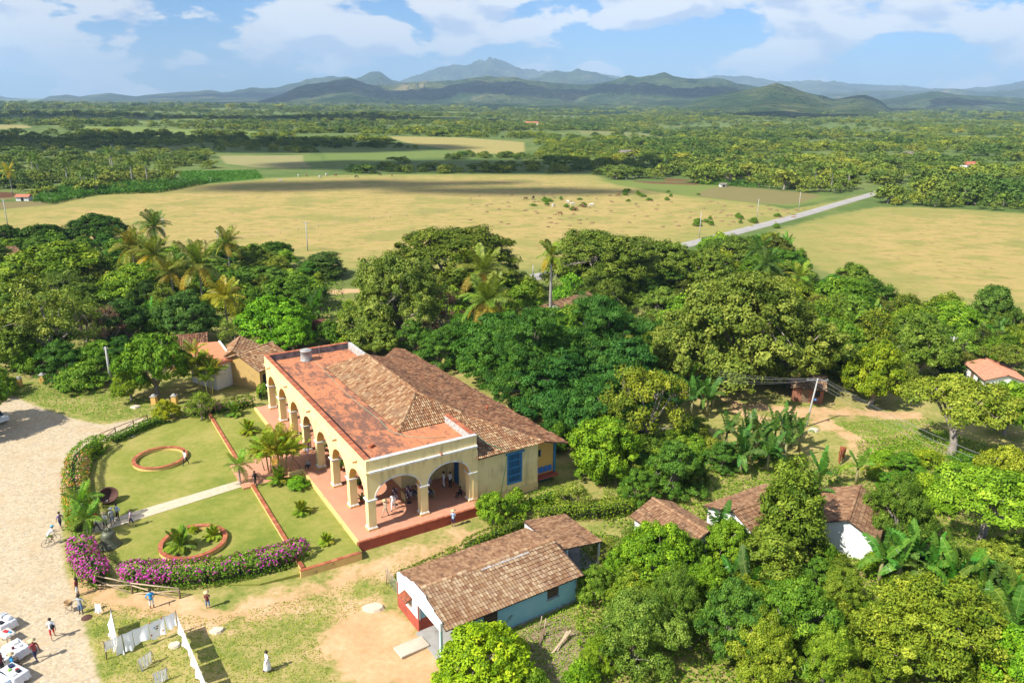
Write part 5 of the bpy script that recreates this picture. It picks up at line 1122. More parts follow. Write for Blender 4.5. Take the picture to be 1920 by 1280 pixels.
s_ = MB(); s_.tube([(-.03, 0, .03), (-.56, 0, -.2)], [.07, .08], 7); ctm = s_.mesh('canopy_tile', BRICKT)
for i in range(8): link('canopy_tile', ctm, awn, (0, 4.4+i*.155, 2.26))
s_ = MB(); s_.box(-.02, .17, -.1, .1, .0, 2.279, taper=.01); s_.build('porch_post', M('pale_teal_paint', (.42, .62, .64), (.50, .68, .68), 3, .8, .05), bh)
s_ = MB(); s_.box(2.45, 2.62, -.03, .19, .1, 2.56); s_.build('porch_pillar', TEAL, bh)
for (x0, x1, z0, z1) in ((3.55, 4.75, .95, 2.05), (9.2, 10.3, 1.15, 2.1)):
    s_ = MB(); s_.box(x0, x1, .10, .13, z0, z1); wn = s_.build('side_window', DARK, bh)
    for i in range(5): q = MB(); q.box(x0+.03, x1-.03, .045, .10, z0+.06+i*(z1-z0)/5, z0+.03+(i+.62)*(z1-z0)/5); q.build('louvre', WOODD, wn)
    q = MB(); q.box(x0-.05, x1+.05, -.05, .0, z0-.08, z0-.01); q.build('sill', CONC, wn)
RE = [(.18, -.55, 2.56), (12.3, -.55, 2.56), (12.3, LW/2, 3.56), (.18, LW/2, 3.56)]; LE = [(.18, LW+.5, 2.60), (12.3, LW+.5, 2.60), (12.3, LW/2, 3.56), (.18, LW/2, 3.56)]
sl = MB(); roof_slab(sl, RE, .08); sl.build('near_roof_deck', UNDER, bh); sl = MB(); roof_slab(sl, LE, .08); sl.build('far_roof_deck', UNDER, bh)
def tile_piece(width, length, mat, name='roof_tile'):
    cu = np.array([-.5, -.42, -.16, -.08, .18, .26, .5])*width*.97; cw = np.array([.03, .045, .045, .018, .018, .045, .045])
    V = []; k = len(cu)
    for v_, dz in ((-.5*length, -.012), (.56*length, .022)):
        for u, w in zip(cu, cw): V.append((u, v_, w+dz))
    for u in (cu[0], cu[-1]): V.append((u, .56*length, -.01))
    F = [(i, i+1, k+i+1, k+i) for i in range(k-1)]; me = bpy.data.meshes.new(name)
    me.from_pydata(V, [], [f[::-1] for f in F]+[tuple([2*k, 2*k+1]+[k+i for i in range(k-1, -1, -1)])]); me.materials.append(mat); me.update(); return me
tp = tile_piece(.245, .375, TILE_F)
v, q, tn, (U, Vv, oN, uxn, dnn, nn) = tile_slope(RE, .245, .375, 'flat', RNG)
Mrot = Matrix(((-uxn[0], dnn[0], nn[0]), (-uxn[1], dnn[1], nn[1]), (-uxn[2], dnn[2], nn[2])))
ctrs = oN+U[:, None]*uxn+Vv[:, None]*dnn; wpos = np.array([np.array(Matrix.Rotation(BROT, 3, 'Z') @ Vector(c)) for c in ctrs])+np.array(P2)
order = np.argsort(np.linalg.norm(wpos-np.array([0, 0, HCAM]), axis=1)); near = set(order[:300].tolist()); kq = len(q)//len(U); rest = [i for i in range(len(U)) if i not in near]
for i in near:
    o = link('roof_tile', tp, bh, Vector(ctrs[i])+Vector(nn)*rnd.uniform(.012, .024), (Mrot @ Matrix.Rotation(rnd.gauss(0, .018), 3, 'Z')).to_euler())
idx = np.concatenate([np.arange(i*kq, (i+1)*kq) for i in rest]); uq, inv = np.unique(q[idx], return_inverse=True)
tag(link('roof_tiles', fast_mesh('roof_tiles', v[uq], inv.reshape(-1, 4), TILE_F, tint=tn[idx]), bh), kind='stuff')
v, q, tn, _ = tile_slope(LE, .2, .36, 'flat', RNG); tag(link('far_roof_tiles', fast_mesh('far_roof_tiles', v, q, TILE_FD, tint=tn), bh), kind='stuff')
rt = MB(); rt.mesh_([( -.21, .14*cos(pi*a/6), .13*sin(pi*a/6)) for a in range(7)]+[(.24, .16*cos(pi*a/6), .15*sin(pi*a/6)+.015) for a in range(7)], [(a, a+1, a+8, a+7)[::-1] for a in range(6)]+[tuple(range(7, 14))], 0, True); rtm = rt.mesh('ridge_tile', TILE_F)
for i in range(28): link('ridge_tile', rtm, bh, (.45+i*.425, LW/2, 3.57+rnd.uniform(-.01, .01)), (0, 0, rnd.gauss(0, .03)))
s_ = MB(); s_.box(5.2, 9.6, LW/2-.42, LW/2-.16, 3.49, 3.545); s_.build('mortar_strip', M('grey_mortar', (.5, .49, .47)), bh)
# lean-to shed behind
an = thing('tiled_shed', 'open lean-to shed with dark brown tile roof behind the blue house', 'shed', P2, BROT)
AE = [(12.32, 2.7, 2.95), (16.8, 2.7, 2.25), (16.8, 7.9, 2.25), (12.32, 7.9, 2.95)]
sl = MB(); roof_slab(sl, AE, .08); sl.build('roof_deck', UNDER, an); v, q, tn, _ = tile_slope(AE, .24, .37, 'flat', RNG); tag(link('roof_tiles', fast_mesh('roof_tiles', v, q, TILE_FD, tint=tn), an), kind='stuff')
s_ = MB(); s_.box(12.4, 12.55, 4.4, 7.8, 0, 2.85); s_.box(12.552, 16.5, 7.6, 7.75, 0, 2.2); s_.build('wall', WALLW, an)
s_ = MB(); s_.box(12.4, 16.7, 2.8, 7.58, -.2, .12); s_.build('floor', CONC, an)
s_ = MB(); s_.box(12.56, 14.0, 4.4, 4.5, .12, 2.5); s_.build('inner_wall', WALLW, an)
for x, y in ((16.6, 2.85), (13.2, 2.85), (16.6, 7.5)): s_ = MB(); s_.box(x-.07, x+.07, y-.07, y+.07, .12, 2.28 if x > 14 else 2.76); s_.build('post', WALLW, an)
sb = MB(); sb.box(-1.15, 1.15, -.62, .62, 0, .22, bev=.04); tag(sb.build('concrete_slab', M('pale_concrete', (.55, .47, .36), (.45, .38, .29), 1.5, .95, .15, 5), None, loc=at(772, 1215, .0), rot=(0, .03, BROT+.05)), 'pale concrete step slab lying before the blue house porch', 'slab')
# planks and stakes in the yard
pa_ = at(1035, 1225); q_ = 0
for dx, dy, l, a, lab in ((0, 0, 2.3, .9, 'long grey plank leaning on the rubbish pile in the yard'), (.35, .25, 1.7, 1.05, 'shorter grey plank beside the long leaning one'), (-.9, .7, 1.3, 1.35, 'rusty red board propped upright by the yard stakes')):
    s_ = MB(); s_.beam((0, 0, .05), (l*cos(a), l*sin(a), .55), .16, .035); tag(s_.build('plank', WOODD if 'rusty' in lab else WOODL, None, loc=(pa_.x+dx, pa_.y+dy, 0)), lab, 'plank')
for px, py, h, lab in ((1019, 1195, 1.7, 'upright grey yard stake by the blue house shrub'), (1012, 1180, 1.2, 'leaning thin stake against the yard shrub'), (724, 1095, 1.5, 'slanted wire fence post near the house front'), (1253, 905, 2.2, 'grey fence stake near the grazing horse path')):
    p = at(px, py); s_ = MB(); s_.tube([(0, 0, -.1), (.06, .02, h*.5), (.14, 0, h)], [.05, .045, .04], 6); tag(s_.build('stake', WOODL, None, loc=p), lab, 'stake')
wf = at(724, 1085); we = at(752, 1125); s_ = MB()
for k in range(5): s_.tube([(wf.x, wf.y, .2+k*.25), ((wf.x+we.x)/2, (wf.y+we.y)/2, .1+k*.25), (we.x, we.y, .2+k*.25)], .012, 4)
for k in range(12): p = wf.lerp(we, k/11); s_.tube([(p.x, p.y, .12), (p.x, p.y, 1.25)], .010, 4)
tag(s_.build('wire_mesh_fence', METAL), 'sagging wire mesh fence beside the blue house', 'fence', kind='stuff')
# ------------------------------------------------------------------ other houses
def gable(name, label, a, b_, zr, wl, wr, ze, wall, tile, style='flat', tw=.25, tl=.38, over=.35, opening=True):
    """ridge from a to b_ (world xy), half widths left/right of the ridge direction, eave height"""
    a = Vector((a.x, a.y, 0)); b_ = Vector((b_.x, b_.y, 0)); d = b_-a; L = d.length; ang = atan2(d.y, d.x); z0 = gz(a.x, a.y)
    o = thing(name, label, 'house', (a.x, a.y, z0), ang); HOUSES_XY.append(((a.x+b_.x)/2, (a.y+b_.y)/2, max(L, wl+wr)*.62))
    sR = [(-over, -wr-over, ze-.12), (L+over, -wr-over, ze-.12), (L+over, 0, zr), (-over, 0, zr)]; sL = [(-over, wl+over, ze-.12), (L+over, wl+over, ze-.12), (L+over, 0, zr), (-over, 0, zr)]
    for nm, pl in (('right_roof_tiles', sR), ('left_roof_tiles', sL)):
        m2 = MB(); roof_slab(m2, pl, .08); m2.build('roof_deck', UNDER, o)
        v, q, tn, _ = tile_slope(pl, tw, tl, style, RNG); tag(link(nm, fast_mesh(nm, v, q, tile, tint=tn), o), kind='stuff')
    v, q, tn = ridge_tiles((-over, 0, zr), (L+over, 0, zr), RNG, .14); tag(link('ridge_tiles', fast_mesh('ridge_tiles', v, q, tile, tint=tn), o), kind='stuff')
    for x, nm in ((0, 'gable_wall'), (L-.15, 'gable_wall')):
        P = [(x, -wr, -.1), (x, wl, -.1), (x, wl, ze), (x, 0, zr-.1), (x, -wr, ze)]; P += [(x+.15, p[1], p[2]) for p in P]
        m2 = MB(); m2.mesh_(P, [(4, 3, 2, 1, 0), (5, 6, 7, 8, 9)]+[(i, (i+1) % 5, (i+1) % 5+5, i+5) for i in range(5)]); m2.build(nm, wall, o)
    for y0 in (-wr, wl-.15): m2 = MB(); m2.box(.152, L-.152, y0, y0+.15, -.1, ze); m2.build('long_wall', wall, o)
    if opening:
        m2 = MB(); m2.box(L*.3, L*.3+.9, -wr-.04, -wr-.003, .05, 2.0); m2.build('door', WOODD, o)
        m2 = MB(); m2.box(L*.65, L*.65+.9, -wr-.04, -wr-.003, .9, 1.9); m2.build('window', DARK, o)
        m2 = MB(); m2.box(-.04, -.003, wl*.2, wl*.2+.8, .9, 1.8); m2.build('window', DARK, o)
    return o
gable('tiled_cottage', 'narrow cottage with reddish tile roof beyond the open lean-to shed', at(1228, 936, 3.2), at(1322, 994, 3.2), 3.2, 2.0, 2.3, 2.3, WALLW, TILE_FD)
gable('tiled_cottage', 'cottage with brown tile roof behind the small broad leaved tree', at(1380, 958, 3.4), at(1490, 918, 3.4), 3.4, 3.2, 2.6, 2.4, WALLW, TILE_FD)
gable('tiled_cottage', 'white gabled cottage next to the dense dark rounded tree', at(1592, 972, 3.6), at(1612, 912, 3.6), 3.6, 3.3, 2.2, 2.3, M('bright_whitewash', (.82, .82, .80)), TILE_FD, opening=False)
shp = at(1563, 1010); sh = thing('tin_shed', 'rickety tin and board shed against the white gabled cottage', 'shed', (shp.x, shp.y, 0), .5)
s_ = MB(); s_.box(-1.1, 1.1, -.8, .8, 0, 1.7); s_.build('board_wall', WOODD, sh)
for i in range(9):
    s_ = MB(); s_.tube([(-1.3+i*.32, -1.0, 1.72), (-1.3+i*.32, 1.0, 2.05)], .085, 6); s_.build('corrugation', METAL if i < 6 else REDW, sh)
s_ = MB(); s_.box(1.11, 1.15, -.7, .5, .1, 1.5); s_.build('blue_panel', TEAL, sh)
wh_a, wh_b = at(1829, 676, 3.0), at(1872, 712, 3.0); wh_c = at(1880, 681, 3.1)
gable('white_house', 'white walled house with salmon roof on the village edge', at(1850, 672, 3.4), at(1888, 702, 3.4), 3.4, 2.6, 2.4, 2.6, M('bright_whitewash', (.82, .82, .80)), M('salmon_roof', (.62, .27, .16), (.55, .23, .14), 1.2, .85, .1), opening=True)
gable('porch_house', 'shaded house with tiled porch under the enormous olive tree', at(1488, 700, 3.0), at(1545, 706, 3.0), 3.0, 2.2, 2.4, 2.1, M('red_brown_plaster', (.30, .12, .07), (.24, .1, .06), 2), TILE_F)
gable('village_house', 'tile roofed village house beside the royal palm', at(1040, 566, 4.4), at(1100, 548, 4.4), 4.4, 3.0, 3.0, 3.0, WALLW, TILE_FD, over=.5)
gable('village_house', 'brown tile roofed house left of the royal palm', at(985, 578, 3.6), at(1030, 572, 3.6), 3.6, 2.6, 2.6, 2.6, M('ochre_plaster', (.5, .3, .15)), TILE_FD)
gable('farm_roof_house', 'farm house with brown roof at the pasture edge by dark trees', at(-40, 470, 3.6), at(26, 462, 3.6), 3.6, 3.5, 3.5, 2.4, WALLW, TILE_FD)
gable('village_house', 'dark tiled house behind the orange flat roof', at(318, 634, 4.2), at(385, 628, 4.2), 4.2, 2.6, 2.8, 3.0, M('ochre_plaster', (.5, .3, .15)), TILE_D, 'barrel', .22, .4)
# farmhouse left of the hacienda: barrel-tile wing and an orange flat roof
fa, fb = at(414, 652, 4.6), at(503, 652, 4.6)
fh = gable('farmhouse', 'old ochre farmhouse with weathered barrel tile roof beside the hacienda', at(447, 668, 4.6), at(508, 646, 4.6), 4.6, 4.0, 3.6, 3.0, M('stained_ochre', (.50, .33, .12), (.42, .27, .10), 1.2, .95, .15, 5, spots=(.22, .17, .1), spot_scale=.8), TILE_L, 'barrel', .24, .42, opening=False)
s_ = MB(); s_.box(.5, 3.2, -3.66, -3.603, .0, 2.2); s_.build('garage_opening', DARK, fh); s_ = MB(); s_.box(4.4, 5.6, -3.66, -3.603, 1.1, 2.3); s_.build('shutter', WOODD, fh)
gable('farmhouse_wing', 'barrel tiled wing behind the ochre farmhouse', at(436, 662, 4.4), at(450, 634, 4.6), 4.5, 1.7, 2.2, 3.2, OCHRE, TILE_L, 'barrel', .24, .42, opening=False)
oz = 4.0; pts = [at(x, y, oz) for x, y in ((368, 643), (411, 640), (436, 673), (402, 684), (352, 668))]
ob = thing('flat_roofed_house', 'orange flat roofed house behind the areca palms', 'house', (pts[0].x, pts[0].y, 0)); s_ = MB(); roof_slab(s_, [(p.x-pts[0].x, p.y-pts[0].y, oz) for p in pts], .25); s_.build('flat_roof', M('orange_membrane', (.62, .22, .105), (.56, .19, .09), .8, .8, .05, 3), ob)
cx_ = sum(p.x for p in pts)/5-pts[0].x; cy_ = sum(p.y for p in pts)/5-pts[0].y; s_ = MB(); n = 5
low = [(cx_+(p.x-pts[0].x-cx_)*.93, cy_+(p.y-pts[0].y-cy_)*.93) for p in pts][::-1]
for i in range(5): a, c = low[i], low[(i+1) % 5]; s_.face([(c[0], c[1], 0), (a[0], a[1], 0), (a[0], a[1], oz-.24), (c[0], c[1], oz-.24)])
s_.build('wall', WALLW, ob); HOUSES_XY.append((pts[0].x+cx_, pts[0].y+cy_, 5))
s_ = MB(); a, c = pts[1]-pts[0], pts[2]-pts[0]; s_.beam((a.x, a.y, oz+.05), (c.x, c.y, oz+.05), .22, .18); s_.build('white_kerb', WALLW, ob)
# rusty tank on its side
rp_ = at(601, 612, 1.2); tk = thing('rusty_tank', 'rusty brown cylinder tank lying behind the hacienda', 'tank', (rp_.x, rp_.y, 0), .2)
s_ = MB(); s_.tube([(-1.7, 0, 1.5), (-1.65, 0, 1.5), (1.65, 0, 1.5), (1.7, 0, 1.5)], [.85, .95, .95, .85], 18); s_.build('drum', M('rust', (.16, .06, .035), (.10, .04, .025), 2, .9, .15), tk)
for x in (-1, 1): s_ = MB(); s_.box(x-.12, x+.12, -.8, .8, 0, .75); s_.build('cradle', CONC, tk)
# far farm buildings
def cottage(px, py, w, l, rot, roof, wall, label):
    P = at(px, py); o = thing('farm_hut', label, 'hut', (P.x, P.y, gz(P.x, P.y)), rot); h = w*.5
    s_ = MB(); s_.box(-l/2, l/2, -w/2, w/2, -.2, h); s_.build('wall', wall, o)
    s_ = MB(); P_ = [(-l/2-.3, -w/2-.4, h), (l/2+.3, -w/2-.4, h), (l/2+.3, 0, h+w*.3), (-l/2-.3, 0, h+w*.3), (-l/2-.3, w/2+.4, h), (l/2+.3, w/2+.4, h)]
    s_.mesh_(P_, [(0, 1, 2, 3), (3, 2, 5, 4), (0, 3, 4), (1, 5, 2), (0, 4, 5, 1)]); s_.build('roof', roof, o)
    s_ = MB(); s_.box(-.5, .5, -w/2-.05, -w/2-.005, -.1, h*.8); s_.build('door', DARK, o)
RDF = M('red_farm_roof', (.45, .16, .09), (.38, .13, .08), .5); GRF = M('grey_thatch', (.24, .2, .16), (.18, .15, .12), .6)
cottage(46, 376, 3, 4.5, .1, RDF, WALLW, 'red roofed farm hut at the end of the banana rows')
cottage(32, 352, 4, 6, .2, GRF, WOODD, 'grey roofed farm hut beside the pale leafless tree')
cottage(1355, 350, 2.2, 2.8, .2, GRF, WALLW, 'tiny white field hut among the crop strips')
cottage(1815, 318, 6, 9, .3, RDF, WALLW, 'white farm building with red roof in the right woods')
cottage(1700, 300, 7, 10, .5, GRF, WALLW, 'grey roofed farm hut in the right woods')
cottage(1175, 297, 7, 11, .4, GRF, WALLW, 'pale hut hidden in the woods behind the pasture')
cottage(997, 233, 9, 22, 0, RDF, WALLW, 'red roofed barn far across the valley')
# ------------------------------------------------------------------ hedges
def hedge(pts, w, h, label, tone, flowers=None, z=0.3, seed=0, dens=1.0, kind_mat=None, name='hedge', leaf=(.20, .11)):
    rng = np.random.RandomState(seed); P = [at(x, y, z+h*.45) for x, y in pts]
    P = [Vector((p.x, p.y, z)) for p in P]; o = thing(name, label, 'hedge', P[0]); base = P[0].copy()
    seg = [(b_-a).length for a, b_ in zip(P[:-1], P[1:])]; Lt = sum(seg); n = int(Lt*(w+h*2)*58*dens)
    s_ = rng.uniform(0, Lt, n); cum = np.concatenate([[0], np.cumsum(seg)]); k = np.clip(np.searchsorted(cum, s_)-1, 0, len(seg)-1)
    A = np.array([P[i] for i in k]); D = np.array([(P[i+1]-P[i]).normalized() for i in k]); S_ = np.stack([D[:, 1], -D[:, 0], np.zeros(n)], -1)
    th_ = rng.uniform(-.15*pi, 1.15*pi, n); lump = 1+.22*fbm(s_/1.1+seed, th_*1.2, 3)+.1*rng.normal(size=n)*.5
    endf = np.clip(np.minimum(s_, Lt-s_)/(w*.55), .25, 1)**.5
    ca = np.sign(np.cos(th_))*np.abs(np.cos(th_))**.6; sa = np.sign(np.sin(th_))*np.abs(np.sin(th_))**.6
    inn = rng.uniform(.82, 1.02, n)
    C = A+D*(s_-cum[k])[:, None]+S_*(ca*w/2*lump*endf*inn)[:, None]; C[:, 2] = z+np.maximum(.05, h*.42+sa*h*.58*lump*(.6+.4*endf)*inn)
    Nn = S_*ca[:, None]+np.array([0, 0, 1])*(sa*.9+.15)[:, None]+rng.normal(0, .55, (n, 3)); Nn /= np.linalg.norm(Nn, axis=1, keepdims=True)
    V, Qd = diamonds(C-np.array(base), Nn, leaf[0], leaf[1], rng); tn = np.clip(rng.normal(.45, .22, n)+.3*fbm(s_*.8, th_*2, 2), 0, 1)
    link('foliage', fast_mesh('hedge_foliage', V, Qd, kind_mat or LEAF, tint=tn), o, color=tone)
    st = MB()      # woody core so the hedge is not hollow
    Pc = list(P); dd = (Pc[1]-Pc[0]); Pc[0] = Pc[0]+dd.normalized()*min(w*.4, dd.length*.6); dd = (Pc[-2]-Pc[-1]); Pc[-1] = Pc[-1]+dd.normalized()*min(w*.4, dd.length*.6)
    for a, b_ in zip(Pc[:-1], Pc[1:]): st.beam(a-base+Vector((0, 0, h*.34)), b_-base+Vector((0, 0, h*.34)), w*.5, h*.56)
    st.build('stems', M('hedge_core', (.03, .045, .015), (.05, .06, .02), 6, .95, .2), o)
    for nm, mat, frac, lo, hi in (flowers or []):
        msk = (rng.rand(n) < frac)*(fbm(s_*1.4+7, th_*2.2+seed, 3)+.55*rng.rand(n) > .15)*(s_/Lt >= lo)*(s_/Lt <= hi)*(sa > -.1)
        Cf = C[msk]+Nn[msk]*.06-np.array(base); Nf = Nn[msk]+rng.normal(0, .35, (msk.sum(), 3)); Nf /= np.linalg.norm(Nf, axis=1, keepdims=True)
        V, Qd = diamonds(Cf, Nf, .17, .15, rng); tag(link(nm, fast_mesh(nm, V, Qd, mat, tint=np.clip(rng.normal(.5, .25, len(Qd)), 0, 1)), o), kind='stuff')
    return o
MAG = leafmat('bougainvillea_bracts', (.46, .02, .28), (.60, .05, .42), (.68, .16, .54), .25); ORG = leafmat('orange_flowers', (.62, .13, .03), (.72, .28, .05), (.75, .42, .12), .25)
PNK = leafmat('pink_flowers', (.60, .15, .16), (.70, .30, .28), (.75, .42, .38), .25)
hedge([(228, 1072), (265, 1078), (320, 1078), (390, 1073), (450, 1063), (520, 1046), (578, 1026)], 2.1, 1.9, 'long curved bougainvillea hedge along the garden front', (.95, 1.1, .75), [('magenta_flowers', MAG, .75, 0, .30), ('magenta_flowers', MAG, .16, .3, .72), ('magenta_flowers', MAG, .42, .72, 1)], .25, 3, 1.25)
hedge([(148, 1012), (158, 1045), (175, 1072), (192, 1088)], 2.2, 1.75, 'magenta bougainvillea hedge beside the bronze bell', (.95, 1.1, .75), [('magenta_flowers', MAG, .75, .12, 1)], .3, 5, 1.3)
hedge([(152, 990), (150, 960), (143, 925), (141, 890), (150, 858), (172, 838), (200, 826)], 2.3, 1.9, 'orange and pink flowering hedge along the plaza', (1.1, 1.25, .65), [('orange_flowers', ORG, .20, 0, .45), ('pink_flowers', PNK, .30, .3, .7), ('orange_flowers', ORG, .12, .5, .8)], .3, 7, 1.2)
hedge([(205, 826), (240, 812), (265, 800), (290, 790), (318, 783)], 1.2, 1.0, 'low dark shrubs beside the rustic rail fence', (.75, .95, .7), None, .35, 8, 1.2)
hedge([(345, 770), (400, 766), (445, 758), (476, 750)], 2.2, 1.5, 'clipped flowering hedge at the far end of the lawn', (1.0, 1.05, .8), [('pink_flowers', PNK, .16, 0, 1), ('magenta_flowers', MAG, .3, .35, .5)], .4, 9, 1.2)
hedge([(488, 742), (492, 726)], 1.1, 1.4, 'small clipped bush hedge at the far gallery corner', (1.3, 1.4, .7), None, .4, 10)
hedge([(742, 1088), (790, 1068), (830, 1050), (862, 1034)], 1.1, 1.2, 'dry brownish hedge between the track and the blue house', (1.1, .95, .8), None, 0, 11)
hedge([(866, 1032), (905, 1012), (945, 995), (985, 975)], 1.4, 1.5, 'dark green hedge between terrace and blue house', (.95, .92, .6), None, 0, 12)
hedge([(1000, 962), (1060, 958), (1120, 956), (1165, 950), (1198, 945)], 1.6, 1.7, 'leafy hedge between the lean-to shed and the annex', (1.2, 1.1, .75), None, 0, 13)
hedge([(985, 945), (1030, 930), (1075, 922)], 1.7, 1.4, 'loose green bushes growing along the side wall', (1.25, 1.3, .8), None, 0, 14)
# ------------------------------------------------------------------ rail fences, gate pillars
def pole_between(mb, a, b_, r): mb.tube([a, Vector(a).lerp(Vector(b_), .5)+Vector((0, 0, rnd.uniform(-.03, .03))), b_], [r, r*1.05, r*.9], 6)
fp = [at(166, 1099, .2), at(249, 1116, .1), at(338, 1126, .05)]; base = fp[0].copy(); fe = thing('pole_fence', 'crossed pole fence of pale logs before the bougainvillea', 'fence', base)
H_ = 1.15
for p in fp: s_ = MB(); s_.tube([p-base-Vector((0, 0, .2)), p-base+Vector((.02, 0, H_))], [.085, .075], 7); s_.build('post', WOODD, fe)
for a, b_ in zip(fp[:-1], fp[1:]):
    a = a-base; b_ = b_-base; u = Vector((0, 0, 1))
    for s0, s1 in ((a+u*H_, b_+u*H_), (a+u*.95, b_+u*.15), (a+u*.15, b_+u*.95)): s_ = MB(); pole_between(s_, s0, s1, .055); s_.build('rail', WOODL, fe)
fp = [at(182, 834, .3), at(218, 818, .3), at(252, 805, .3), at(278, 794, .3)]; base = fp[0].copy(); fe = thing('rail_fence', 'rusty rustic rail fence at the far side of the plaza', 'fence', base)
for p in fp: s_ = MB(); s_.tube([p-base-Vector((0, 0, .2)), p-base+Vector((0, 0, 1.2))], .06, 6); s_.build('post', WOODD, fe)
for a, b_ in zip(fp[:-1], fp[1:]):
    for z0, z1 in ((1.1, 1.1), (.55, .55), (.1, 1.0)): s_ = MB(); pole_between(s_, a-base+Vector((0, 0, z0)), b_-base+Vector((0, 0, z1)), .04); s_.build('rail', M('rusty_iron', (.20, .09, .05), (.13, .06, .04), 5), fe)
for px, py, lab in ((37, 724, 'yellow gate pillar beside the tall sparse pale tree'), (81, 717, 'slim yellow gate pillar at the garden edge'), (290, 758, 'yellow gate pillar behind the mango tree'), (328, 757, 'yellow gate pillar with grey cap by the croton')):
    P = at(px, py, .3); o = thing('gate_pillar', lab, 'pillar', P); s_ = MB(); s_.box(-.3, .3, -.3, .3, -.2, 1.1); s_.build('shaft', OCHRE, o)
    s_ = MB(); s_.box(-.36, .36, -.36, .36, 1.1, 1.18); s_.build('cap_slab', CONC, o); s_ = MB(); s_.lathe([(.3, 1.18), (.26, 1.3), (.12, 1.4), (0.0, 1.42)], 12, closed=True); s_.build('cap_dome', CONC, o)
# ------------------------------------------------------------------ bell and cauldron
bp = at(206, 1022, LZ); bl = thing('bronze_bell', 'huge weathered bronze bell standing on the garden lawn', 'bell', bp, .4)
s_ = MB(); s_.lathe([(.92, .0), (.96, .04), (.93, .12), (.80, .26), (.68, .5), (.60, .8), (.56, 1.05), (.53, 1.22), (.42, 1.34), (.2, 1.42), (0.0, 1.43)], 28, closed=True); s_.build('bell_body', M('weathered_bronze', (.17, .175, .115), (.10, .11, .075), 2.5, .55, .1, metal=.35), bl)
for z, r_ in ((.3, .79), (1.0, .575), (1.08, .565)): s_ = MB(); s_.lathe([(r_, z), (r_+.025, z+.02), (r_, z+.045)], 28, closed=True); s_.build('moulding', MATS['weathered_bronze'], bl)
for a in range(3): s_ = MB(); s_.tube([Vector((.22*cos(a*1.05), .22*sin(a*1.05), 1.38)), Vector((.2*cos(a*1.05), .2*sin(a*1.05), 1.62)), Vector((0, 0, 1.72)), Vector((-.2*cos(a*1.05), -.2*sin(a*1.05), 1.62)), Vector((-.22*cos(a*1.05), -.22*sin(a*1.05), 1.38))], .05, 6); s_.build('crown_loop', MATS['weathered_bronze'], bl)
s_ = MB(); s_.box(-1.0, 1.0, -.12, .12, -.05, .08); s_.box(-.12, .12, -1.0, -.13, -.05, .08); s_.build('timber_sleeper', WOODD, bl)
kp = at(205, 938, LZ); ka = thing('sugar_cauldron', 'big rusty iron sugar cauldron tilted on the lawn', 'cauldron', kp, 0, None, .74)
prof = [(.02, 0.0), (.5, .08), (.9, .32), (1.1, .68), (1.16, 1.0), (1.2, 1.02), (1.2, 1.06), (1.10, 1.05), (1.03, .7), (.84, .38), (.46, .15), (.0, .08)]
s_ = MB(); s_.lathe(prof, 30, closed=True); ir = M('rusted_iron', (.12, .055, .04), (.07, .035, .028), 2.5, .75, .15, metal=.2); o = s_.build('bowl', ir, ka); o.rotation_euler = (radians(28), radians(16), 0); o.location = (0, 0, .22)
for a in range(3): s_ = MB(); s_.box(-.16, .16, -.16, .16, -.1, .3); q = s_.build('prop_stone', CONC, ka, loc=(.55*cos(a*2.1+.4), .55*sin(a*2.1+.4), 0), rot=(0, 0, a))
# ------------------------------------------------------------------ utility poles and lines
CONCP = M('pole_concrete', (.46, .45, .42), (.36, .35, .33), 2, .9, .1)
def pole(px, py, h, lab, arm=1.6, wood=False, lean=(0, 0), r=.13, rot=0.0):
    P = at(px, py); g = gz(P.x, P.y); o = thing('utility_pole', lab, 'pole', (P.x, P.y, g), rot)
    s_ = MB(); s_.tube([(0, 0, -.3), (lean[0]*.5, lean[1]*.5, h*.5), (lean[0], lean[1], h)], [r*1.2, r, r*.7], 8); s_.build('shaft', WOODL if wood else CONCP, o)
    if arm:
        for k in (0,): s_ = MB(); s_.beam((lean[0]-arm/2, lean[1], h-.25), (lean[0]+arm/2, lean[1], h-.25), .1, .1); a = s_.build('crossarm', METAL, o)
        for x in (-.45, 0, .45): s_ = MB(); s_.lathe([(.03, 0), (.05, .05), (.05, .12), (.03, .16)], 8); s_.build('insulator', CONC, a, loc=(lean[0]+x*arm, lean[1], h-.2))
    return Vector((P.x+lean[0]*cos(rot)-lean[1]*sin(rot), P.y+lean[0]*sin(rot)+lean[1]*cos(rot), g+h))
MP = pole(1511, 800, 6.2, 'leaning utility pole with crossarms at the dirt road fork', 2.6, lean=(.75, .25), r=.11)
MPp = at(1511, 800); s_ = MB(); s_.beam((MP.x-1.5, MP.y-.4, MP.z-.5), (MP.x+1.3, MP.y+.5, MP.z-.5), .1, .1)
s_ = MB(); s_.lathe([(.0, 0), (.16, .02), (.2, .12), (.06, .22), (0, .24)], 10, closed=True); tag(s_.build('street_lamp', M('lamp_blue', (.04, .16, .4), (.04, .16, .4)), None, loc=(MPp.x+.75, MPp.y+.1, 3.4)), 'small blue street lamp fixed to the leaning utility pole', 'lamp')
pole(577, 470, 7.5, 'concrete utility pole at the pasture edge near the dark bushes', 1.4)
pole(15, 424, 8, 'concrete utility pole by the farm roof', 1.2)
pole(310, 455, 7, 'concrete utility pole behind the lone coconut palm', 1.0)
pole(411, 470, 5.5, 'short concrete pole beside the coconut palm near the pasture', 0)
pole(999, 541, 5.0, 'grey pole on the grass verge near the royal palm', 0)
pole(1311, 446, 7.5, 'thin white pole left of the country road', 0, r=.1)
pole(1419, 412, 7.0, 'thin pole halfway along the country road', 0, r=.1)
pole(1497, 396, 7.0, 'thin pole at the crop strip end of the road', 0, r=.1)
pole(1775, 705, 6.0, 'grey utility pole rising from trees near the white house', 1.0)
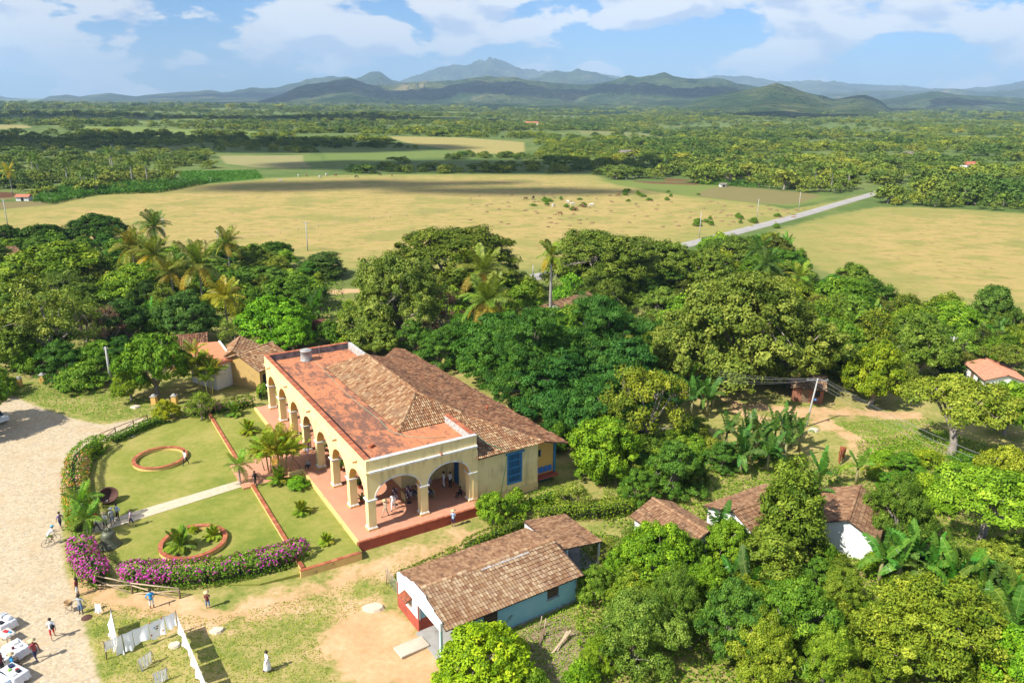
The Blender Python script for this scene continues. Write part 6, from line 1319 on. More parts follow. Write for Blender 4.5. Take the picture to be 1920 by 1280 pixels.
pole(209, 722, 5.2, 'concrete lamp post beside the glossy mango tree', .7, r=.17)
WIREM = M('cable_grey', (.30, .30, .30), (.24, .24, .24), 3, .6, 0)
def sagline(a, b_, sag, n=14): return [a.lerp(b_, i/n)-Vector((0, 0, 4*sag*(i/n)*(1-i/n))) for i in range(n+1)]
la, lb = at(1345, 705, 6.2), at(1960, 912, 6.0)
for k in range(5):
    off = Vector(((k-2)*.5, (k-2)*.22, -.15 if k != 2 else .1))
    wire('power_line', sagline(MP+off, la+Vector(((k-2)*.35, (k-2)*.9, 0)), .35), .009, WIREM, 'grey power line running from the leaning pole to the olive tree', 'cable', 'lines towards the olive tree')
    wire('power_line', sagline(MP+off, lb+Vector(((k-2)*.6, (k-2)*.5, (k % 2)*.5)), .7), .010, WIREM, 'grey power line running from the leaning pole over the bushes', 'cable', 'lines over the bushes')
# ------------------------------------------------------------------ people
SKINS = [M('skin_light', (.52, .33, .24), (.48, .30, .21), 6, .6, 0), M('skin_tan', (.36, .21, .14), (.33, .19, .12), 6, .6, 0), M('skin_dark', (.13, .075, .05), (.11, .065, .045), 6, .6, 0)]
HAIRD = M('hair_dark', (.025, .018, .014), (.04, .028, .02), 20, .6, .1); HAIRB = M('hair_brown', (.11, .065, .035), (.08, .05, .03), 20, .6, .1)
STRAW = M('straw_hat', (.62, .48, .26), (.54, .41, .22), 14, .8, .1); SHOE = M('shoe_dark', (.04, .035, .035), (.06, .05, .05), 6, .6, 0); SHOEW = M('shoe_white', (.7, .7, .68), (.6, .6, .58), 6, .6, 0)
def cloth(name, c): return M('cloth_'+name, c, tuple(x*.85 for x in c), 9, .9, .1)
WHT = cloth('white', (.78, .78, .78)); BLK = cloth('black', (.025, .025, .03)); NAVY = cloth('navy', (.03, .04, .09)); DENIM = cloth('denim', (.13, .22, .38)); RED = cloth('red', (.55, .03, .035)); GREY = cloth('grey', (.38, .40, .42)); LBL = cloth('light_blue', (.36, .46, .62)); BLU = cloth('bright_blue', (.05, .33, .68)); PUR = cloth('purple', (.26, .19, .36)); PNKC = cloth('pink', (.55, .16, .26)); BEI = cloth('beige', (.48, .38, .26)); MARO = cloth('maroon', (.16, .035, .04)); GRN = cloth('lime_green', (.25, .45, .07)); CHK = cloth('red_check', (.32, .06, .06)); LIL = cloth('lilac', (.42, .34, .52)); CYAN = cloth('cyan', (.08, .40, .58))
def person(loc, face, label, top, bottom, skin=1, pose='stand', shorts=True, sleeves='short', hair=HAIRD, hat=None, h=1.70, shoes=None, group=None, arms=None, longhair=False, dress=False):
    """local +Y is the way the person faces; one continuous skinned body"""
    s = h/1.72; J = {}
    hip, kn, an = .92, .49, .08
    if pose in ('sit', 'sitlow'): sh_ = .46 if pose == 'sit' else .25; J['pel'] = (0, 0, sh_+.06)
    elif pose == 'cycle': J['pel'] = (0, -.22, .98)
    else: J['pel'] = (0, 0, hip)
    pz = J['pel'][2]; py = J['pel'][1]; lean = {'cycle': .42, 'walk': .04, 'sit': .05, 'sitlow': .12}.get(pose, 0.0); up = .40 if pose == 'cycle' else .50
    J['bel'] = (0, py+lean*.35, pz+.18); J['che'] = (0, py+lean*.8, pz+up*.78); J['nek'] = (0, py+lean*1.05, pz+up+.04); J['jaw'] = (0, py+lean*1.15+.02, pz+up+.13); J['sku'] = (0, py+lean*1.2+.01, pz+up+.235); J['top'] = (0, py+lean*1.2, pz+up+.30)
    for sd_, sg in (('L', -1), ('R', 1)):
        J['sho'+sd_] = (sg*.185, py+lean*.95, pz+up-.035)
        st = .0
        if pose == 'walk': st = sg*.23
        if pose in ('sit', 'sitlow'): J['hip'+sd_] = (sg*.10, py, pz); J['kne'+sd_] = (sg*.14, py+.43, pz+(.02 if pose == 'sit' else .22)); J['ank'+sd_] = (sg*.14, py+.45 if pose == 'sit' else py+.55, .08)
        elif pose == 'cycle': J['hip'+sd_] = (sg*.09, py, pz-.02); J['kne'+sd_] = (sg*.10, py+.38, pz-.22+(.10 if sg > 0 else -.14)); J['ank'+sd_] = (sg*.10, py+.22, pz-.62+(.16 if sg > 0 else -.16))
        else: J['hip'+sd_] = (sg*.10, 0, hip-.04); J['kne'+sd_] = (sg*.11, st*.6+.03, kn); J['ank'+sd_] = (sg*.12, st*1.25-.02, an+(.05 if st < 0 else 0))
        a = J['ank'+sd_]; J['toe'+sd_] = (a[0]*1.1, a[1]+.17, max(.035, a[2]-.045))
        x, y, z = J['sho'+sd_]; mode = (arms or {}).get(sd_, 'down')
        if pose == 'cycle': E_ = (x*1.15, y+.22, z-.22); Hn = (x*.95, y+.46, z-.28)
        elif mode == 'down': E_ = (x*1.28, y-.02-st*.5, z-.28); Hn = (x*1.32, y+.05-st*1.1, z-.53)
        elif mode == 'fore': E_ = (x*1.25, y+.02, z-.27); Hn = (x*.8, y+.25, z-.22)
        elif mode == 'up': E_ = (x*1.35, y+.12, z-.14); Hn = (x*.7, y+.22, z+.10)
        elif mode == 'hip': E_ = (x*1.9, y-.06, z-.24); Hn = (x*1.05, y+.06, z-.42)
        elif mode == 'out': E_ = (x*1.9, y+.05, z-.15); Hn = (x*2.9, y+.15, z-.22)
        else: E_ = (x*1.28, y, z-.28); Hn = (x*1.3, y+.06, z-.53)
        J['elb'+sd_] = E_; J['wri'+sd_] = Hn; d = (Vector(Hn)-Vector(E_)).normalized(); J['pal'+sd_] = tuple(Vector(Hn)+d*.075)
    R = dict(pel=.135, bel=.125, che=.145, nek=.052, jaw=.075, sku=.10, top=.055)
    for q in 'LR': R.update({'sho'+q: .068, 'elb'+q: .043, 'wri'+q: .03, 'pal'+q: .034, 'hip'+q: .088, 'kne'+q: .062, 'ank'+q: .043, 'toe'+q: .035})
    E = [('pel', 'bel', 'torso'), ('bel', 'che', 'torso'), ('che', 'nek', 'torso'), ('nek', 'jaw', 'head'), ('jaw', 'sku', 'head'), ('sku', 'top', 'head')]
    for q in 'LR': E += [('che', 'sho'+q, 'torso'), ('sho'+q, 'elb'+q, 'uarm'), ('elb'+q, 'wri'+q, 'farm'), ('wri'+q, 'pal'+q, 'hand'), ('pel', 'hip'+q, 'hips'), ('hip'+q, 'kne'+q, 'thigh'), ('kne'+q, 'ank'+q, 'shin'), ('ank'+q, 'toe'+q, 'foot')]
    bm = bmesh.new(); lay = bm.verts.layers.skin.verify(); vs = {}
    for k, p in J.items():
        v = bm.verts.new(p); vs[k] = v; r_ = R[k]; v[lay].radius = (r_, r_*(.78 if k in ('pel', 'bel', 'che') else 1)); v[lay].use_root = (k == 'pel')
    for a, b_, _ in E: bm.edges.new((vs[a], vs[b_]))
    me = bpy.data.meshes.new('body_rig'); bm.to_mesh(me); bm.free(); tmp = bpy.data.objects.new('body_rig', me); COL.objects.link(tmp)
    sk = tmp.modifiers.new('s', 'SKIN'); sk.use_smooth_shade = True; ss = tmp.modifiers.new('u', 'SUBSURF'); ss.levels = ss.render_levels = 1
    dg = bpy.context.evaluated_depsgraph_get(); ev = tmp.evaluated_get(dg); m2 = bpy.data.meshes.new_from_object(ev); bpy.data.objects.remove(tmp); bpy.data.meshes.remove(me)
    nv = len(m2.vertices); co = np.empty(nv*3, np.float32); m2.vertices.foreach_get('co', co); co = co.reshape(-1, 3)
    segs = [(np.array(J[a]), np.array(J[b_]), w, a) for a, b_, w in E]; F = [list(p.vertices) for p in m2.polygons]; C = np.array([co[f].mean(0) for f in F]); dist = []
    for a, b_, w, k in segs:
        e = b_-a; t_ = np.clip(((C-a)@e)/(e@e), 0, 1); dist.append(np.linalg.norm(C-a-t_[:, None]*e, axis=1)/(.05+{'torso': .13, 'hips': .09, 'thigh': .075, 'head': .09}.get(w, .045)))
    best = np.argmin(np.array(dist), 0); mats = [SKINS[skin], top, bottom, shoes or SHOE, M('eye_dark', (.02, .015, .012), (.03, .02, .015), 5, .3, 0)]
    def mi(i):
        w = segs[best[i]][2]; z = C[i][2]
        if w == 'torso': return 1
        if w == 'hips': return 2
        if w == 'uarm': return 1 if sleeves != 'none' else 0
        if w == 'farm': return 1 if sleeves == 'long' else 0
        if w == 'thigh': return 2
        if w == 'shin': return 0 if shorts else 2
        if w == 'foot': return 3
        return 0
    mb = MB(); mb.v = [tuple(c) for c in co]; mb.f = [tuple(f) for f in F]; mb.m = [mi(i) for i in range(len(F))]; mb.sm = [True]*len(F)
    bpy.data.meshes.remove(m2)
    for q, sg in (('L', -1), ('R', 1)):      # fingers and thumb leave the palm
        w = Vector(J['wri'+q]); p = Vector(J['pal'+q]); d = (p-w).normalized(); sx = d.cross(Vector((0, 1, .3))).normalized()
        for i, ln in enumerate((.062, .072, .068, .052)):
            b0 = p+sx*(i-1.5)*.017+d*.01; mb.tube([b0, b0+d*ln*.55+Vector((0, .006, 0)), b0+d*ln+Vector((0, .02, 0))], [.0095, .0085, .006], 5, 0)
        b0 = w.lerp(p, .55)-sx*.028; mb.tube([b0, b0-sx*.022+d*.025, b0-sx*.026+d*.055], [.011, .010, .007], 5, 0)
    hd = Vector(J['sku']); fy = Vector((0, 1, 0))
    mb.mesh_([hd+Vector((-.016, .088, -.045)), hd+Vector((.016, .088, -.045)), hd+Vector((0, .122, -.05)), hd+Vector((0, .095, .0)), hd+Vector((0, .085, -.06))], [(0, 2, 3), (2, 1, 3), (0, 4, 2), (4, 1, 2)], 0)
    for sg in (-1, 1):
        mb.lathe([(.0, -.012), (.011, 0), (0, .012)], 6, 4, tuple(hd+Vector((sg*.034, .092, -.005))), closed=True); mb.box(*(hd.x+sg*.1-.012, hd.x+sg*.1+.012, hd.y-.02, hd.y+.02, hd.z-.05, hd.z+.01), 0)
    mb.box(hd.x-.024, hd.x+.024, hd.y+.084, hd.y+.094, hd.z-.088, hd.z-.078, 0)
    o = thing('person', label, 'person', loc, face, group, s); mb.build('body', mats, o)
    hb = MB(); prof_ = [(.112, -.03), (.115, .03), (.095, .085), (.05, .115), (0, .122)]
    hb.lathe(prof_, 12, 0, tuple(hd+Vector((0, -.018, 0))), closed=True)
    if longhair: hb.tube([hd+Vector((0, -.075, .03)), hd+Vector((0, -.10, -.1)), hd+Vector((0, -.10, -.26))], [.075, .085, .05], 8)
    hb.build('hair', hair, o)
    if hat in ('straw', 'white'):
        hm = MB(); hm.lathe([(.235 if hat == 'straw' else .19, .045), (.235 if hat == 'straw' else .19, .058), (.118, .066), (.112, .135), (.08, .16), (0, .165)], 16, 0, tuple(hd+Vector((0, -.01, 0))), closed=True); hm.build('hat', STRAW if hat == 'straw' else WHT, o)
    elif hat is not None:
        hm = MB(); hm.lathe([(.122, .02), (.122, .06), (.10, .115), (.05, .14), (0, .143)], 14, 0, tuple(hd+Vector((0, -.005, 0))), closed=True); hm.mesh_([hd+Vector((-.09, .09, .035)), hd+Vector((.09, .09, .035)), hd+Vector((.07, .2, .02)), hd+Vector((-.07, .2, .02)), hd+Vector((-.09, .09, .05)), hd+Vector((.09, .09, .05)), hd+Vector((.07, .2, .032)), hd+Vector((-.07, .2, .032))], [(3, 2, 1, 0), (4, 5, 6, 7), (0, 1, 5, 4), (1, 2, 6, 5), (2, 3, 7, 6), (3, 0, 4, 7)]); hm.build('cap', hat, o)
    if dress:
        dm = MB(); pz_ = J['pel'][2]; dm.lathe([(.16, pz_+.12), (.17, pz_), (.22, pz_-.25), (.27, .28), (.265, .27), (.15, pz_+.1)], 14, closed=True); dm.build('skirt', bottom, o)
    return o
def dirpx(P, qx, qy):
    q = at(qx, qy, P.z); return atan2(q.y-P.y, q.x-P.x)-pi/2
def pp(px, py, z, lookx, looky, label, *a, **k):
    P = at(px, py, z); return person(P, dirpx(P, lookx, looky), label, *a, **k)
pp(115, 991, .3, 160, 1005, 'person in purple shirt and navy shorts walking on the plaza', PUR, NAVY, 0, 'walk')
pp(182, 996, LZ, 240, 975, 'person in blue top and red cap beside the young palm', DENIM, NAVY, 1, 'walk', hat=RED, shorts=False)
pp(199, 992, LZ, 190, 1010, 'person in white shirt and straw hat behind the bell', WHT, BLK, 0, 'stand', hat='straw', sleeves='long', arms={'L': 'fore', 'R': 'fore'})
pp(212, 984, LZ, 195, 960, 'person in grey shirt, white cap and denim shorts near the cauldron', GREY, DENIM, 0, 'stand', hat='white', shoes=SHOEW)
pp(222, 975, LZ, 205, 985, 'person in light blue shirt and dark trousers near the cauldron', LBL, BLK, 1, 'stand', shorts=False, sleeves='long', arms={'L': 'hip', 'R': 'hip'})
pp(247, 987, LZ, 300, 975, 'person in pale top and cropped trousers striding up the path', LIL, NAVY, 0, 'walk', sleeves='none', hair=HAIRB)
pp(147, 1117, .25, 90, 1120, 'person in dark top and white shorts by the pole fence', MARO, WHT, 2, 'stand', longhair=True, h=1.66)
pp(153, 1151, .25, 120, 1190, 'person draped with garments for sale at the plaza edge', GREY, DENIM, 2, 'stand', hat=BLK, arms={'L': 'out', 'R': 'out'})
rs = pp(100, 1197, .3, 85, 1120, 'person in white shirt and red shorts with black shoulder bag', WHT, RED, 0, 'walk', shoes=SHOEW, hair=HAIRD)
s_ = MB(); s_.lathe([(.0, -.16), (.11, -.14), (.14, 0), (.11, .13), (0, .15)], 10, closed=True); b_ = s_.mesh('bag', BLK); b_o = link('shoulder_bag', b_, None, rs.location+Vector((.16, -.1, 1.12))); tag(b_o, 'black shoulder bag on the person in red shorts', 'bag')
hp_ = pp(69, 1238, .3, 20, 1215, 'person in red checked shirt and wide straw hat walking with white cloth', CHK, NAVY, 2, 'walk', hat='straw', shorts=False, sleeves='long', arms={'L': 'fore'})
pp(286, 1142, .15, 300, 1190, 'person in bright blue shirt and pale shorts before the pole fence', BLU, WHT, 1, 'stand', hair=HAIRD, arms={'L': 'fore', 'R': 'hip'}, h=1.78)
pp(391, 1143, .1, 380, 1200, 'person in maroon top and denim shorts shading the eyes', MARO, DENIM, 0, 'stand', sleeves='none', hat='straw', arms={'L': 'up', 'R': 'fore'}, longhair=True, hair=HAIRB, h=1.62)
pp(502, 1259, .02, 560, 1230, 'person in white dress with straw bag crossing the dry yard', WHT, WHT, 1, 'walk', dress=True, hair=HAIRD, h=1.68)
pp(349, 871, LZ, 300, 900, 'person in white shirt and black trousers at the grass ring bed', WHT, BLK, 1, 'walk', shorts=False)
pp(480, 912, UZ, 440, 905, 'person in black clothes at the end of the stone path', BLK, BLK, 2, 'walk', shorts=False)
pp(579, 877, .72, 560, 900, 'person in grey top sitting on the gallery steps', GREY, BLK, 1, 'sitlow', shorts=False, sleeves='long', hat=BEI)
pp(578, 851, .86, 600, 880, 'person in pink top and patterned trousers at the gallery steps', PNKC, LIL, 1, 'walk', shorts=False, longhair=True)
pp(850, 987, 0, 880, 930, 'person in pale shirt and straw hat facing the terrace wall', LBL, NAVY, 1, 'stand', hat='straw', arms={'L': 'fore', 'R': 'fore'})
def inside(n, t_, rot, label, *a, **k): return person(hl(n, t_, .953), PHI+rot, label, *a, **k)
inside(2.3, 1.7, 2.0, 'person in beige clothes with backpack inside the corner arch', BEI, BEI, 0, 'walk', hat='straw')
inside(3.4, 2.5, 2.6, 'person in white blouse and trousers by the necklace rack', WHT, WHT, 1, 'walk', shorts=False)
inside(9.4, 3.9, 1.6, 'person in white uniform standing by the blue gallery door', WHT, WHT, 2, 'stand', shorts=False)
inside(9.9, 3.5, 1.9, 'person in white shirt and black trousers by the gallery door', WHT, BLK, 2, 'stand', shorts=False)
inside(10.0, 1.4, 1.7, 'person in black sitting against the gallery end pier', BLK, BLK, 2, 'sitlow', shorts=False, sleeves='long')
inside(6.9, 3.9, 2.6, 'person in white shirt sitting behind the craft tables', WHT, BLK, 2, 'sit')
pp(24, 1256, .3, 60, 1240, 'person in blue shirt and straw hat seated at the market tables', BLU, BLK, 1, 'sit', hat='straw', arms={'L': 'fore', 'R': 'fore'})
pp(6, 1262, .3, 60, 1260, 'person in dark clothes standing behind the market tables', MARO, BLK, 2, 'stand', shorts=False)
# cyclist
cp = at(97, 1020, .3); crot = dirpx(cp, 170, 985); by = thing('bicycle', 'road bicycle ridden across the cobbles', 'bicycle', cp, crot)
BIKE = M('bike_black', (.03, .03, .035), (.05, .05, .05), 5, .4, 0)
for y in (-.5, .52):
    s_ = MB(); n = 28; s_.tube([Vector((0, y+.335*cos(2*pi*i/n), .34+.335*sin(2*pi*i/n))) for i in range(n+1)], .017, 6, cap=False); w = s_.build('wheel', BIKE, by)
    s_ = MB()
    for i in range(10): s_.tube([(0, y, .34), (0, y+.32*cos(2*pi*i/10), .34+.32*sin(2*pi*i/10))], .004, 3)
    tag(s_.build('spokes', METAL, w), kind='stuff')
s_ = MB()
for a, b2 in (((0, -.5, .34), (0, -.06, .30)), ((0, -.06, .30), (0, .36, .78)), ((0, -.06, .30), (0, -.22, .86)), ((0, -.22, .82), (0, .38, .84)), ((0, -.5, .34), (0, -.22, .8)), ((0, .52, .34), (0, .37, .9))): s_.tube([a, b2], .02, 6)
s_.build('frame', M('bike_frame', (.02, .03, .05), (.02, .03, .05), 3, .3, 0), by)
s_ = MB(); s_.box(-.07, .07, -.36, -.1, .90, .95, bev=.02); s_.build('saddle', BIKE, by); s_ = MB(); s_.tube([(-.2, .62, .86), (-.2, .5, .98), (-.2, .4, .98), (.2, .4, .98), (.2, .5, .98), (.2, .62, .86)], .016, 6); s_.build('handlebar', BIKE, by)
s_ = MB(); s_.tube([(-.12, -.06, .16), (-.04, -.06, .3), (.04, -.06, .3), (.12, -.06, .44)], .015, 5); s_.build('crank', METAL, by)
person(cp, crot, 'person in lime and white jersey riding the bicycle with blue helmet', WHT, GRN, 1, 'cycle', hat=CYAN, shoes=SHOE)
# ------------------------------------------------------------------ drying lines with linens
LINEN = M('white_linen', (.86, .87, .89), (.82, .83, .86), 5, .9, .08); LINEN2 = M('cream_linen', (.78, .75, .68), (.72, .69, .62), 5, .9, .08)
for mm in (LINEN, LINEN2):       # thin cloth lets the sun through
    t = mm.node_tree; b = t.nodes['Principled BSDF']; tr = t.nodes.new('ShaderNodeBsdfTranslucent'); tr.inputs['Color'].default_value = (.95, .95, .95, 1); mx = t.nodes.new('ShaderNodeMixShader'); mx.inputs[0].default_value = .3
    t.links.new(b.outputs[0], mx.inputs[1]); t.links.new(tr.outputs[0], mx.inputs[2]); t.links.new(mx.outputs[0], t.nodes['Material Output'].inputs[0])
def sheet_on(a, b_, f0, f1, drop, label, mat=LINEN, swing=.12, group=None, seed=0, flowers=False):
    rng = np.random.RandomState(seed+50); p0 = a.lerp(b_, f0); p1 = a.lerp(b_, f1); d = (p1-p0); L = d.length; d.normalize(); sd_ = Vector((d.y, -d.x, 0)); nx, nz = 12, 8; V = []; F = []; ph = rng.uniform(0, 6)
    for i in range(nx+1):
        for k in range(nz+1):
            u = i/nx; w = k/nz; wave = .07*w*sin(u*L*5+ph)+.05*w*w*sin(u*11+ph*2); dr = drop*(1-.06*sin(u*7+ph)*w)
            p = p0+d*(L*u*(1-.03*w)+.015*w)+sd_*(wave+swing*w*w)+Vector((0, 0, -dr*w-.05*sin(pi*u)*(1-w))); V.append(p-p0)
    for i in range(nx):
        for k in range(nz): q = i*(nz+1)+k; F.append((q, q+1, q+nz+2, q+nz+1))
    me = fast_mesh('hanging_cloth', np.array([tuple(v) for v in V]), F, mat, smooth_=True); o = link('hanging_cloth', me, None, p0)
    tag(o, label, 'cloth', group)
    if flowers:
        for (u, w, c) in ((.5, .42, RED), (.45, .5, GRN), (.56, .5, cloth('orange', (.7, .25, .04))), (.4, .4, BLU), (.6, .38, GRN), (.12, .12, cloth('orange', (.7, .25, .04))), (.85, .1, RED), (.15, .85, RED), (.85, .82, cloth('orange', (.7, .25, .04))), (.5, .6, MARO)):
            i = int(u*nx); k = int(w*nz); p = Vector(V[i*(nz+1)+k]); fm = MB(); sdv = sd_
            pts = [p+sdv*.02+(d*cos(2*pi*q/8)+Vector((0, 0, 1))*sin(2*pi*q/8))*.075*(1 if q % 2 else .6) for q in range(8)]; pts2 = [q_-sdv*.04 for q_ in pts]
            fm.mesh_([tuple(q) for q in pts+pts2], [tuple(range(8)), tuple(range(15, 7, -1))]+[(q, q+8, (q+1) % 8+8, (q+1) % 8) for q in range(8)]); fm.build('embroidered_flower', c, o)
    return o
def dpole(P, h, lab): s_ = MB(); s_.tube([(0, 0, -.1), (.02, .02, h*.5), (0, 0, h)], [.045, .04, .035], 6); tag(s_.build('line_pole', WOODD, None, loc=(P.x, P.y, 0.05)), lab, 'pole')
a1, b1 = at(194, 1203, 1.75), at(329, 1146, 2.15)
dpole(at(194, 1203, 1.75), 1.75, 'wooden line pole holding the small hanging garments'); dpole(b1, 2.2, 'tall wooden line pole where the two linen lines meet')
wire('washing_line', sagline(a1, b1, .12), .01, WIREM, 'washing line carrying the embroidered tablecloth', 'line')
for k in range(4): sheet_on(a1, b1, .0+k*.032, .027+k*.032, .75, 'narrow white garment at the end of the tablecloth line', LINEN, .05, 'narrow garments on the tablecloth line', k)
sheet_on(a1, b1, .135, .235, 1.45, 'long white panel hanging next to the narrow garments', LINEN, .1, None, 11); sheet_on(a1, b1, .25, .38, 1.35, 'white curtain panel hanging beside the wide plain sheet', LINEN, .2, None, 12)
sheet_on(a1, b1, .385, .60, 1.15, 'wide plain white sheet left of the embroidered tablecloth', LINEN, .2, None, 13); sheet_on(a1, b1, .605, .83, 1.35, 'white tablecloth embroidered with coloured flowers', LINEN, .15, None, 14, True); sheet_on(a1, b1, .84, .985, 1.05, 'white square cloth hanging by the tall line pole', LINEN, .22, None, 15)
b2_ = at(391, 1292, 2.0); wire('washing_line', sagline(b1, b2_, .15), .01, WIREM, 'washing line running to the near corner of the yard', 'line'); dpole(b2_, 2.0, 'wooden line pole at the near corner of the yard')
for k, (f0, f1, dr) in enumerate(((.03, .27, 1.35), (.29, .46, 1.2), (.48, .70, 1.45), (.72, .97, 1.5))): sheet_on(b1, b2_, f0, f1, dr, ('white curtain by the tall line pole on the near line', 'short white cloth second from the tall line pole', 'white lace cloth third from the tall line pole', 'long white cloth at the far end of the near line')[k], LINEN, .06, None, 20+k)
a0 = at(207, 1141, 2.1); c0 = at(219, 1196, 1.9); dpole(a0, 2.1, 'red brown line pole by the draped garment seller'); wire('washing_line', sagline(a0, c0, .1), .01, WIREM, 'short washing line between the red pole and the garments', 'line')
sheet_on(a0, c0, .02, .45, 1.2, 'white cloth strip hanging on the short line by the red pole', LINEN, .35, None, 31); sheet_on(a0, c0, .47, .95, 1.3, 'white lace panel with doll motif on the short line', LINEN2, .3, None, 32)
for q, (xa, ya, xb, yb, lab) in enumerate(((258, 1236, 283, 1219, 'cream crocheted dress hanging on the low garment rail'), (286, 1262, 312, 1250, 'small white dress hanging on the lower garment rail'))):
    ga, gb = at(xa, ya, 1.3), at(xb, yb, 1.3); grl = thing('garment_rail', ('low wooden garment rail with cream dresses', 'low wooden garment rail with white dresses')[q], 'rail', (ga.x, ga.y, .05))
    s_ = MB(); s_.tube([(0, 0, 1.25), tuple(gb-ga+Vector((0, 0, 1.25)))], .02, 6); s_.build('bar', WOODL, grl)
    for p in (Vector((0, 0, 0)), gb-ga): s_ = MB(); s_.tube([p+Vector((-.15, 0, 0)), p+Vector((0, 0, 1.25))], .022, 5); s_.build('leg', WOODL, grl); s_ = MB(); s_.tube([p+Vector((.15, .1, 0)), p+Vector((0, 0, 1.25))], .022, 5); s_.build('leg', WOODL, grl)
    for k in range(4): sheet_on(ga, gb, .03+k*.25, .22+k*.25, .95 if k else 1.05, lab, LINEN2 if q == 0 else LINEN, .05, 'dresses on rail with '+('cream' if q == 0 else 'white')+' garments', 40+q*5+k)
cl = at(177, 1130, 1.3); ce = at(188, 1131, 1.3); sheet_on(cl, ce, 0, 1, .75, 'white shirt held out by the garment seller', LINEN, .05, None, 60)
# sun umbrella at the yard edge
up_ = at(330, 1292, 1.9); um = thing('parasol', 'striped sun umbrella in rainbow colours behind the garment rails', 'umbrella', (up_.x, up_.y, 0.05)); s_ = MB(); s_.tube([(0, 0, 0), (0, 0, 1.95)], .02, 6); s_.build('pole', METAL, um)
for k in range(8):
    a0_, a1_ = 2*pi*k/8, 2*pi*(k+1)/8; s_ = MB(); rg = [(0, 1.95), (.35, 1.88), (.65, 1.72), (.85, 1.5)]
    for (r0_, z0_), (r1_, z1_) in zip(rg[:-1], rg[1:]): s_.face([(r1_*cos(a0_), r1_*sin(a0_), z1_), (r1_*cos(a1_), r1_*sin(a1_), z1_), (r0_*cos(a1_), r0_*sin(a1_), z0_), (r0_*cos(a0_), r0_*sin(a0_), z0_)] if r0_ else [(r1_*cos(a0_), r1_*sin(a0_), z1_), (r1_*cos(a1_), r1_*sin(a1_), z1_), (0, 0, z0_)])
    s_.build('canopy_panel', (RED, GRN, BLU, cloth('orange', (.7, .25, .04)))[k % 4], um)
# ------------------------------------------------------------------ market tables on the plaza
def mtable(px, py, w, d, rot, label, mat=LINEN, h=.78, drop=.55):
    P = at(px, py, .3); o = thing('market_table', label, 'table', P, rot); s_ = MB(); s_.box(-w/2, w/2, -d/2, d/2, h-.04, h); s_.build('tabletop', WOODL, o)
    for x in (-w/2+.08, w/2-.08):
        for y in (-d/2+.08, d/2-.08): s_ = MB(); s_.beam((x, y, 0), (x*.9, y, h-.04), .05, .05); s_.build('leg', WOODL, o)
    n = 40; V = []; F = []; rng = np.random.RandomState(int(px+py))
    for k, (e, z) in enumerate(((-.02, h+.012), (.03, h), (.05, h-drop*.5), (.10, h-drop))):
        for i in range(n):
            t_ = i/n*4; q = int(t_); f = t_-q; cs = [(-1, -1), (1, -1), (1, 1), (-1, 1)]; a, c = cs[q], cs[(q+1) % 4]; x = (a[0]+(c[0]-a[0])*f)*(w/2+e); y = (a[1]+(c[1]-a[1])*f)*(d/2+e)
            wv = 1+(.045*sin(i*1.9)+.02*rng.normal())*k/3; V.append((x*wv, y*wv, z+(.03*sin(i*.8) if k == 3 else 0)))
    for k in range(3):
        for i in range(n): F.append((k*n+i, k*n+(i+1) % n, (k+1)*n+(i+1) % n, (k+1)*n+i)[::-1])
    s_ = MB(); s_.mesh_(V, F+[tuple(range(n))], 0, True); s_.build('tablecloth', mat, o); return P, h, o
def goods(P, h, rot, items, seed):
    r_ = random.Random(seed)
    for (name, label, c, w, d, hh, dx, dy) in items:
        s_ = MB(); s_.box(-w/2, w/2, -d/2, d/2, 0, hh, bev=min(w, d, hh)*.25); x = dx*cos(rot)-dy*sin(rot); y = dx*sin(rot)+dy*cos(rot)
        tag(s_.build(name, c, None, loc=(P.x+x, P.y+y, P.z+h+.015), rot=(0, 0, rot+r_.uniform(-.3, .3))), label, 'goods')
tr = -.55
P, h_, _ = mtable(8, 1178, 1.5, 1.1, tr, 'market table heaped with folded white shirts'); goods(P, h_, tr, [('folded_shirts', 'stack of folded grey striped shirts on the shirt table', GREY, .5, .35, .22, -.3, .2), ('folded_shirts', 'stack of folded white shirts on the shirt table', LINEN, .5, .35, .25, .3, .25), ('folded_shirts', 'dark folded shirt at the shirt table edge', BLK, .4, .3, .1, .35, -.25)], 1)
P, h_, _ = mtable(16, 1200, .9, .6, tr, 'small folding table with red and white trinkets', LINEN2, .7, .12); goods(P, h_, tr, [('trinket_tray', 'red and white trinket tray on the folding table', RED, .4, .25, .06, -.1, 0), ('trinket_box', 'blue trinket box on the folding table', BLU, .18, .16, .08, .25, .1)], 2)
P, h_, _ = mtable(33, 1228, 1.5, 1.0, tr, 'market table under a long plain white cloth'); goods(P, h_, tr, [('lace_pile', 'folded cream lace pile on the long white table', LINEN2, .5, .4, .12, -.35, .15), ('lace_pile', 'small grey napkin pile on the long white table', GREY, .25, .2, .06, .3, .2), ('doll', 'small maroon cloth doll on the long white table', MARO, .12, .16, .2, .2, -.25)], 4)
P, h_, _ = mtable(8, 1245, 1.4, 1.0, tr, 'market table draped in crumpled cream lace', LINEN2); goods(P, h_, tr, [('lace_pile', 'folded white lace pile on the cream lace table', LINEN, .45, .35, .14, .2, .2), ('wooden_box', 'brown wooden box on the cream lace table', WOODD, .3, .2, .12, -.3, -.1), ('trinket_box', 'light blue trinket box on the cream lace table', LBL, .2, .15, .1, .4, -.2)], 5)
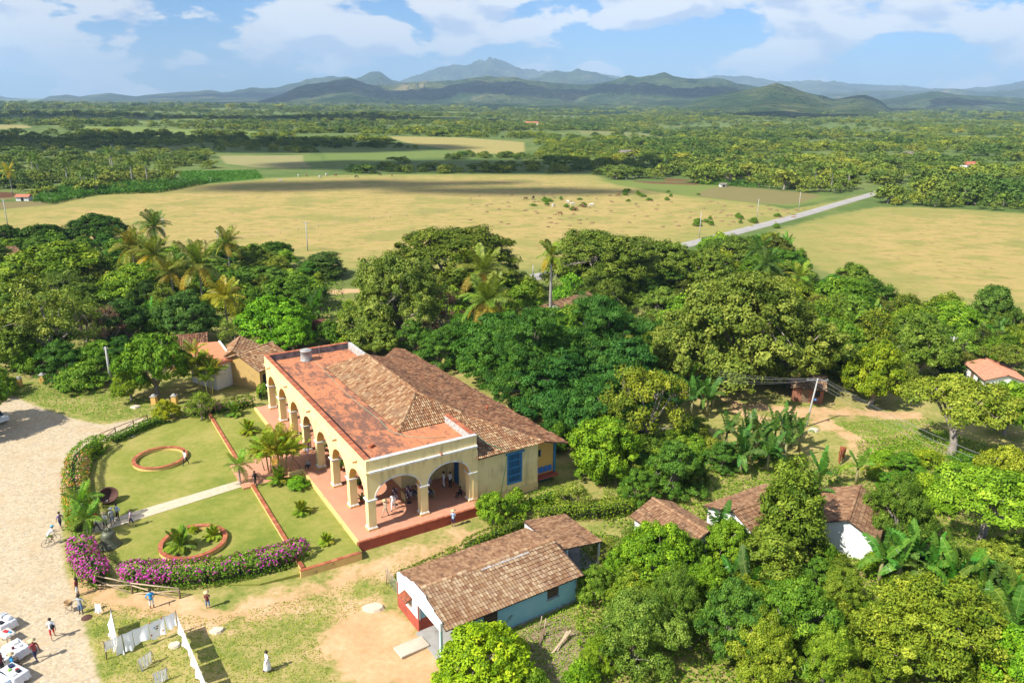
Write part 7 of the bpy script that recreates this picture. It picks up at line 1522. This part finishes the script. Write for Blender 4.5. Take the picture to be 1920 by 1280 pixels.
P, h_, _ = mtable(28, 1275, 1.7, 1.0, tr+.1, 'market table set out with coloured necklaces'); goods(P, h_, tr, [('necklace_heap', 'dark blue necklace heap on the necklace table', NAVY, .4, .3, .12, -.5, .15), ('necklace_heap', 'green necklace heap on the necklace table', GRN, .22, .2, .09, -.2, -.1), ('necklace_heap', 'red necklace heap on the necklace table', RED, .2, .2, .09, .15, .2), ('display_box', 'black display box on the necklace table', BLK, .34, .22, .14, .4, .15), ('napkin_pile', 'white napkin pile on the necklace table', LINEN, .35, .28, .1, .45, -.2)], 3)
mtable(2, 1290, 1.3, .9, tr, 'market table under blue tinted white cloth', M('bluish_linen', (.6, .68, .8), (.55, .63, .76), 5, .9, .08))
P = at(130, 1146, .3); o = thing('folding_stand', 'folding wooden stand holding a basket by the garment seller', 'stand', P, .4)
for sx in (-.2, .2):
    s_ = MB(); s_.beam((sx, -.3, 0), (sx, .25, .62), .04, .03); s_.build('leg', WOODL, o); s_ = MB(); s_.beam((sx+.04, .3, 0), (sx+.04, -.25, .62), .04, .03); s_.build('leg', WOODL, o)
s_ = MB(); s_.box(-.3, .3, -.3, .3, .62, .65); s_.build('top', WOODL, o)
s_ = MB(); s_.lathe([(.22, 0), (.28, .24), (.25, .24), (.2, .03), (0, .03)], 14, closed=True); tag(s_.build('basket', M('wicker', (.40, .26, .13), (.3, .19, .09), 14, .9, .2), None, loc=P+Vector((0, 0, .66))), 'round wicker basket on the folding wooden stand', 'basket')
s_ = MB(); s_.lathe([(.0, .02), (.36, .0), (.4, .03), (.36, .06), (0, .09)], 16, closed=True); tag(s_.build('manhole_cover', ir, None, loc=at(163, 1158, .27)), 'rusty round iron lid on the ground by the garment seller', 'lid')
# ------------------------------------------------------------------ gallery furniture
def rack(n, t_, lab):
    o = thing('necklace_rack', lab, 'rack', hl(n, t_, .953), PHI); s_ = MB(); s_.tube([(0, 0, 0), (0, 0, 1.75)], .03, 6); s_.build('pole', BIKE, o); s_ = MB(); s_.lathe([(.0, 0), (.25, .0), (.25, .03), (.03, .05)], 12); s_.build('foot', BIKE, o)
    for k in range(5):
        s_ = MB(); s_.tube([(.22*cos(2*pi*q/12), .22*sin(2*pi*q/12), .75+k*.24) for q in range(13)], .02, 5, cap=False); r_ = s_.build('ring', BIKE, o)
        for q in range(9): s_ = MB(); s_.box(.2, .26, -.03, .03, .55+k*.24, .73+k*.24); p = s_.build('necklace', (LIL, WHT, NAVY, MARO)[(q+k) % 4], r_); p.rotation_euler = (0, 0, 2*pi*q/9)
rack(1.75, 3.9, 'necklace rack standing inside the second arch from the corner'); rack(3.9, 3.2, 'necklace rack behind the corner arch'); rack(5.2, 2.9, 'necklace rack in front of the craft tables')
def crate_table(n, t_, w, d, lab):
    o = thing('craft_table', lab, 'table', hl(n, t_, .953), PHI); s_ = MB(); s_.box(-w/2, w/2, -d/2, d/2, .55, .62); s_.build('tray', M('blue_grey_paint', (.12, .16, .2), (.1, .13, .17), 4), o)
    for x in (-w/2, w/2-.06): s_ = MB(); s_.box(x, x+.06, -d/2, d/2, .05, .80); s_.build('side_panel', M('yellow_grey_paint', (.45, .38, .18), (.4, .33, .15), 4), o)
    for k in range(8): s_ = MB(); s_.lathe([(.05, .62), (.07, .68), (.05, .8), (.02, .84)], 8, 0, (-w/2+.2+(k % 4)*.3, -.2+(k//4)*.35, 0)); s_.build('carving', (BEI, NAVY, WHT, MARO)[k % 4], o)
crate_table(5.6, 3.6, 1.4, 1.0, 'craft table with carvings beside the mid pier'); crate_table(7.0, 2.9, 1.3, 1.0, 'craft table with carvings at the gallery middle')
s_ = MB(); s_.box(-.7, .7, -.22, .22, .0, .45); tag(s_.build('stone_bench', WALLW, None, loc=hl(8.0, 5.45, .953), rot=(0, 0, PHI)), 'white masonry bench against the gallery wall', 'bench')
def pot(n, t_, lab, hgt=.5, tone=(.9, 1.2, .8)):
    o = thing('potted_plant', lab, 'plant', hl(n, t_, .953), rnd.uniform(0, 6)); s_ = MB(); s_.lathe([(.16, 0), (.22, .3), (.24, .34), (.2, .34), (.18, .3), (0, .3)], 12, closed=True); s_.build('pot', BRICKT, o)
    for k in range(9): link('leaf', FR['sago'][k % 2], o, (0, 0, .32), (0, -.4, k*.7), hgt, tone)
pot(1.2, 22.6, 'potted plant beside the fourth pier of the facade'); pot(1.9, 12.6, 'potted plant by the fifth facade arch', .9, (.5, .8, .5)); pot(2.2, 8.0, 'tall dark potted plant inside the sixth facade arch', .9, (.35, .35, .3)); pot(1.8, 17.8, 'potted plant at the head of the steps', .7, (.5, .8, .5)); pot(1.4, 5.2, 'potted plant behind the second pier from the corner', .6)
# ------------------------------------------------------------------ animals
def quad_body(name, label, cat, P, rot, sc, mat, graze=True, group=None, mane=None, tailc=None, horns=False):
    J = dict(rump=(0, -.62, 1.08), back=(0, -.15, 1.06), chest=(0, .42, 1.08), wither=(0, .62, 1.2))
    if graze: J.update(neck=(0, .95, .95), poll=(0, 1.25, .55), muz=(0, 1.38, .16))
    else: J.update(neck=(0, .95, 1.42), poll=(0, 1.15, 1.68), muz=(0, 1.5, 1.5))
    J.update(tail=(0, -.82, 1.0), tend=(.02, -.92, .5))
    R = dict(rump=.27, back=.30, chest=.30, wither=.2, neck=.15, poll=.115, muz=.06, tail=.05, tend=.035); E = [('rump', 'back'), ('back', 'chest'), ('chest', 'wither'), ('wither', 'neck'), ('neck', 'poll'), ('poll', 'muz'), ('rump', 'tail'), ('tail', 'tend')]
    for q, sg in (('L', -1), ('R', 1)):
        st = .1*sg; J.update({'fs'+q: (sg*.15, .48, .86), 'fk'+q: (sg*.16, .5+st, .45), 'fh'+q: (sg*.16, .5+st, .03), 'hs'+q: (sg*.16, -.55, .9), 'hk'+q: (sg*.17, -.45-st, .62), 'ho'+q: (sg*.17, -.72-st, .42), 'hh'+q: (sg*.17, -.66-st, .03)})
        R.update({'fs'+q: .12, 'fk'+q: .06, 'fh'+q: .05, 'hs'+q: .16, 'hk'+q: .1, 'ho'+q: .055, 'hh'+q: .05}); E += [('chest', 'fs'+q), ('fs'+q, 'fk'+q), ('fk'+q, 'fh'+q), ('rump', 'hs'+q), ('hs'+q, 'hk'+q), ('hk'+q, 'ho'+q), ('ho'+q, 'hh'+q)]
    bm = bmesh.new(); lay = bm.verts.layers.skin.verify(); vs = {}
    for k, p in J.items(): v = bm.verts.new(p); vs[k] = v; v[lay].radius = (R[k], R[k]); v[lay].use_root = (k == 'back')
    for a, b_ in E: bm.edges.new((vs[a], vs[b_]))
    me = bpy.data.meshes.new('rig'); bm.to_mesh(me); bm.free(); tmp = bpy.data.objects.new('rig', me); COL.objects.link(tmp); tmp.modifiers.new('s', 'SKIN').use_smooth_shade = True; ss = tmp.modifiers.new('u', 'SUBSURF'); ss.levels = ss.render_levels = 1
    m2 = bpy.data.meshes.new_from_object(tmp.evaluated_get(bpy.context.evaluated_depsgraph_get())); bpy.data.objects.remove(tmp); bpy.data.meshes.remove(me); m2.materials.clear(); m2.materials.append(mat)
    for p in m2.polygons: p.use_smooth = True
    o = thing(name, label, cat, P, rot, group, sc); link('body', m2, o); pl = Vector(J['poll'])
    for sg in (-1, 1): s_ = MB(); s_.tube([pl+Vector((sg*.08, -.03, .06)), pl+Vector((sg*.15, -.08, .15))], [.04, .012], 5); s_.build('ear', mat, o)
    if mane: s_ = MB(); s_.tube([Vector(J['wither'])+Vector((0, 0, .14)), Vector(J['neck'])+Vector((0, .02, .13)), pl+Vector((0, .05, .09))], [.05, .06, .04], 5); s_.build('mane', mane, o); s_ = MB(); s_.tube([J['tail'], J['tend'], (.03, -.93, .25)], [.05, .075, .03], 6); s_.build('tail', mane, o)
    if horns:
        for sg in (-1, 1): s_ = MB(); s_.tube([pl+Vector((sg*.07, 0, .1)), pl+Vector((sg*.2, .02, .17)), pl+Vector((sg*.24, .05, .3))], [.03, .022, .008], 5); s_.build('horn', BEI, o)
    return o
hpz = at(1577, 862); quad_body('horse', 'chestnut horse grazing beside the dirt track', 'horse', (hpz.x, hpz.y, 0), 2.6, 1.05, M('chestnut_coat', (.26, .075, .025), (.20, .055, .02), 5, .6, 0), True, None, HAIRD)
COWS = [M('cow_white', (.66, .62, .55), (.6, .56, .5), 4, .8, 0), M('cow_brown', (.20, .10, .05), (.16, .08, .04), 4, .8, 0), M('cow_black', (.04, .035, .03), (.05, .045, .04), 4, .8, 0)]
base_cows = {}
for i, (px, py, c) in enumerate([(1037, 389, 0), (1065, 382, 0), (1073, 386, 0), (1092, 389, 1), (1110, 388, 0), (985, 376, 1), (1000, 374, 2), (560, 332, 0), (575, 331, 1), (600, 334, 0), (612, 330, 0), (630, 331, 1), (668, 334, 2), (690, 327, 2), (712, 329, 2), (735, 331, 1), (526, 341, 0), (1078, 396, 1), (1050, 404, 1), (1160, 368, 1)]):
    P = at(px, py); lab = ('white cow grazing on the tan pasture', 'brown cow grazing on the tan pasture', 'black cow grazing on the tan pasture')[c]; grp = ('white', 'brown', 'black')[c]+' cattle on the pasture'
    if c not in base_cows: base_cows[c] = quad_body('cow', lab, 'cow', (P.x, P.y, 0), rnd.uniform(0, 6.28), 1.0, COWS[c], True, grp, None, None, True)
    else:
        o = tree_copy(base_cows[c]); o.location = (P.x, P.y, 0); o.rotation_euler = (0, 0, rnd.uniform(0, 6.28))
# parked car at the plaza edge
cpz = at(-14, 790, .3); car = thing('parked_car', 'white car parked in the tree shade at the plaza edge', 'car', cpz, 1.1); CW = M('car_white', (.7, .72, .74), (.68, .7, .72), 2, .3, 0)
body = [(-.8, -2.1, .35), (.8, -2.1, .35), (.82, 2.0, .35), (-.82, 2.0, .35), (-.8, -2.1, .85), (.8, -2.1, .85), (.82, 2.0, .78), (-.82, 2.0, .78), (-.68, -1.4, .9), (.68, -1.4, .9), (.7, .9, .9), (-.7, .9, .9), (-.58, -1.0, 1.42), (.58, -1.0, 1.42), (.58, .35, 1.42), (-.58, .35, 1.42)]
s_ = MB(); s_.mesh_(body[:8], [(3, 2, 1, 0), (4, 5, 6, 7), (0, 1, 5, 4), (1, 2, 6, 5), (2, 3, 7, 6), (3, 0, 4, 7)]); s_.mesh_([body[i] for i in (12, 13, 14, 15)], [(0, 1, 2, 3)]); s_.build('body', CW, car)
GL = M('car_glass', (.03, .05, .07), (.03, .05, .07), 2, .1, 0); s_ = MB(); s_.mesh_(body[8:16], [(0, 1, 5, 4), (1, 2, 6, 5), (2, 3, 7, 6), (3, 0, 4, 7)]); s_.build('windows', GL, car)
for x in (-.8, .8):
    for y in (-1.3, 1.25): s_ = MB(); s_.tube([(x-.1, y, .33), (x+.1, y, .33)], .33, 14); wl = s_.build('wheel', BIKE, car); q = MB(); q.tube([(x-.11, y, .33), (x+.11, y, .33)], .18, 10); q.build('rim', METAL, wl)
for x in (-.55, .55): s_ = MB(); s_.box(x-.16, x+.16, 2.0, 2.03, .55, .7); s_.build('headlight', CONC, car)
# pasture fence, tussocks, dry stones
fpts = [at(x, y) for x, y in ((1310, 448), (1200, 440), (960, 380))]
fp_ = [at(330, 470), at(560, 432), at(700, 412), at(850, 396), at(965, 379), at(1120, 345)]; fe = thing('pasture_fence', 'thin post and wire fence dividing the tan pasture', 'fence', fp_[0]); pm_ = MB(); pm_.tube([(0, 0, -.2), (.03, 0, 1.25)], [.07, .05], 5); pmm = pm_.mesh('post', WOODL); tot = []
for a, b_ in zip(fp_[:-1], fp_[1:]):
    n = max(2, int((b_-a).length/6)); tot += [a.lerp(b_, i/n) for i in range(n)]
for p in tot: link('post', pmm, fe, p-fp_[0], (rnd.gauss(0, .06), rnd.gauss(0, .06), 0), rnd.uniform(.85, 1.15))
for z in (.5, 1.0): s_ = MB(); s_.tube([p-fp_[0]+Vector((0, 0, z)) for p in tot], .012, 3, cap=False); s_.build('wire', WIREM, fe)
rr2 = random.Random(3)
for k in range(34):
    px, py = rr2.choice([(rr2.uniform(1170, 1320), rr2.uniform(356, 380)), (rr2.uniform(960, 1120), rr2.uniform(366, 398)), (rr2.uniform(1300, 1480), rr2.uniform(405, 428))]); P = at(px, py)
    plant_at((P.x, P.y, 0), rr2.uniform(1.6, 3.6), rr2.uniform(.9, 1.9), 'bush', 0, 'pasture_shrub', 'small round shrub growing alone on the tan pasture', 'shrub', (.9, 1.05, .8), 'scattered pasture shrubs')
tm = MB(); tm.lathe([(.9, -.05), (.8, .18), (.45, .34), (0, .38)], 9, closed=True); tme = tm.mesh('tussock', M('dry_tussock', (.22, .13, .07), (.17, .12, .05), 3, .95, .3))
for k in range(110):
    px = rr2.uniform(880, 1520); py = rr2.uniform(362+max(0, (px-1150)*.08), 428); P = at(px, py)
    if not inpoly((P.x, P.y), PAST1): continue
    o = link('grass_tussock', tme, None, (P.x, P.y, 0), (0, 0, rr2.uniform(0, 6)), (rr2.uniform(.6, 1.5), rr2.uniform(.5, 1.1), rr2.uniform(.5, 1.1))); tag(o, 'brown dry grass tussock on the tan pasture', 'tussock', 'tussocks on the pasture')
for px, py, sc, lab in ((328, 1215, .55, 'flat pale limestone lying beyond the near washing line'), (345, 1215, .2, 'scrap of white paper beside the near washing line'), (408, 1187, .6, 'broad pale limestone in the dry grass'), (256, 767, .8, 'pale boulder on the plaza grass verge'), (700, 1140, .9, 'low limestone outcrop before the blue house'), (1525, 806, .9, 'pale concrete trough cover at the dirt road pole')):
    P = at(px, py, .05); s_ = MB(); n = 9; r_ = [sc*rnd.uniform(.7, 1.1) for _ in range(n)]; lo = [(r_[i]*cos(2*pi*i/n), r_[i]*.7*sin(2*pi*i/n), -.05) for i in range(n)]; hi = [(x*.8, y*.8, .1+.14*sc*rnd.uniform(.6, 1.2)) for x, y, _ in lo]
    s_.mesh_(lo+hi, [tuple(range(n, 2*n))]+[(i, (i+1) % n, (i+1) % n+n, i+n) for i in range(n)]); tag(s_.build('stone', M('limestone', (.58, .50, .38), (.46, .39, .29), 3, .95, .2), None, loc=(P.x, P.y, gz(P.x, P.y))), lab, 'stone')
filler()
# ------------------------------------------------------------------ woods of the valley
LEAFW, t, b = newmat('leaf_woods')
at_ = t.nodes.new('ShaderNodeAttribute'); at_.attribute_name = 'tint'; oi = t.nodes.new('ShaderNodeObjectInfo')
rp = ramp(t, [(0, (.085, .13, .022)), (.5, (.15, .20, .036)), (1, (.235, .275, .06))]); t.links.new(at_.outputs['Fac'], rp.inputs[0])
hv = ramp(t, [(0, (.55, .7, .6)), (.35, (.85, .95, .8)), (.7, (1.1, 1.08, .9)), (.92, (1.35, 1.25, .8)), (1, (1.4, 1.15, .9))]); t.links.new(oi.outputs['Random'], hv.inputs[0])
nl = t.nodes.new('ShaderNodeTexNoise'); nl.inputs['Scale'].default_value = .011; nl.inputs['Detail'].default_value = 2; t.links.new(oi.outputs['Location'], nl.inputs['Vector'])
zone = ramp(t, [(.36, (.62, .78, .7)), (.5, (1, 1, .9)), (.62, (1.5, 1.35, .85))]); t.links.new(nl.outputs['Fac'], zone.inputs[0])
t.links.new(mixc(t, 1.0, mixc(t, 1.0, rp.outputs[0], hv.outputs[0], 'MULTIPLY'), zone.outputs[0], 'MULTIPLY'), b.inputs['Base Color']); b.inputs['Roughness'].default_value = .7; b.inputs['Specular IOR Level'].default_value = .15
def wood_mesh(kind, seed):
    rng = np.random.RandomState(seed); lob = lobes_for(kind, rng); V, Qd, tn, Pts = leaf_cloud(rng, lob, 85, .95, 12, .85, .55, -.4)
    return V, Qd, tn, lob, Pts, rng
WM = []
for kind, seed in (('round', 3), ('dome', 4), ('olive', 5), ('umbrella', 6), ('feather', 7)):
    V, Qd, tn, lob, Pts, rng = wood_mesh(kind, seed); WM.append((fast_mesh('woods_crown', V, Qd, LEAFW, tint=tn), limb_mesh(rng, lob, Pts, .34, 1.6, 0)))
CLEAR = [pxpoly(p) for p in ([(395, 286), (620, 286), (645, 330), (480, 342), (330, 350), (325, 318), (395, 316)], [(600, 277), (870, 279), (860, 297), (720, 306), (645, 326)], [(715, 253), (1005, 262), (1005, 294), (880, 291), (740, 273)])]
def woods():
    KN = ('round crowned', 'domed', 'clumpy', 'flat topped', 'layered')
    rng = np.random.RandomState(77); P = []
    bx = PAST1+PAST2
    for r0, r1, sp in ((225, 430, 7.5), (430, 800, 9.0), (800, 1500, 11.0), (1500, 2600, 14.0), (2600, 4600, 32.0)):
        n = int(1.36*.5*(r1*r1-r0*r0)/(sp*sp)); r_ = np.sqrt(rng.uniform(r0*r0, r1*r1, n)); a = rng.uniform(-.68, .68, n); x = r_*np.sin(a); y = r_*np.cos(a)
        ok = (poly_sd(x, y, PAST1) < -3) & (poly_sd(x, y, PAST2) < -3) & (line_d(x, y, [tuple(p)[:2] for p in ROAD]) > np.where(r_ > 270, 13, 7))
        for pl, c in FIELDS: ok &= poly_sd(x, y, pl) < -2
        for pl in CLEAR: ok &= poly_sd(x, y, pl) < 0
        cl = fbm(x/220+3, y/130, 3); thr = -.15 if r1 <= 800 else (-.03 if r1 <= 1500 else .0)
        ok &= cl + .05*rng.normal(size=n) > thr
        if r1 <= 430: ok &= (y > 250) | (np.abs(x) > 400)
        s_ = (.42+1.15*rng.uniform(0, 1, n)**1.6)*(1 if r1 <= 1500 else sp/13.)
        if r1 <= 800: s_ = np.minimum(s_, np.where(x < 80, .85, 1.3))
        P += [(x[i], y[i], s_[i], rng.randint(5)) for i in np.where(ok)[0]]
    P.sort(key=lambda p: p[0]**2+p[1]**2); tel = 0
    for x, y, s_, k in P[:300]:
        lab, grp = (('tree in the left woods beyond the tan pasture', 'trees of the left woods') if x < -110 else ('tree in the wooded row behind the tan pasture', 'trees of the row behind the pasture') if x < 60 else ('tree in the right woods beside the country road', 'trees of the right woods'))
        sz = 'small' if s_ < .62 else 'middling' if s_ < .9 else 'large'; lab = sz+' '+KN[k]+' '+lab; grp = sz+' '+KN[k]+' '+grp
        o = thing('tree', lab, 'tree', (x, y, gz(x, y)), rng.uniform(0, 6.28), grp, (s_, s_, s_*rng.uniform(.75, 1.05))); link('crown', WM[k][0], o); link('trunk', WM[k][1], o)
    rest = P[300:]; X = np.array([p[0] for p in rest]); Y = np.array([p[1] for p in rest]); Z = base_h(X, Y)+far_h(X, Y)
    for k in range(5):
        sel = np.array([p[3] == k for p in rest]); me = bpy.data.meshes.new('woodland'); V = np.stack([X[sel], Y[sel], Z[sel]-.3], -1); me.vertices.add(len(V)); me.vertices.foreach_set('co', V.astype(np.float32).ravel())
        sc = np.array([p[2] for p in rest])[sel]; a = me.attributes.new('scl', 'FLOAT', 'POINT'); a.data.foreach_set('value', sc.astype(np.float32)); a = me.attributes.new('rot', 'FLOAT', 'POINT'); a.data.foreach_set('value', rng.uniform(0, 6.28, len(V)).astype(np.float32)); me.update()
        o = tag(link('woodland', me), 'distant woodland covering the valley floor', 'woodland', kind='stuff')
        src = next(q for q in bpy.data.objects if q.data == WM[k][0])
        ng = bpy.data.node_groups.new('scatter', 'GeometryNodeTree'); ng.interface.new_socket('Geometry', in_out='INPUT', socket_type='NodeSocketGeometry'); ng.interface.new_socket('Geometry', in_out='OUTPUT', socket_type='NodeSocketGeometry')
        N = ng.nodes; gi = N.new('NodeGroupInput'); go = N.new('NodeGroupOutput'); ip = N.new('GeometryNodeInstanceOnPoints'); ob = N.new('GeometryNodeObjectInfo'); ob.inputs['Object'].default_value = src; ob.inputs['As Instance'].default_value = True
        na = N.new('GeometryNodeInputNamedAttribute'); na.data_type = 'FLOAT'; na.inputs[0].default_value = 'scl'; nr = N.new('GeometryNodeInputNamedAttribute'); nr.data_type = 'FLOAT'; nr.inputs[0].default_value = 'rot'; cx = N.new('ShaderNodeCombineXYZ')
        L = ng.links; L.new(gi.outputs[0], ip.inputs['Points']); L.new(ob.outputs['Geometry'], ip.inputs['Instance']); sx = N.new('ShaderNodeCombineXYZ'); mz = N.new('ShaderNodeMath'); mz.operation = 'MULTIPLY'; mz.inputs[1].default_value = .72; L.new(na.outputs[0], mz.inputs[0]); L.new(na.outputs[0], sx.inputs[0]); L.new(na.outputs[0], sx.inputs[1]); L.new(mz.outputs[0], sx.inputs[2]); L.new(sx.outputs[0], ip.inputs['Scale']); L.new(nr.outputs[0], cx.inputs[2]); L.new(cx.outputs[0], ip.inputs['Rotation']); L.new(ip.outputs[0], go.inputs[0])
        md = o.modifiers.new('scatter', 'NODES'); md.node_group = ng
woods()
# royal palms rising over the woods
for i, (px, py, h, s_) in enumerate([(58, 300, 8.5, 1.15), (68, 303, 8, 1.1), (122, 312, 8.5, 1.1), (150, 325, 7.5, 1.1), (157, 328, 7.2, 1.05), (178, 322, 7.5, 1.1), (204, 288, 9.5, 1.25), (208, 291, 9, 1.15), (244, 309, 9, 1.15), (272, 307, 8.5, 1.1), (1250, 297, 8.5, 1.3), (1300, 272, 10, 1.4), (1365, 306, 8.5, 1.2), (1466, 310, 8.5, 1.15), (1474, 307, 9, 1.2), (1483, 311, 8.5, 1.15), (1531, 317, 8.5, 1.2), (1562, 325, 8, 1.15), (1594, 322, 8, 1.2), (1790, 345, 7, 1.2), (1718, 262, 10, 1.4)]):
    lf = px < 600; palm_at(px, py, h, 'royal', 13, s_, 'royal_palm', 'royal palm rising over the left woods' if lf else 'royal palm rising over the right woods', r=.26, tone=(.8, .95, .8), group='royal palms of the left woods' if lf else 'royal palms of the right woods')
palm_at(16, 322, 9, 'coco', 16, 1.2, 'coconut_palm', 'golden coconut palm beside the far farm huts', tone=(2.4, 1.6, .6))
# banana plantation along the pasture's far left edge, crop rows, undergrowth
def patch(name, polypx, n, L, Wd, hmax, mat, label, cat, tone, seed, up=.2, z=None):
    rng = np.random.RandomState(seed); poly = pxpoly(polypx); A = np.array(poly); X = rng.uniform(A[:, 0].min(), A[:, 0].max(), n*4); Y = rng.uniform(A[:, 1].min(), A[:, 1].max(), n*4); ok = poly_sd(X, Y, poly) > 0; X = X[ok][:n]; Y = Y[ok][:n]; m = len(X)
    cl = np.clip(.6+.9*fbm(X/4, Y/4, 3), .05, 1.3); Z = base_h(X, Y)+far_h(X, Y)+rng.uniform(0, 1, m)**.8*hmax*cl
    Nn = rng.normal(0, .6, (m, 3)); Nn[:, 2] += up+.5; Nn /= np.linalg.norm(Nn, axis=1, keepdims=True); V, Qd = diamonds(np.stack([X, Y, Z], -1), Nn, L, Wd, rng)
    o = link(name, fast_mesh(name, V, Qd, mat, tint=np.clip(rng.normal(.45, .2, m), 0, 1)), color=tone); return tag(o, label, cat, kind='stuff')
patch('banana_plantation', [(60, 378), (120, 352), (200, 345), (300, 345), (365, 344), (420, 338), (300, 362), (180, 366), (95, 384)], 9000, 1.7, .45, 3.4, LEAFB, 'rows of banana plants along the far pasture edge', 'banana field', (.8, .95, .8), 1)
patch('sugar_cane', [(1300, 338), (1440, 344), (1420, 352), (1310, 346)], 2500, 1.4, .3, 2.2, LEAFB, 'strip of tall pale cane among the crop fields', 'crop', (1.3, 1.3, 1.3), 2)
patch('crop_rows', [(335, 322), (480, 320), (495, 334), (380, 344), (340, 339)], 4000, 1.2, .4, 1.0, LEAFB, 'green crop field below the left woods', 'crop', (.9, 1.1, .8), 3)
patch('undergrowth', [(1090, 1000), (1330, 1010), (1560, 1040), (1760, 1040), (1980, 1020), (1980, 1350), (1100, 1340), (1080, 1180)], 26000, .26, .14, .7, LEAF, 'weedy undergrowth beneath the thicket', 'undergrowth', (1.1, 1.15, .8), 4)
patch('undergrowth', [(1130, 905), (1200, 800), (1480, 850), (1660, 900), (1680, 1000), (1560, 1040), (1330, 1010), (1130, 990)], 14000, .26, .14, .55, LEAF, 'weedy undergrowth around the tiled cottages', 'undergrowth', (1.1, 1.15, .8), 5)
patch('undergrowth', [(1600, 830), (1760, 810), (1960, 860), (1960, 1020), (1760, 1030), (1680, 960)], 14000, .24, .12, .8, LEAF, 'bright green weeds right of the dirt track', 'undergrowth', (1.15, 1.3, .7), 6)
patch('undergrowth', [(860, 640), (960, 545), (1240, 490), (1440, 465), (1560, 540), (1760, 600), (1980, 620), (1980, 745), (1760, 748), (1600, 735), (1340, 722), (1080, 760)], 26000, .45, .26, 1.5, LEAF, 'leafy undergrowth beneath the tree belt behind the hacienda', 'undergrowth', (.75, .9, .7), 7)
patch('undergrowth', [(-140, 475), (320, 480), (640, 510), (650, 640), (560, 650), (330, 625), (180, 690), (60, 715), (-140, 700)], 24000, .45, .26, 1.5, LEAF, 'leafy undergrowth beneath the left village trees', 'undergrowth', (.8, .95, .7), 8)
patch('weeds', [(960, 1150), (1090, 1110), (1120, 1180), (1100, 1340), (900, 1340)], 5000, .16, .08, .25, LEAF, 'sparse weeds in the yard beside the blue house', 'weeds', (1.4, 1.5, .8), 9)
patch('grass', [(160, 1130), (400, 1165), (600, 1110), (740, 1060), (900, 1005), (980, 990), (760, 1090), (700, 1130), (590, 1190), (640, 1300), (200, 1300)], 9000, .15, .05, .08, LEAF, 'tufts of short grass in the dry yard', 'grass', (1.9, 1.55, .9), 21, .0)
patch('grass', [(0, 735), (60, 720), (200, 735), (300, 760), (280, 785), (200, 795), (80, 765)], 7000, .2, .06, .14, LEAF, 'grass on the far verge of the plaza', 'grass', (1.2, 1.5, .7), 22, .0)
patch('grass', [(1560, 792), (1740, 784), (1790, 815), (1660, 850), (1605, 815)], 6000, .2, .06, .12, LEAF, 'green grass patch inside the dirt road fork', 'grass', (1.2, 1.5, .7), 23, .0)
# clouds above the frame
cloud(-360, 660, 300, 95, 1500, 2.0, .0); cloud(-20, 468, 120, 45, 1480, 5.0); cloud(-85, 352, 60, 20, 1470, 8.0, .25); cloud(5, 336, 55, 14, 1460, 3.3, .05); cloud(-20, 368, 30, 9, 1460, 5.3, .2)
for sx, sy, rx, ry, sd_ in ((-600, 1500, 520, 130, 1), (700, 2300, 300, 120, 9), (-1700, 5500, 1200, 620, 3), (100, 5400, 900, 520, 4), (1500, 5000, 700, 380, 6), (-300, 8900, 1100, 500, 7), (-3400, 9200, 1200, 600, 11), (4300, 7600, 1300, 500, 12), (1750, 3700, 260, 160, 14), (3000, 4600, 600, 260, 15)): cloud(sx, sy, rx, ry, 1700, sd_)
# the valley's haze
hz = bpy.data.materials.new('haze'); hz.use_nodes = True; t = hz.node_tree; t.nodes.clear(); o_ = t.nodes.new('ShaderNodeOutputMaterial'); pv = t.nodes.new('ShaderNodeVolumePrincipled')
pv.inputs['Color'].default_value = (.52, .75, 1.0, 1); pv.inputs['Density'].default_value = 7.8e-5; pv.inputs['Anisotropy'].default_value = 0.0; t.links.new(pv.outputs[0], o_.inputs['Volume'])
s_ = MB(); s_.box(-26500, 26500, -26500, 26500, -60, 1150); tag(s_.build('haze', hz), 'pale blue haze lying over the valley', 'haze', kind='stuff')
